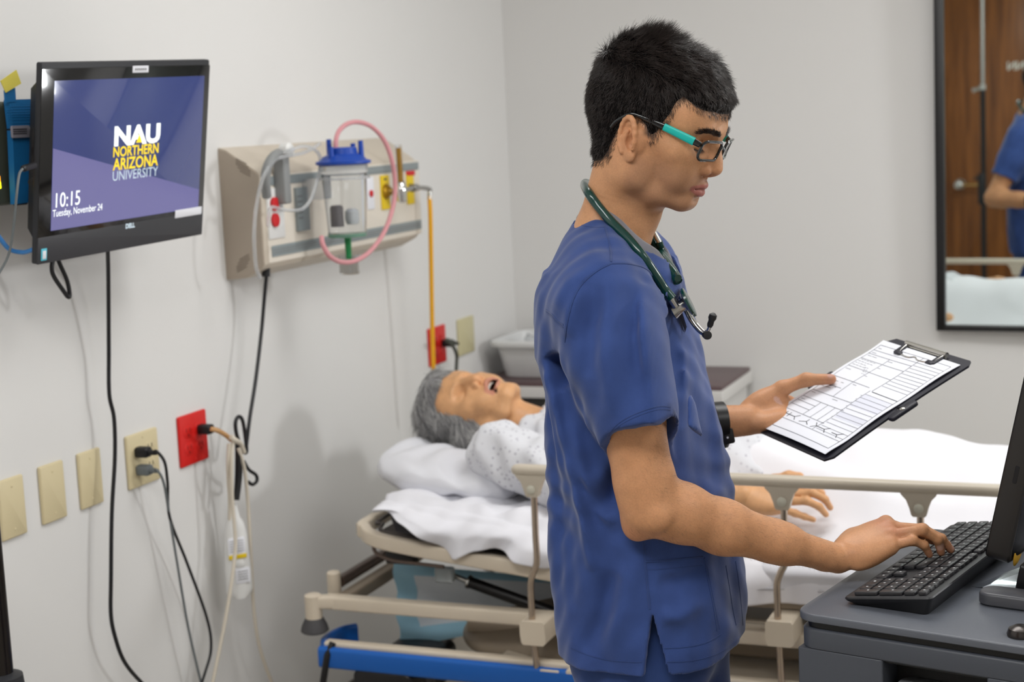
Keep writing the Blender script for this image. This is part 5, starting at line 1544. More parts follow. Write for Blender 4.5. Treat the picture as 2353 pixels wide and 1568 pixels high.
L += .016 * np.exp(-((p[:, 0] + .045) ** 2 + (p[:, 2] - .15) ** 2) / .028 ** 2)
L *= np.where(edge < .012, .75, 1) * (1 - .45 * sstep(.04, .08, p[:, 0]))
strands(h2w(p - nn * .002), D @ HM.T, nn @ HM.T, L, .00030, 'hair_black', 'hair_strands', hair, 3, .10, .08, .42)
pt_ = g_.normal(0, 1, (260, 2)) * np.array([.020, .018]) + np.array([-.052, 0])
pb_ = []
for a_, b_ in pt_:
    k_ = np.argmin((Vc[:, 0] - a_) ** 2 + (Vc[:, 1] - b_) ** 2 + (Vc[:, 2] < .08) * 1.0); pb_.append(Vc[k_])
pb_ = np.array(pb_); cen_ = pb_.mean(0)
Dt = np.stack([(pb_[:, 0] - cen_[0]) * 22 - .1, (pb_[:, 1] - cen_[1]) * 22, np.full(len(pb_), .9)], 1) + g_.normal(0, .16, pb_.shape)
strands(h2w(pb_), Dt @ HM.T, Dt @ HM.T, g_.uniform(.012, .028, len(pb_)), .00032, 'hair_black', 'cowlick', hair, 3, .06, 0, 0)
w2 = sdpoly(Vh[Qh].mean(1)[:, 0], Vh[Qh].mean(1)[:, 2], HAIR_SIDE); w2 = ((w2 > -.006) & (w2 < .012) & (np.abs(Vh[Qh].mean(1)[:, 1]) < .0745)) * 1.0 + 1e-9
p, nn, _ = mesh_sample(Vh, Qh, 3500, w2, 21)
D = hair_dir(p, nn) + g_.normal(0, .25, p.shape)
strands(h2w(p), D @ HM.T, nn @ HM.T, g_.uniform(.004, .009, len(p)), .00022, 'hair_black', 'hairline', hair, 3, .12, .02, .25)
# eyebrow and lash hairs
wb = (Th - SKIN).sum(1)
x, y, z = Vh[Qh].mean(1).T
ay = np.abs(y); bz = .0398 + .0032 * np.exp(-((ay - .034) / .012) ** 2) - .10 * np.maximum(ay - .042, 0)
wq = ((np.abs(z - bz) < .0036) & (ay > .009) & (ay < .054) & (x > .06)).astype(float) + 1e-9
p, nn, _ = mesh_sample(Vh, Qh, 700, wq)
D = np.stack([-.2 + 0 * p[:, 0], np.sign(p[:, 1]) * .9, .35 - 8 * np.maximum(np.abs(p[:, 1]) - .036, 0)], 1) + g_.normal(0, .2, p.shape)
strands(h2w(p), D @ HM.T, nn @ HM.T, np.full(len(p), .008), .00028, 'hair_black', 'eyebrow_hairs', man, 3, .08, 0, .22)
ls = []
for s_ in (1, -1):
    for k in range(34):
        f_ = k / 33; yy = .020 + .024 * f_; zz = .0135 - .002 * math.sin(math.pi * f_) + .0005; xx = .0842 + .001 * math.sin(math.pi * f_) - .006 * f_ ** 2
        ls.append((xx, s_ * yy, zz))
ls = np.array(ls)
strands(h2w(ls), np.tile([.85, 0, -.55], (len(ls), 1)) @ HM.T, np.tile([.5, 0, .5], (len(ls), 1)) @ HM.T, np.full(len(ls), .007), .00025, 'hair_black', 'eyelashes', man, 3, .05, 0, .1)
# fine dark hair on the forearms
for (V_, Q_, A_, B_) in ((Vr, Qr, ELB, WRI), (Vl, Ql, ELL, WRL)):
    cq = V_[Q_].mean(1); tt = ((cq - A_) @ (B_ - A_)) / ((B_ - A_) @ (B_ - A_))
    p, nn, _ = mesh_sample(V_, Q_, 2600, ((tt > -.15) & (tt < 1.0)) * 1.0 + 1e-9, 9)
    D = np.tile(nrm(B_ - A_), (len(p), 1)) + g_.normal(0, .35, p.shape) + np.array([0, 0, -.25])
    strands(p, D, nn, g_.uniform(.004, .009, len(p)), .00006, 'hair_black', 'arm_hair', man, 2, .15, 0, .3)
# ------------------------------------------------------------------ his clothes
def cloth_mat(name, col, bump=.35, sheen=.25):
    m = mat(name, col, .82, spec=.2, sheen=sheen)
    nt = m.node_tree; b = nt.nodes['Principled BSDF']; b.inputs['Sheen Roughness'].default_value = .4
    tc = nt.nodes.new('ShaderNodeTexCoord')
    n1 = nt.nodes.new('ShaderNodeTexNoise'); n1.inputs['Scale'].default_value = 900; n1.inputs['Detail'].default_value = 2
    n2 = nt.nodes.new('ShaderNodeTexNoise'); n2.inputs['Scale'].default_value = 26; n2.inputs['Detail'].default_value = 4
    mx = nt.nodes.new('ShaderNodeMix'); mx.data_type = 'RGBA'
    c = np.array(lin(col)[:3])
    mx.inputs[6].default_value = tuple(c * .82) + (1,); mx.inputs[7].default_value = tuple(np.minimum(c * 1.2, 1)) + (1,)
    nt.links.new(tc.outputs['Object'], n1.inputs['Vector']); nt.links.new(tc.outputs['Object'], n2.inputs['Vector'])
    nt.links.new(n2.outputs['Fac'], mx.inputs[0]); nt.links.new(mx.outputs[2], b.inputs['Base Color'])
    bp = nt.nodes.new('ShaderNodeBump'); bp.inputs['Strength'].default_value = bump; bp.inputs['Distance'].default_value = .0007
    nt.links.new(n1.outputs['Fac'], bp.inputs['Height']); nt.links.new(bp.outputs['Normal'], b.inputs['Normal'])
    return m


cloth_mat('scrubs', '#374c84'); cloth_mat('scrubs_seam', '#33477b'); cloth_mat('tshirt_grey', '#7b7a80', .5)
sil = [(560, 1289, 1515), (600, 1272, 1540), (650, 1257, 1560), (720, 1251, 1578), (800, 1251, 1602), (880, 1252, 1625), (930, 1253, 1640), (1000, 1255, 1656), (1060, 1257, 1668),
       (1160, 1260, 1688), (1250, 1263, 1700), (1330, 1267, 1711), (1420, 1278, 1716), (1480, 1291, 1712), (1530, 1303, 1701)]
tz_, txc, ta, tb = [], [], [], []
for v, ul, ur in sil:
    A = at(ul, v, y=Y0); B_ = at(ur, v, y=Y0); z_ = (A[2] + B_[2]) / 2; e = (B_[0] - A[0]) / 2
    b_w = float(np.interp(z_, [.78, .92, 1.02, 1.12, 1.20, 1.30, 1.36, 1.42], [.185, .178, .168, .168, .176, .182, .165, .12]))
    tz_.append(z_); txc.append((A[0] + B_[0]) / 2); tb.append(b_w); ta.append(math.sqrt(max(e * e - (b_w * .30) ** 2, .002)))
tz_, txc, ta, tb = (np.array(q)[::-1] for q in (tz_, txc, ta, tb))
txc = txc + .006 * (tz_ < 1.25); ta = ta - .008 * (tz_ < 1.25)

HEM = [(1475, 1002, -2.925)]
def sleeve(Fc, S, mid, H, off=0.0):
    Fc.chain([S + np.array([-.012, 0, -.004]), mid, H + (H - mid) * .5], [.064 + off, .064 + off, .060 + off], .035)

FS = Field((1.10, -3.035, .745), (1.50, -2.47, 1.475), .0033)
sl, X, Y, Z = FS.grid()
zz = Z[0, 0]
ca = np.interp(zz, tz_, ta)[None, None, :]; cb = np.interp(zz, tz_, tb)[None, None, :]; cx = np.interp(zz, tz_, txc)[None, None, :]
pw = 2.5
rr = (np.abs((X - cx) / ca) ** pw + np.abs((Y - Y0) / cb) ** pw) ** (1 / pw)
dT = (rr - 1) * np.minimum(ca, cb) * .9
dT = np.maximum(dT, Z - 1.375).astype(np.float32)
FS.comb(sl, dT, 0.0, 'add')
def yoke(Fc, o=0.0):
    for s_, S, fx_ in ((-1, SHR, 0.0), (1, SHL, -.040)):
        Fc.chain([(1.262, Y0 + s_ * .060, 1.400), (1.280 + fx_ * .5, Y0 + s_ * .115, 1.375), S + np.array([-.010, -s_ * .010, -.012])], [.048 - o, .050 - o, .054 - o], .03)
        Fc.cone((1.300 + fx_ * .5, Y0 + s_ * .05, 1.372), (1.312 + fx_, Y0 + s_ * .11, 1.335), .034 - o, .042 - o, .035)
        Fc.cone((1.237, Y0 + s_ * .020, 1.416), (1.243, Y0 + s_ * .10, 1.345), .038 - o, .050 - o, .03)
    Fc.cone((1.325, Y0 - .03, 1.352), (1.312, Y0 + .03, 1.352), .038 - o, None, .035)
yoke(FS)
MIDR = at(1414, 815, y=-2.945); HR = at(1484, 1005, y=-2.952)
MIDL = SHL + (ELL - SHL) * .40; HL = SHL + (ELL - SHL) * .66
for S, Mi, Hh, yl in ((SHR, MIDR, HR, -1), (SHL, MIDL, HL, 1)):
    Fq = Field((1.10, -3.035, .745), (1.50, -2.47, 1.475), .0033)
    Fq.chain([S + np.array([-.012, 0, -.004]), Mi, Hh + (Hh - Mi) * .5], [.066, .065, .0605], .02)
    ax = nrm(Hh - Mi)
    if yl < 0:
        ax = nrm(ax + np.array([.0, -.40, 0]))
    pl = ((X - Hh[0]) * ax[0] + (Y - Hh[1]) * ax[1] + (Z - Hh[2]) * ax[2]).astype(np.float32)
    FS.comb(sl, np.maximum(np.maximum(Fq.d, pl), ((Y - (Y0 - .095)) if yl < 0 else (Y0 + .095 - Y)).astype(np.float32)), .028, 'add')
d = FS.d
# folds: ridges (+) and hollows (-) along lines of the garment, on the side towards the camera
def fold(pts, amp, wid, yy=-2.93, far=False):
    P = [at(u, v, y=yy) for u, v in pts]
    best = None
    for i in range(len(P) - 1):
        a, b = P[i], P[i + 1]; e = b - a; L2 = e[0] ** 2 + e[2] ** 2
        t = np.clip(((X - a[0]) * e[0] + (Z - a[2]) * e[2]) / L2, 0, 1)
        q = (X - a[0] - t * e[0]) ** 2 + (Z - a[2] - t * e[2]) ** 2
        tt = (i + t) / (len(P) - 1)
        w = np.exp(-q / wid ** 2) * (np.clip(1.0 - np.abs(2 * tt - 1) ** 3, 0, 1) + .15)
        best = w if best is None else np.maximum(best, w)
    side = np.clip((Y0 + .03 - Y) / .10, 0, 1)
    d[...] -= (amp * 1.35 * best * side).astype(np.float32)
fold([(1372, 640), (1352, 700), (1345, 760)], .006, .012)
fold([(1400, 640), (1395, 740), (1400, 850)], -.006, .014)
fold([(1432, 620), (1436, 760), (1446, 940)], .006, .014)
fold([(1465, 640), (1482, 760), (1498, 900)], -.004, .012)
fold([(1482, 630), (1510, 740), (1538, 900), (1548, 980)], .009, .011)
fold([(1504, 640), (1534, 730), (1552, 810)], -.010, .010)
fold([(1310, 700), (1340, 640), (1390, 610)], .004, .010)
fold([(1300, 790), (1330, 900), (1390, 1030)], .004, .010)
fold([(1288, 800), (1310, 840), (1330, 880)], -.016, .013, -2.88)
for A_, amp, wd in (([(1262, 850), (1280, 960), (1300, 1100)], .005, .008), ([(1275, 840), (1310, 990), (1345, 1140), (1400, 1260)], .006, .009), ([(1268, 860), (1268, 1000), (1285, 1200), (1290, 1400)], -.004, .012),
                    ([(1330, 960), (1360, 1080), (1420, 1200)], .005, .010), ([(1345, 1140), (1362, 1220), (1380, 1300)], .006, .010), ([(1390, 1170), (1420, 1110), (1450, 1060)], -.012, .016),
                    ([(1300, 1120), (1320, 1260), (1330, 1400)], -.004, .014), ([(1430, 1300), (1400, 1400), (1360, 1480)], -.006, .018), ([(1470, 1280), (1440, 1400), (1420, 1500)], .005, .016),
                    ([(1560, 780), (1582, 940), (1604, 1120)], -.011, .016), ([(1588, 780), (1614, 950), (1642, 1120)], .010, .010), ([(1575, 700), (1600, 820), (1640, 980)], .004, .010),
                    ([(1560, 1000), (1580, 1100), (1590, 1180)], -.008, .014), ([(1630, 1010), (1655, 1140), (1670, 1240)], .005, .010), ([(1520, 1330), (1560, 1340), (1600, 1320)], -.005, .014),
                    ([(1530, 1400), (1570, 1410), (1610, 1390)], .004, .012), ([(1600, 1290), (1640, 1380), (1650, 1480)], -.004, .010), ([(1680, 1250), (1690, 1380), (1690, 1470)], .004, .008)):
    fold(A_, amp, wd, -2.90)
d -= (.0022 * np.sin(X * 55 + Z * 21 + 1.2) * np.sin(Y * 48 + Z * 17) * np.ones_like(Z) + .0012 * np.sin(X * 120 - Z * 60) * np.sin(Y * 95 + Z * 43)).astype(np.float32)
# soft wrinkles where cloth is pushed at the waist
d -= (.0016 * np.sin(Z * 150 + X * 60 + Y * 30) * np.exp(-((Z - 1.06) / .06) ** 2)).astype(np.float32)
# open the garment only near its hems, then cut them
hemz = .792 + .018 * np.cos((X - 1.31) / .16) + 0 * Y
inner = -(d + .008)
nearhem = (Z < hemz + .09) & (dT < .02)
d[...] = np.where(nearhem, np.maximum(d, inner), d)
for Mi, Hh in ((MIDR, HR), (MIDL, HL)):
    FS.cone(Mi + (Hh - Mi) * .6, Hh + (Hh - Mi) * .6, .047, .0475, .004, 'sub')
d[...] = np.maximum(d, (hemz - Z).astype(np.float32))
def neck_w(x, k=0.0):
    return np.interp(x, [1.207 + k, 1.215 + k, 1.235, 1.285, 1.325, 1.345, 1.366 - k], [0.0, .034, .058 - k, .068 - k, .056 - k, .036 - k, .0])
nw = neck_w(X[:, 0, 0])[:, None, None]
opening = np.maximum(np.abs(Y - Y0) - nw, 1.33 - Z)
d[...] = np.maximum(d, -opening.astype(np.float32))
sa, sb, sc_ = at(1495, 1408, y=-2.935), at(1480, 1560, y=-2.935), at(1534, 1560, y=-2.935)
xl = np.interp(Z[0, 0], [sb[2], sa[2]], [sb[0], sa[0]])[None, None, :]; xr = np.interp(Z[0, 0], [sc_[2], sa[2]], [sc_[0], sa[0]])[None, None, :]
slit = np.maximum(np.maximum(xl - X, X - xr), np.maximum(Y - (Y0 - .10), Z - sa[2]))
d[...] = np.maximum(d, -slit.astype(np.float32))
Vs, Qs = FS.mesh(); Vs = smooth_mesh(Vs, Qs, 2)
top = link_mesh('scrub_top', Vs, Qs, 'scrubs', man, True, 180)
bvh = BVHTree.FromPolygons([tuple(p) for p in Vs], [tuple(map(int, q)) for q in Qs])
def on_cloth(pts, n=5, side=None):
    """photo polyline dropped onto the garment's outer surface"""
    pts = [tuple(q) for q in catmull([np.array([a, b, 0.0]) for a, b in pts], 4)] if len(pts) > 2 else pts
    n = 3 if len(pts) > 6 else n
    P, N = [], []
    for k in range(len(pts) - 1):
        for i in range(n):
            t = i / n; u = pts[k][0] * (1 - t) + pts[k + 1][0] * t; v = pts[k][1] * (1 - t) + pts[k + 1][1] * t
            dr = at(u, v, y=-2.0) - CAM
            h_, nn_, _, _ = bvh.ray_cast(Vector(CAM), Vector(nrm(dr)))
            if h_ is not None:
                nn_ = np.array(nn_); nn_ = nn_ if nn_ @ dr < 0 else -nn_
                if not P or np.linalg.norm(np.array(h_) - P[-1]) < .05:
                    P.append(np.array(h_)); N.append(nn_)
    return P, N
def seam(pts, w=.0032, t=.0006, n=6, into=None):
    P, N = on_cloth(pts, n)
    if len(P) > 2:
        MB().loft(bezier_quad_strip(P, N, w, t)).build('seam', 'scrubs_seam', top)
seam([(1404, 606), (1372, 622), (1338, 650), (1316, 690), (1303, 740), (1297, 790)], .004, .001)
seam([(1404, 606), (1440, 606), (1470, 612), (1490, 622), (1498, 634)], .004, .001)
seam([(1390, 520), (1398, 548), (1404, 580), (1404, 604)], .0035, .0008)
seam([(1254, 712), (1270, 724), (1282, 738), (1296, 748)])
seam([(1255, 718), (1270, 730), (1282, 744), (1296, 754)], .0018, .0004)
seam([(1324, 512), (1345, 520), (1375, 523), (1392, 522)], .0018, .0004)
_cut = lambda u, dv: (u, float(np.interp(u, [1392, 1420, 1450, 1485, 1515, 1548], [1018, 990, 972, 958, 950, 952])) - dv)
seam([_cut(u, 16) for u in (1398, 1420, 1450, 1485, 1515, 1543)], .0018, .0005)
seam([_cut(u, 9) for u in (1398, 1420, 1450, 1485, 1515, 1543)], .0014, .0004)
seam([(1478, 1238), (1482, 1290), (1488, 1350), (1494, 1405)], .004, .0008)
seam([(1481, 1240), (1520, 1240), (1560, 1238)], .003, .0006)
seam([(1484, 1291), (1530, 1289), (1580, 1284), (1618, 1281)], .0035, .0010)
seam([(1486, 1310), (1530, 1308), (1580, 1303), (1616, 1300)], .0016, .0004)
seam([(1618, 1283), (1628, 1340), (1640, 1400), (1648, 1455)], .0035, .0009)
seam([(1624, 1300), (1634, 1350), (1646, 1410), (1654, 1450)], .0015, .0004)
seam([(1668, 1300), (1676, 1350), (1684, 1400), (1692, 1440)], .0028, .0007)
seam([(1690, 1290), (1698, 1340), (1704, 1400), (1708, 1440)], .0016, .0005)
seam([(1524, 1490), (1570, 1488), (1620, 1478), (1660, 1456)], .0024, .0006)
seam([(1312, 1490), (1350, 1506), (1400, 1518), (1450, 1522), (1478, 1522)], .0020, .0005)
seam([(1532, 1522), (1580, 1520), (1630, 1510), (1675, 1488), (1702, 1462)], .0020, .0005)
# shoulder pucker stitching shows as short ridges along the armhole
# grey t-shirt at the neck
NA = np.array([1.272, Y0])
R_ = [[], [], [], [], []]
for k in range(64):
    a = 2 * math.pi * k / 64; dr = np.array([math.cos(a), math.sin(a)])
    ro = .02
    while ro < .12 and abs(ro * dr[1]) < float(neck_w(NA[0] + ro * dr[0])) and 1.207 < NA[0] + ro * dr[0] < 1.366:
        ro += .0008
    q = NA + dr * (ro + .006)
    h_, _, _, _ = bvh.ray_cast(Vector((q[0], q[1], 1.6)), Vector((0, 0, -1)))
    zr = h_[2] if h_ is not None else 1.40
    for i_, (f_, dz) in enumerate(((1.06, -.016), (1.0, .002), (.95, .013), (.91, .017), (.87, .012))):
        R_[i_].append(np.array([NA[0] + dr[0] * ro * f_, NA[1] + dr[1] * ro * f_, zr + dz]))
for r_ in R_:
    zz_ = np.array([p[2] for p in r_])
    for _ in range(3):
        zz_ = (np.roll(zz_, 1) + zz_ * 2 + np.roll(zz_, -1)) / 4
    for p, z_ in zip(r_, zz_):
        p[2] = z_
mb = MB().loft(R_, cap=False); mb.build('undershirt', 'tshirt_grey', man, True, 180)
V2, Q2 = np.array(mb.v), np.array(mb.f)

# trousers and shoes
Fp = Field((1.14, -3.0, .05), (1.50, -2.52, .98), .008)
xw = at(1322, 1545, y=Y0)[0]; xe = at(1676, 1545, y=Y0)[0]; xm = (xw + xe) / 2
Fp.chain([(xm - .01, Y0, .97), (xm, Y0, .80)], [.104, .106], .02, flat=(0, 1, 0), fx=1.5)
for s_ in (-1, 1):
    Fp.chain([(xm + .005, Y0 + s_ * .078, .80), (xm + .03, Y0 + s_ * .095, .48), (xm + .01, Y0 + s_ * .10, .10)], [.094, .080, .072], .03)
sl3, x3, y3, z3 = Fp.grid()
Fp.d[...] = np.maximum(Fp.d - (.004 * np.sin(z3 * 38 + x3 * 20) * np.sin(y3 * 40)).astype(np.float32), (.07 - z3))
Fp.d[...] = np.maximum(Fp.d, (z3 - .96))
V3, Q3 = Fp.mesh(); V3 = smooth_mesh(V3, Q3, 2)
cloth_mat('scrubs_trousers', '#33497f')
link_mesh('trousers', V3, Q3, 'scrubs_trousers', man, True, 180)
mat('shoe_dark', '#26272b', .5)
for s_ in (-1, 1):
    Fz = Field((1.18, Y0 + s_ * .10 - .08, 0), (1.56, Y0 + s_ * .10 + .08, .15), .006)
    yy = Y0 + s_ * .10
    Fz.chain([(1.27, yy, .045), (1.36, yy, .042), (1.46, yy + s_ * .012, .036)], [.046, .044, .038], .02).cone((1.275, yy, .06), (1.29, yy, .11), .045, .042, .02)
    q, w_, e_, r_ = Fz.grid(); Fz.d[...] = np.maximum(Fz.d, .004 - r_)
    V4, Q4 = Fz.mesh(); link_mesh('shoe', V4, Q4, 'shoe_dark', man, True, 60)

# ------------------------------------------------------------------ eyeglasses
mat('rim_dark', '#15191b', .12, coat=.6, var=.0); mat('turquoise', '#20b8ae', .35)
mat('lens', '#ffffff', .0, trans=1.0, ior=1.02, alpha=1.0)
gt = thing('eyeglasses', h2w((.09, 0, .0)), 'dark rectangular eyeglasses with turquoise temple arms on the man', 'eyeglasses')
def lensx(y, z): return .1080 - .06 * abs(y) - .25 * max(abs(y) - .030, 0) ** 2 / .03 - (.030 - z) * .10
for s_ in (-1, 1):
    out = [(s_ * .0350 + x, .0172 + z) for x, z in rrect(.0510, .0285, .009, 6)]
    ring = [h2w((lensx(y, z), y, z)) for y, z in out]
    MB().tube(ring, .0021, 8, closed=True, up=tuple(HX)).build('rim', 'rim_dark', gt)
    lo_ = [h2w((lensx(y, z) - .0002, y, z)) for y, z in [(s_ * .0350 + x, .0172 + z) for x, z in rrect(.0480, .0255, .008, 6)]]
    MB().loft([lo_, [p + HX * .0008 for p in lo_]]).build('lens', 'lens', gt)
    # temple: hinge, turquoise length, dark tip over the ear
    a0 = np.array([lensx(s_ * .0615, .024) - .001, s_ * .0632, .0245]); a1 = np.array([.086, s_ * .0690, .0268]); a2 = np.array([.039, s_ * .0755, .0318]); a3 = np.array([.002, s_ * .0785, .0335]); a4 = np.array([-.014, s_ * .0795, .0315]); a5 = np.array([-.030, s_ * .0785, .016]); a6 = np.array([-.036, s_ * .0770, .004])
    def strip(P, hts, th):
        P = catmull([h2w(p) for p in P], 5); hh = np.interp(np.linspace(0, 1, len(P)), np.linspace(0, 1, len(hts)), hts); rings = []
        for i, p in enumerate(P):
            tg = nrm(P[min(i + 1, len(P) - 1)] - P[max(i - 1, 0)]); sd = HY; up_ = nrm(np.cross(tg, sd)); up_ = up_ if up_ @ HZ > 0 else -up_
            rings.append([p + sd * th / 2 * math.cos(q) * 1.3 + up_ * hh[i] / 2 * math.sin(q) for q in np.linspace(0, 2 * math.pi, 13)[:-1]])
        return MB().loft(rings)
    strip([a0, a1], [.0085, .0095], .003).build('hinge', 'rim_dark', gt)
    strip([a1, a2], [.0118, .0104], .003).build('temple_front', 'turquoise', gt)
    strip([a2, a3, a4, a5, a6], [.0100, .006, .0048, .0046, .0044, .004], .003).build('temple_tip', 'rim_dark', gt)
MB().tube(catmull([h2w((lensx(y, .019), y, .019 + .004 * (1 - (y / .0095) ** 2))) for y in (-.0095, -.005, 0, .005, .0095)], 3), .0019, 8).build('bridge', 'rim_dark', gt)

# ------------------------------------------------------------------ stethoscope
mat('tube_green', '#0b3a34', .22, coat=.3); mat('rubber_black', '#1b1b1d', .5)
st = thing('stethoscope', at(1520, 640, y=-2.80), 'dark green stethoscope hung round the man\'s neck', 'stethoscope')
oh = len(Vs)
bv2 = BVHTree.FromPolygons([tuple(p) for p in np.concatenate([Vs, h2w(Vh), V2])], [tuple(map(int, q)) for q in np.concatenate([Qs, Qh + oh, Q2 + oh + len(Vh)])])
def rest(u, v, off=.0062, y=None):
    """point on whatever lies under the photo pixel, lifted by off; falls back to plane y"""
    dr = nrm(at(u, v, y=-2.0) - CAM)
    h_, n_, _, _ = bv2.ray_cast(Vector(CAM), Vector(dr))
    if h_ is None:
        return at(u, v, y=y if y is not None else -2.78)
    n_ = np.array(n_); n_ = n_ if n_ @ dr < 0 else -n_
    return np.array(h_) - dr * off * .7 + n_ * off * .5
nearp = [(1358, 447), (1372, 470), (1402, 508), (1440, 551), (1474, 592), (1503, 634), (1526, 665), (1540, 685)]
N_ = [rest(*p) for p in nearp]
for k in range(1, len(N_) - 1):
    N_[k] = N_[k] * .6 + (N_[k - 1] + N_[k + 1]) * .2
farp = [(1400, 460, -2.690), (1450, 505, -2.690), (1486, 538, -2.715)]
def srest(pts, off):
    Q = []
    for u, v in pts:
        dr = nrm(at(u, v, y=-2.0) - CAM); h_, n_, _, _ = bvh.ray_cast(Vector(CAM), Vector(dr))
        if h_ is None: Q.append(at(u, v, y=-2.76)); continue
        n_ = np.array(n_); n_ = n_ if n_ @ dr < 0 else -n_
        Q.append(np.array(h_) - dr * off * .8 + n_ * off * .5)
    for _ in range(3):
        Q = [Q[0]] + [Q[k] * .5 + (Q[k - 1] + Q[k + 1]) * .25 for k in range(1, len(Q) - 1)] + [Q[-1]]
    return Q
bk_ = [at(1346, 431, y=-2.795), at(1344, 425, y=-2.760), at(1352, 424, y=-2.725)]
P = N_[::-1] + bk_ + [at(u, v, y=y) for u, v, y in farp] + srest(((1514, 575), (1524, 592), (1534, 610), (1543, 628), (1552, 648)), .008)
MB().tube(catmull(P, 6), .0070, 14).build('tubing', 'tube_green', st)
MB().tube(catmull([at(u, v, y=-2.722) for u, v in ((1480, 498), (1492, 516), (1505, 538), (1516, 558))], 5), .0042, 10).build('chrome_tube', 'chrome', st)
MB().tube(catmull([at(1514, 555, y=-2.722)] + srest(((1526, 578), (1532, 594), (1540, 614), (1550, 642)), .012), 5), .0055, 10).build('branch_tube', 'tube_green', st)
MB().tube([at(1538, 682, y=-2.812), at(1553, 704, y=-2.805)], .0058, 14).build('stem', 'steel', st)
dc = at(1579, 697, y=-2.79); dn = nrm(np.array([.86, .18, .42]))
MB().lathe([(.010, -.026), (.0135, -.023), (.0105, -.016), (.0085, -.010), (.010, -.004), (.0205, -.001), (.0212, .001)], dc, dn, 28).build('chestpiece', 'steel', st)
MB().lathe([(.0200, .0008), (.0228, .0008), (.0228, .0042), (.0195, .0048), (.001, .0046)], dc, dn, 30).build('diaphragm_ring', 'tube_green', st)
MB().tube(catmull([at(u, v, y=y) for u, v, y in ((1553, 648, -2.738), (1560, 676, -2.742), (1575, 706, -2.745), (1592, 734, -2.748), (1604, 750, -2.752), (1618, 763, -2.758), (1627, 760, -2.760), (1633, 742, -2.760))], 6), .0030, 10).build('ear_tube', 'chrome', st)
MB().tube(catmull([at(u, v, y=y) for u, v, y in ((1555, 650, -2.755), (1566, 690, -2.765), (1580, 724, -2.775), (1595, 748, -2.785), (1610, 764, -2.795), (1621, 770, -2.805))], 6), .0030, 10).build('ear_tube', 'chrome', st)
e1 = at(1632, 746, y=-2.760); e2 = at(1638, 727, y=-2.760)
MB().lathe([(.0035, -.004), (.0048, 0), (.0045, .006), (.0062, .010), (.0058, .015), (.002, .018)], e1, e2 - e1, 16).build('ear_tip', 'rubber_black', st)
e3 = at(1620, 770, y=-2.803)
MB().lathe([(.0035, -.004), (.0048, 0), (.0045, .005), (.0065, .009), (.0062, .013), (.002, .0135)], e3, at(1633, 772, y=-2.825) - e3, 16).build('ear_tip', 'rubber_black', st)

# ------------------------------------------------------------------ wristwatch on the clipboard arm
mat('watch_black', '#101113', .35)
wt = thing('wristwatch', ELL + (WRL - ELL) * .82, 'black wristwatch with a holed strap on the clipboard arm', 'watch')
wa = nrm(WRL - ELL); wc = ELL + (WRL - ELL) * .83
f1, f2, _ = frame(wa)
rings = []
for k in range(28):
    a = 2 * math.pi * k / 28; rdir = f1 * math.cos(a) + f2 * math.sin(a)
    rings.append([wc + rdir * (.0325 + o_) + wa * w_ for o_, w_ in ((0, -.011), (.0028, -.010), (.0028, .010), (0, .011))])
MB().loft(rings, closed=True).build('strap', 'watch_black', wt)
MB().lathe([(.019, 0), (.020, .003), (.018, .008), (.016, .0085)], wc + f2 * -.0340, -f2, 24).build('case', 'watch_black', wt)
tp = at(1673, 1003, y=-2.43); MB().slab(tp, nrm(RGT + .2 * UPV), nrm(UPV - .2 * RGT), .020, .026, .003, .004, .001).build('strap_end', 'watch_black', wt)
MB().lathe([(.0018, 0), (.0018, .0006)], at(1672, 1006, y=-2.434), -FWD, 10).build('strap_pin', 'label_white' if 'label_white' in MATS else 'chrome', wt)
# ------------------------------------------------------------------ clipboard with the form
mat('board_black', '#22222c', .45); mat('paper', '#eef0f7', .75); mat('print_grey', '#5d5e68', .8); mat('print_dark', '#35353c', .8); mat('clip_steel', '#cfcdc6', .2, 1.0)
mat('pale_fill', '#e3e5f0', .8)
BW, BH = .22, .31
cbt = thing('clipboard', onb(BW / 2, BH / 2, -.006), 'black folding clipboard with metal clip held in the left hand', 'clipboard')
def bend(w, h, n):
    """the board is a little bent across its hinge"""
    return onb(w, h, n - .010 * math.exp(-((h - .150) / .07) ** 2) * 0 + .004 * math.cos((h - .15) / .15 * 1.5) - .004)
def bslab(w0, w1, h0, h1, n0, n1, name, m, par, r=.006, seg=12):
    rings = []
    out = []
    for k in range(seg + 1):
        h = h0 + (h1 - h0) * k / seg
        ins = 0.0
        for e in (h - h0, h1 - h):
            if e < r:
                ins = max(ins, r - math.sqrt(max(r * r - (r - e) ** 2, 0)))
        rings.append([bend(w0 + ins, h, n0), bend(w1 - ins, h, n0), bend(w1 - ins, h, n1), bend(w0 + ins, h, n1)])
    return MB().loft(rings).build(name, m, par, True, 30)
bslab(0, BW, 0, .1535, -.0035, 0, 'lower_panel', 'board_black', cbt, .010)
bslab(0, BW, .1545, BH, -.0035, 0, 'upper_panel', 'board_black', cbt, .010)
for w in (-.010, BW + .009):
    mb = MB(); s_ = 1 if w > 0.1 else -1
    mb.slab(bend(w - s_ * .004, .154, -.005), EH, -EW if s_ > 0 else -EW, .056, .016, .007, .006, .002)
    mb.build('hinge_tab', 'board_black', cbt)
    MB().lathe([(.0046, 0), (.0046, .001), (.003, .0022), (.0005, .0025)], bend(w - s_ * .0035, .154, .0018), BN, 14).build('rivet', 'clip_steel', cbt)
cl = MB()
ch = BH - .010
cl.tube([bend(.055, ch, .007), bend(.165, ch, .007)], .0042, 12)
cl.tube([bend(.055, ch - .004, .003), bend(.165, ch - .004, .003)], .002, 8)
cl.build('clip_bar', 'clip_steel', cbt)
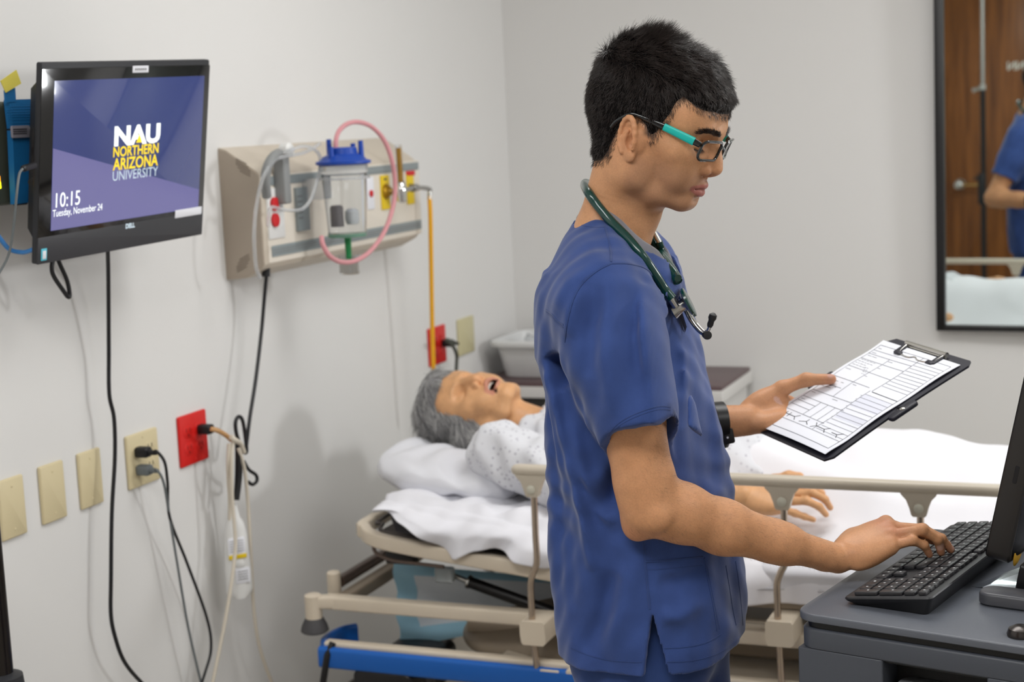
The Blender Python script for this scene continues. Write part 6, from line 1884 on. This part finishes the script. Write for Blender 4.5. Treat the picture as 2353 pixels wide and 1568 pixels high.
MB().tube(catmull([bend(.060, ch - .003, .006), bend(.066, ch - .024, .005), bend(.080, ch - .030, .0045), bend(.098, ch - .031, .0045), bend(.110, ch - .026, .0045), bend(.122, ch - .031, .0045), bend(.142, ch - .030, .0045), bend(.156, ch - .023, .005), bend(.160, ch - .003, .006)], 4), .0013, 8).build('clip_wire', 'clip_steel', cbt)
for w in (.060, .158):
    MB().slab(bend(w, ch - .018, .0035), EW, EH, .013, .024, .003, .003, .001).slab(bend(w + (.006 if w < .1 else -.006), ch - .028, .0035), EW, EH, .018, .009, .003, .003, .001).build('rubber_tip', 'board_black', cbt)
# the form: sheet lying on the board, curling a little
pt = thing('form_sheet', onb(.106, .15, .002), 'printed assessment form clipped on the black clipboard', 'paper')
PW, PH = .209, .284
pw0, ph0 = -.001, .007
def pap(x, y, n=0.0):
    """point on the sheet: x across, y up, 0..1"""
    w = pw0 + PW * x; h = ph0 + PH * y
    lift = .0022 + .004 * math.exp(-((y - .02) / .10) ** 2) * (.4 + .6 * math.sin(2.2 * x + .4) ** 2) + .006 * max(0, y - .8) ** 2 * 25 * max(0, .35 - x) + .002 * math.sin(7 * y + 2 * x) ** 2
    return bend(w, h, lift + n)
NX, NY = 24, 30
V = [pap(i / NX, j / NY) for j in range(NY + 1) for i in range(NX + 1)] + [pap(i / NX, j / NY, -.0006) for j in range(NY + 1) for i in range(NX + 1)]
o_ = (NX + 1) * (NY + 1); F_ = []
for j in range(NY):
    for i in range(NX):
        a = j * (NX + 1) + i
        F_.append((a, a + 1, a + NX + 2, a + NX + 1)); F_.append((o_ + a, o_ + a + NX + 1, o_ + a + NX + 2, o_ + a + 1))
MB().add(V, F_).build('sheet', 'paper', pt, True, 180)
def line(x0, y0, x1, y1, w=.00075, m='print_grey', name='ruled_line', n=8):
    L = []; dx, dy = (x1 - x0) * PW, (y1 - y0) * PH; l = math.hypot(dx, dy) + 1e-9; ox, oy = -dy / l * w / 2 / PW, dx / l * w / 2 / PH
    for k in range(n + 1):
        t = k / n; x = x0 + (x1 - x0) * t; y = y0 + (y1 - y0) * t
        L.append([pap(x - ox, y - oy, .00025), pap(x + ox, y + oy, .00025), pap(x + ox, y + oy, .0004), pap(x - ox, y - oy, .0004)])
    return MB().loft(L).build(name, m, pt, False)
def fillrect(x0, y0, x1, y1, m):
    V = []; F_ = []
    for j in range(5):
        for i in range(5):
            V.append(pap(x0 + (x1 - x0) * i / 4, y0 + (y1 - y0) * j / 4, .00015))
    for j in range(4):
        for i in range(4):
            a = j * 5 + i; F_.append((a, a + 1, a + 6, a + 5))
    MB().add(V, F_).build('shaded_box', m, pt, True, 180)
g_ = random.Random(3)
def words(x, y, n, wl=.03, m='print_dark', h=.006):
    """a run of small print: short dashes of text height"""
    for k in range(n):
        l = wl * g_.uniform(.5, 1.1)
        line(x, y, x + l, y, h * PH * .35, m, 'small_print', 2); x += l + .012
fillrect(.60, .40, .955, .52, 'pale_fill'); fillrect(.60, .28, .955, .34, 'pale_fill')
for y in (.045, .125, .955): line(.04, y, .96, y)
line(.04, .045, .04, .955); line(.96, .045, .96, .955)
for y in (.90, .86, .80): line(.04, y, .62, y)
line(.62, .90, .96, .90)
for y, a, b in ((.70, .04, .62), (.58, .04, .55), (.50, .04, .30), (.42, .04, .58), (.345, .04, .62), (.30, .04, .30), (.255, .04, .30), (.205, .04, .60)): line(a, y, b, y)
line(.62, .56, .62, .955, .0009); line(.58, .13, .60, .56, .0008); line(.33, .42, .33, .86); line(.30, .205, .30, .345); line(.40, .205, .40, .345); line(.50, .205, .50, .345)
for k in range(9): line(.63, .87 - k * .030, .955, .87 - k * .030, .0006)
line(.63, .555, .955, .555, .0014, 'print_dark')
for k in range(11): line(.60, .52 - k * .037, .955, .52 - k * .037, .0006)
for x, y, n in ((.06, .925, 1), (.06, .875, 1), (.06, .84, 2), (.34, .84, 1), (.34, .76, 1), (.34, .66, 1), (.06, .67, 1), (.36, .56, 1), (.06, .475, 2), (.06, .40, 1), (.36, .40, 1), (.06, .32, 1)): words(x, y, n, .07)
for k in range(4): words(.06, .79 - k * .022, 5 - k // 2, .035)
for k in range(4): words(.22 + .02 * k, .73 - k * .02, 2, .02)
for k in range(10): words(.575, .50 - k * .037, 1, .015)
for x, y in ((.06, .545), (.14, .545), (.22, .545)): words(x, y, 1, .04); words(x, y - .05, 1, .03)
# lab skeleton figures drawn along the foot of the form
def stroke(*P):
    for a, b in zip(P[:-1], P[1:]): line(a[0], a[1], b[0], b[1], .0013, 'print_dark', 'pen_stroke', 3)
stroke((.08, .165), (.26, .165)); stroke((.13, .185), (.13, .145)); stroke((.18, .185), (.18, .145)); stroke((.26, .165), (.30, .19)); stroke((.26, .165), (.30, .14))
stroke((.36, .145), (.43, .165), (.43, .19)); stroke((.43, .165), (.48, .145))
stroke((.53, .19), (.57, .165), (.53, .14)); stroke((.57, .165), (.68, .165)); stroke((.68, .165), (.72, .19)); stroke((.68, .165), (.72, .14))
stroke((.78, .165), (.85, .165)); stroke((.85, .165), (.90, .19)); stroke((.85, .165), (.88, .14))

# ------------------------------------------------------------------ the cart
mat('cart_grey', '#464a52', .42, bump=.25, bscale=700, bdist=.0004); mat('cart_top', '#5a5e66', .30, bump=.35, bscale=600, bdist=.0005); mat('cart_dark', '#17181a', .5)
mat('drawer_liner', '#85878b', .45)
CZ = .905
ca_ = math.radians(-13.0)
E1 = np.array([math.cos(ca_), math.sin(ca_), 0]); E2 = np.array([-math.sin(ca_), math.cos(ca_), 0]); E3 = np.array([0, 0, 1.0])
CO = at(1822, 1407, z=CZ)                      # front left corner of the top
CWd, CDp = .62, .50
def cp(a, b, z=0.0): return CO + E1 * a + E2 * b + E3 * z
ct = thing('medical_cart', (cp(CWd / 2, CDp / 2)[0], cp(CWd / 2, CDp / 2)[1], 0), 'dark grey medical cart carrying the keyboard at the right', 'cart')
MB().slab(cp(CWd / 2, CDp / 2, -.011), E1, E2, CWd, CDp, .011, .030, .002, 8).build('top', 'cart_top', ct)
MB().slab(cp(CWd / 2, CDp / 2, -.022), E1, E2, CWd - .020, CDp - .020, .012, .024, .001, 8).build('seam_gap', 'cart_dark', ct)
# body made of walls round a recess in its front
def cbox(a0, a1, b0, b1, z0, z1, name, m, r=.004, par=None, ch=.0015):
    return MB().slab(cp((a0 + a1) / 2, (b0 + b1) / 2, z0), E1, E2, a1 - a0, b1 - b0, z1 - z0, r, ch, 5).build(name, m, par or ct)
ra = 2030; rl = at(2030, 1522, y=CO[1])
fr_ = lambda u, v: (lambda P: ((P - CO) @ E1, P[2] - CZ))(CAM + (FWD + RGT * (u - W / 2) / FPX - UPV * (v - H / 2) / FPX) * (((cp(0, .006) - CAM) @ E2) / ((FWD + RGT * (u - W / 2) / FPX - UPV * (v - H / 2) / FPX) @ E2)))
r0 = fr_(2028, 1524); r1 = fr_(2268, 1556)
rx0, rz = r0[0], (r0[1] + r1[1]) / 2; rx1 = r1[0]
cbox(.004, CWd - .004, .005, CDp - .004, rz, -.022, 'upper_body', 'cart_grey', .026, None, .004)
cbox(.004, rx0, .005, .06, rz - .14, rz + .001, 'front_panel', 'cart_grey', .003)
cbox(rx1, CWd - .004, .005, .06, rz - .14, rz + .001, 'front_panel', 'cart_grey', .003)
cbox(rx0 - .002, rx1 + .002, .012, .030, rz - .004, rz + .0005, 'recess_lip', 'cart_dark', .002)
cbox(.004, CWd - .004, .06, CDp - .004, rz - .14, rz + .001, 'inner_body', 'cart_dark', .02)
cbox(rx0 + .012, rx1 - .012, .010, .058, rz - .14, rz - .034, 'handle_pan', 'drawer_liner', .02)
cbox(.004, CWd - .004, .005, CDp - .004, -.60, rz - .139, 'lower_body', 'cart_grey', .026, None, .004)
for k in range(2):
    cbox(.03, CWd - .03, .000, .006, -.56 + k * .19, -.39 + k * .19, 'drawer_front', 'cart_grey', .006)
for a in (.05, CWd - .05):
    for b in (.05, CDp - .05):
        p = cp(a, b, 0)
        MB().rod((p[0], p[1], .09), (p[0], p[1], CZ - .60), .018).lathe([(.01, -.012), (.045, -.012), (.045, .012), (.01, .012)], (p[0], p[1], .046), E1, 20).build('caster', 'cart_dark', ct)

# ------------------------------------------------------------------ keyboard
mat('key_black', '#2a2a2d', .38); mat('key_body', '#232326', .45); mat('legend', '#cfd0d2', .6)
ka = math.radians(-13.0) 
K0 = at(1937, 1376, z=CZ + .010)               # front (user) corner at the number pad end
KL_, KD_ = .440, .129
k1 = at(2172, 1214, z=CZ + .012) - K0; k1[2] = 0
KY = nrm(k1); KX = nrm(np.cross(KY, np.array([0, 0, 1.0])))          # KY along the rows, KX from the user to the back
tilt = math.radians(8)
KXt = KX * math.cos(tilt) + np.array([0, 0, 1.0]) * math.sin(tilt); KN = np.cross(KXt, KY)
KN = KN if KN[2] > 0 else -KN
def kp(x, y, n=0.0): return K0 + KXt * x + KY * y + KN * n
kb = thing('keyboard', kp(KD_ / 2, KL_ / 2) * np.array([1, 1, 0]) + np.array([0, 0, CZ]), 'black full-size keyboard on the dark cart under his hand', 'keyboard')
base = MB()
def kring(ins, n): return [kp(KD_ / 2 + x, KL_ / 2 + y, n) for x, y in rrect(KD_ - 2 * ins, KL_ - 2 * ins, .008, 4)]
bot = [np.array([p[0], p[1], CZ + .0008]) for p in kring(.010, 0)]
sg = 1 if np.cross(KXt, KY) @ KN > 0 else -1
R_ = [bot, kring(.0015, -.004), kring(0, -.001), kring(.001, .001), kring(.004, .0016)]
base.loft([r[::sg] for r in R_]); base.build('body', 'key_body', kb)
# rows: x from the user (space bar) to the back (function keys); y from the number pad end
P_ = .0190; DX = P_ * .96
x0 = .012
KEY_ME = {}
def key(x, y, wx, wy, col=None):
    """one keycap: x,y lower corner in pitch units of metres, sizes in metres"""
    kk = (round(wx, 4), round(wy, 4))
    if kk not in KEY_ME:
        mb = MB(); mb.slab((0, 0, 0), (1, 0, 0), (0, 1, 0), wx - .0026, wy - .0026, .0048, .0022, .0010, 2)
        o = mb.build('key', 'key_black', kb); KEY_ME[kk] = o.data
        me = o.data
        lo = np.array([v.co[:] for v in me.vertices]); off = ORIGIN['keyboard'] if False else None
        me.vertices.foreach_set('co', (lo + ORIGIN[kb.name]).astype(np.float32).ravel())
    else:
        o = bpy.data.objects.new('key', KEY_ME[kk]); COL.objects.link(o); o.parent = kb
    c = kp(x + wx / 2, y + wy / 2, .0018) - ORIGIN[kb.name]
    Mx = Matrix.Identity(4)
    ry = KY * sg
    for i in range(3):
        Mx[i][0], Mx[i][1], Mx[i][2], Mx[i][3] = KXt[i], ry[i], np.cross(KXt, ry)[i], c[i]
    o.matrix_local = Mx
    return o
rows = [.0] + [DX * k for k in range(1, 5)] + [DX * 5 + .003]
leg = []
def addkey(x, y, wx, wy, legend=True):
    key(x, y, wx, wy)
    if legend: leg.append((x + wx / 2, y + wy / 2, wx, wy))
yn = .008
# number pad: 4 columns. columns run away from the camera; column 0 is Enter / plus
for c in range(1, 3): pass
addkey(x0 + 0, yn, 2 * DX, P_); addkey(x0 + 2 * DX, yn, 2 * DX, P_); addkey(x0 + 4 * DX, yn, DX, P_)
addkey(x0, yn + P_, DX, P_)
for rix in range(1, 5): addkey(x0 + rix * DX, yn + P_, DX, P_)
for rix in range(1, 5): addkey(x0 + rix * DX, yn + 2 * P_, DX, P_)
addkey(x0, yn + 2 * P_, DX, 2 * P_)
for rix in range(1, 5): addkey(x0 + rix * DX, yn + 3 * P_, DX, P_)
for c in range(4): addkey(x0 + 5 * DX + .002, yn + c * P_, DX * .78, P_)
ya = yn + 4 * P_ + .004
# arrows and editing block
for c in range(3): addkey(x0, ya + c * P_, DX, P_)
addkey(x0 + DX, ya + P_, DX, P_)
for rix in (3, 4):
    for c in range(3): addkey(x0 + rix * DX, ya + c * P_, DX, P_)
for c in range(3): addkey(x0 + 5 * DX + .002, ya + c * P_, DX * .78, P_)
ym = ya + 3 * P_ + .004
span = 15 * P_
def row(rx, widths, wx=DX):
    y = ym
    for w in widths:
        addkey(rx, y, wx, w * P_); y += w * P_
row(x0, [1.25, 1.25, 1.25, 1.25, 6.25, 1.25, 1.25, 1.25])
row(x0 + DX, [2.75] + [1] * 10 + [2.25])
row(x0 + 2 * DX, [2.25] + [1] * 11 + [1.75])
row(x0 + 3 * DX, [1.5] + [1] * 12 + [1.5])
row(x0 + 4 * DX, [2] + [1] * 13)
y = ym
for k in range(13):
    addkey(x0 + 5 * DX + .002, y, DX * .78, P_); y += P_ + (.0095 if k in (3, 7, 11) else 0)
ll = MB()
for (x, y, wx, wy) in leg:
    ll.slab(kp(x + .0005, y + .0012, .0069), KXt, KY * sg, .0030, .0028 + .002 * (wy > .025), .0003, .0006, .0001, 1)
o = ll.build('key_legends', 'legend', kb, False); o['kind'] = 'stuff'
for yy in (.04, KL_ - .04):
    MB().box(kp(KD_ - .02, yy, 0) * np.array([1, 1, 0]) + np.array([0, 0, CZ + .008]), (.012, .03, .014)).build('foot', 'key_body', kb)

# ------------------------------------------------------------------ the screen at the right edge
mat('cart_screen_shell', '#2a2725', .35); mat('screen_dark', '#0b0b0d', .08, coat=.5); mat('gold_print', '#b98f2a', .5)
sB = np.array([1.790, -2.740, .955])               # lower near corner of the glass front
SU = nrm((.054, 0.0, .264)); SYd = nrm(KY + np.array([.0, 0, 0])); SN = nrm(np.cross(SYd, SU))
SN = SN if SN[0] < 0 else -SN                        # out of the glass, towards him
def sp(y, h, n=0.0): return sB + SYd * y + SU * h + SN * n
mt = thing('cart_monitor', (sp(.25, 0, -.05)[0], sp(.25, 0, -.05)[1], CZ), 'black screen standing on the cart, cut by the right edge', 'monitor')
SWd, SHt = .50, .34
def srings(zs):
    out = []
    for ins, n_, r in zs:
        out.append([sp(SWd / 2 + x, SHt / 2 + y, n_) for x, y in rrect(SWd - 2 * ins, SHt - 2 * ins, r, 5)])
    return out
def sl_(zs, name, m):
    R = srings(zs); flip = np.cross(SYd, SU) @ SN < 0
    n_up = zs[-1][1] > zs[0][1]
    if flip == n_up: R = [q[::-1] for q in R]
    return MB().loft(R).build(name, m, mt, True, 35)
sl_([(.003, -.034, .012), (0, -.031, .014), (0, -.003, .014), (.001, -.0008, .013)], 'casing', 'cart_screen_shell')
sl_([(.0012, -.0008, .013), (.0012, .0006, .013), (.003, .0012, .012)], 'glass_front', 'screen_dark')
R = []
for ins, n_ in ((.004, -.033), (.012, -.040), (.05, -.052), (.07, -.055)):
    R.append([sp(SWd / 2 + x, SHt / 2 + y, n_) for x, y in rrect(SWd - 2 * ins, SHt - 2 * ins, .02, 5)])
MB().loft(R).build('rear_housing', 'black_plastic', mt, True, 35)
for h in (.13,):
    MB().slab(sp(-.0004, h, -.018), SN, SU, .006, .026, .0012, .002, .0004).build('side_button', 'black_plastic', mt)
gp = sp(.03, .012, -.0365)
MB().lathe([(.001, .0015), (.017, .001), (.019, 0)], gp, -SN, 24).build('badge', 'gold_print', mt)
MB().tube([sp(.28, .12, -.05), np.array([sp(.30, 0, -.10)[0], sp(.30, 0, -.10)[1], CZ + .012])], [.028, .030], 16).build('stand_neck', 'charcoal_plastic', mt)
MB().slab(sp(.11, -.012, -.050), SYd, nrm(np.cross(SN, SYd)) if np.cross(SYd, nrm(np.cross(SN, SYd)))[0] > 0 else -nrm(np.cross(SN, SYd)), .22, .04, .03, .006, .003).build('lower_bracket', 'black_plastic', mt)
fb = at(2240, 1392, z=CZ)
f0 = (fb - CO) @ E1; f1 = (fb - CO) @ E2
MB().slab(cp(f0 + .14, f1 + .024, .0008), E1, E2, .28, .046, .018, .020, .004, 8).build('stand_foot', mat('foot_grey', '#4a4b50', .35), mt)
fx_, fy_ = sp(.30, 0, -.10)[:2]
MB().rod((fx_, fy_, CZ + .001), (fx_, fy_, CZ + .014), .060, .05, 28).build('stand_base', 'charcoal_plastic', mt)
# sleeve with a printed card between keyboard and stand foot
pc0 = at(2240, 1353, z=CZ + .002)
ps = thing('card_sleeve', pc0, 'printed card in a clear sleeve beside the keyboard at right edge', 'card')
c0 = np.array([(pc0 - CO) @ E1, (pc0 - CO) @ E2])
def cardpt(x, y, n=0.0): return cp(c0[0] + x, c0[1] + y, .0035 + n + .002 * math.sin(x * 22) * math.sin(y * 25 + 1))
def gridsheet(x0_, x1_, y0_, y1_, n0, name, m, sk=0.0):
    V = []; F_ = []; N = 10
    for lay in (0, -.0008):
        for j in range(N + 1):
            for i in range(N + 1):
                V.append(cardpt(x0_ + (x1_ - x0_) * i / N + sk * j / N, y0_ + (y1_ - y0_) * j / N, n0 + lay))
    q = (N + 1) ** 2
    for j in range(N):
        for i in range(N):
            a = j * (N + 1) + i; F_.append((a, a + 1, a + N + 2, a + N + 1)); F_.append((q + a, q + a + N + 1, q + a + N + 2, q + a + 1))
    return MB().add(V, F_).build(name, m, ps, True, 180)
gridsheet(.010, .25, .004, .17, 0.0, 'card', 'paper', .045)
gridsheet(-.004, .26, -.004, .178, .0022, 'sleeve', 'clear_plastic', .045)
for k, (w_, n_) in enumerate(((.05, 1), (.04, 1), (.06, 1))):
    a = cardpt(.105 + .01 * k, .100 + .012 * k, .0012)
    MB().slab(a, -E1, -E2, w_ * .5, .0022, .0004, .0006, .0001).build('small_print', 'print_grey', ps)
text_mesh('GDE ubgn', .014, cardpt(.155, .070, .0016), -E1, -E2, 'print_dark', ps, 'lettering', .0004)
# low dome knob on the cart top
kd = at(2345, 1462, z=CZ)
MB().lathe([(.017, 0), (.0175, .003), (.015, .010), (.008, .014), (.001, .015)], kd, E3, 20).build('dome_knob', mat('dark_metal', '#4a4644', .25, .8), ct)
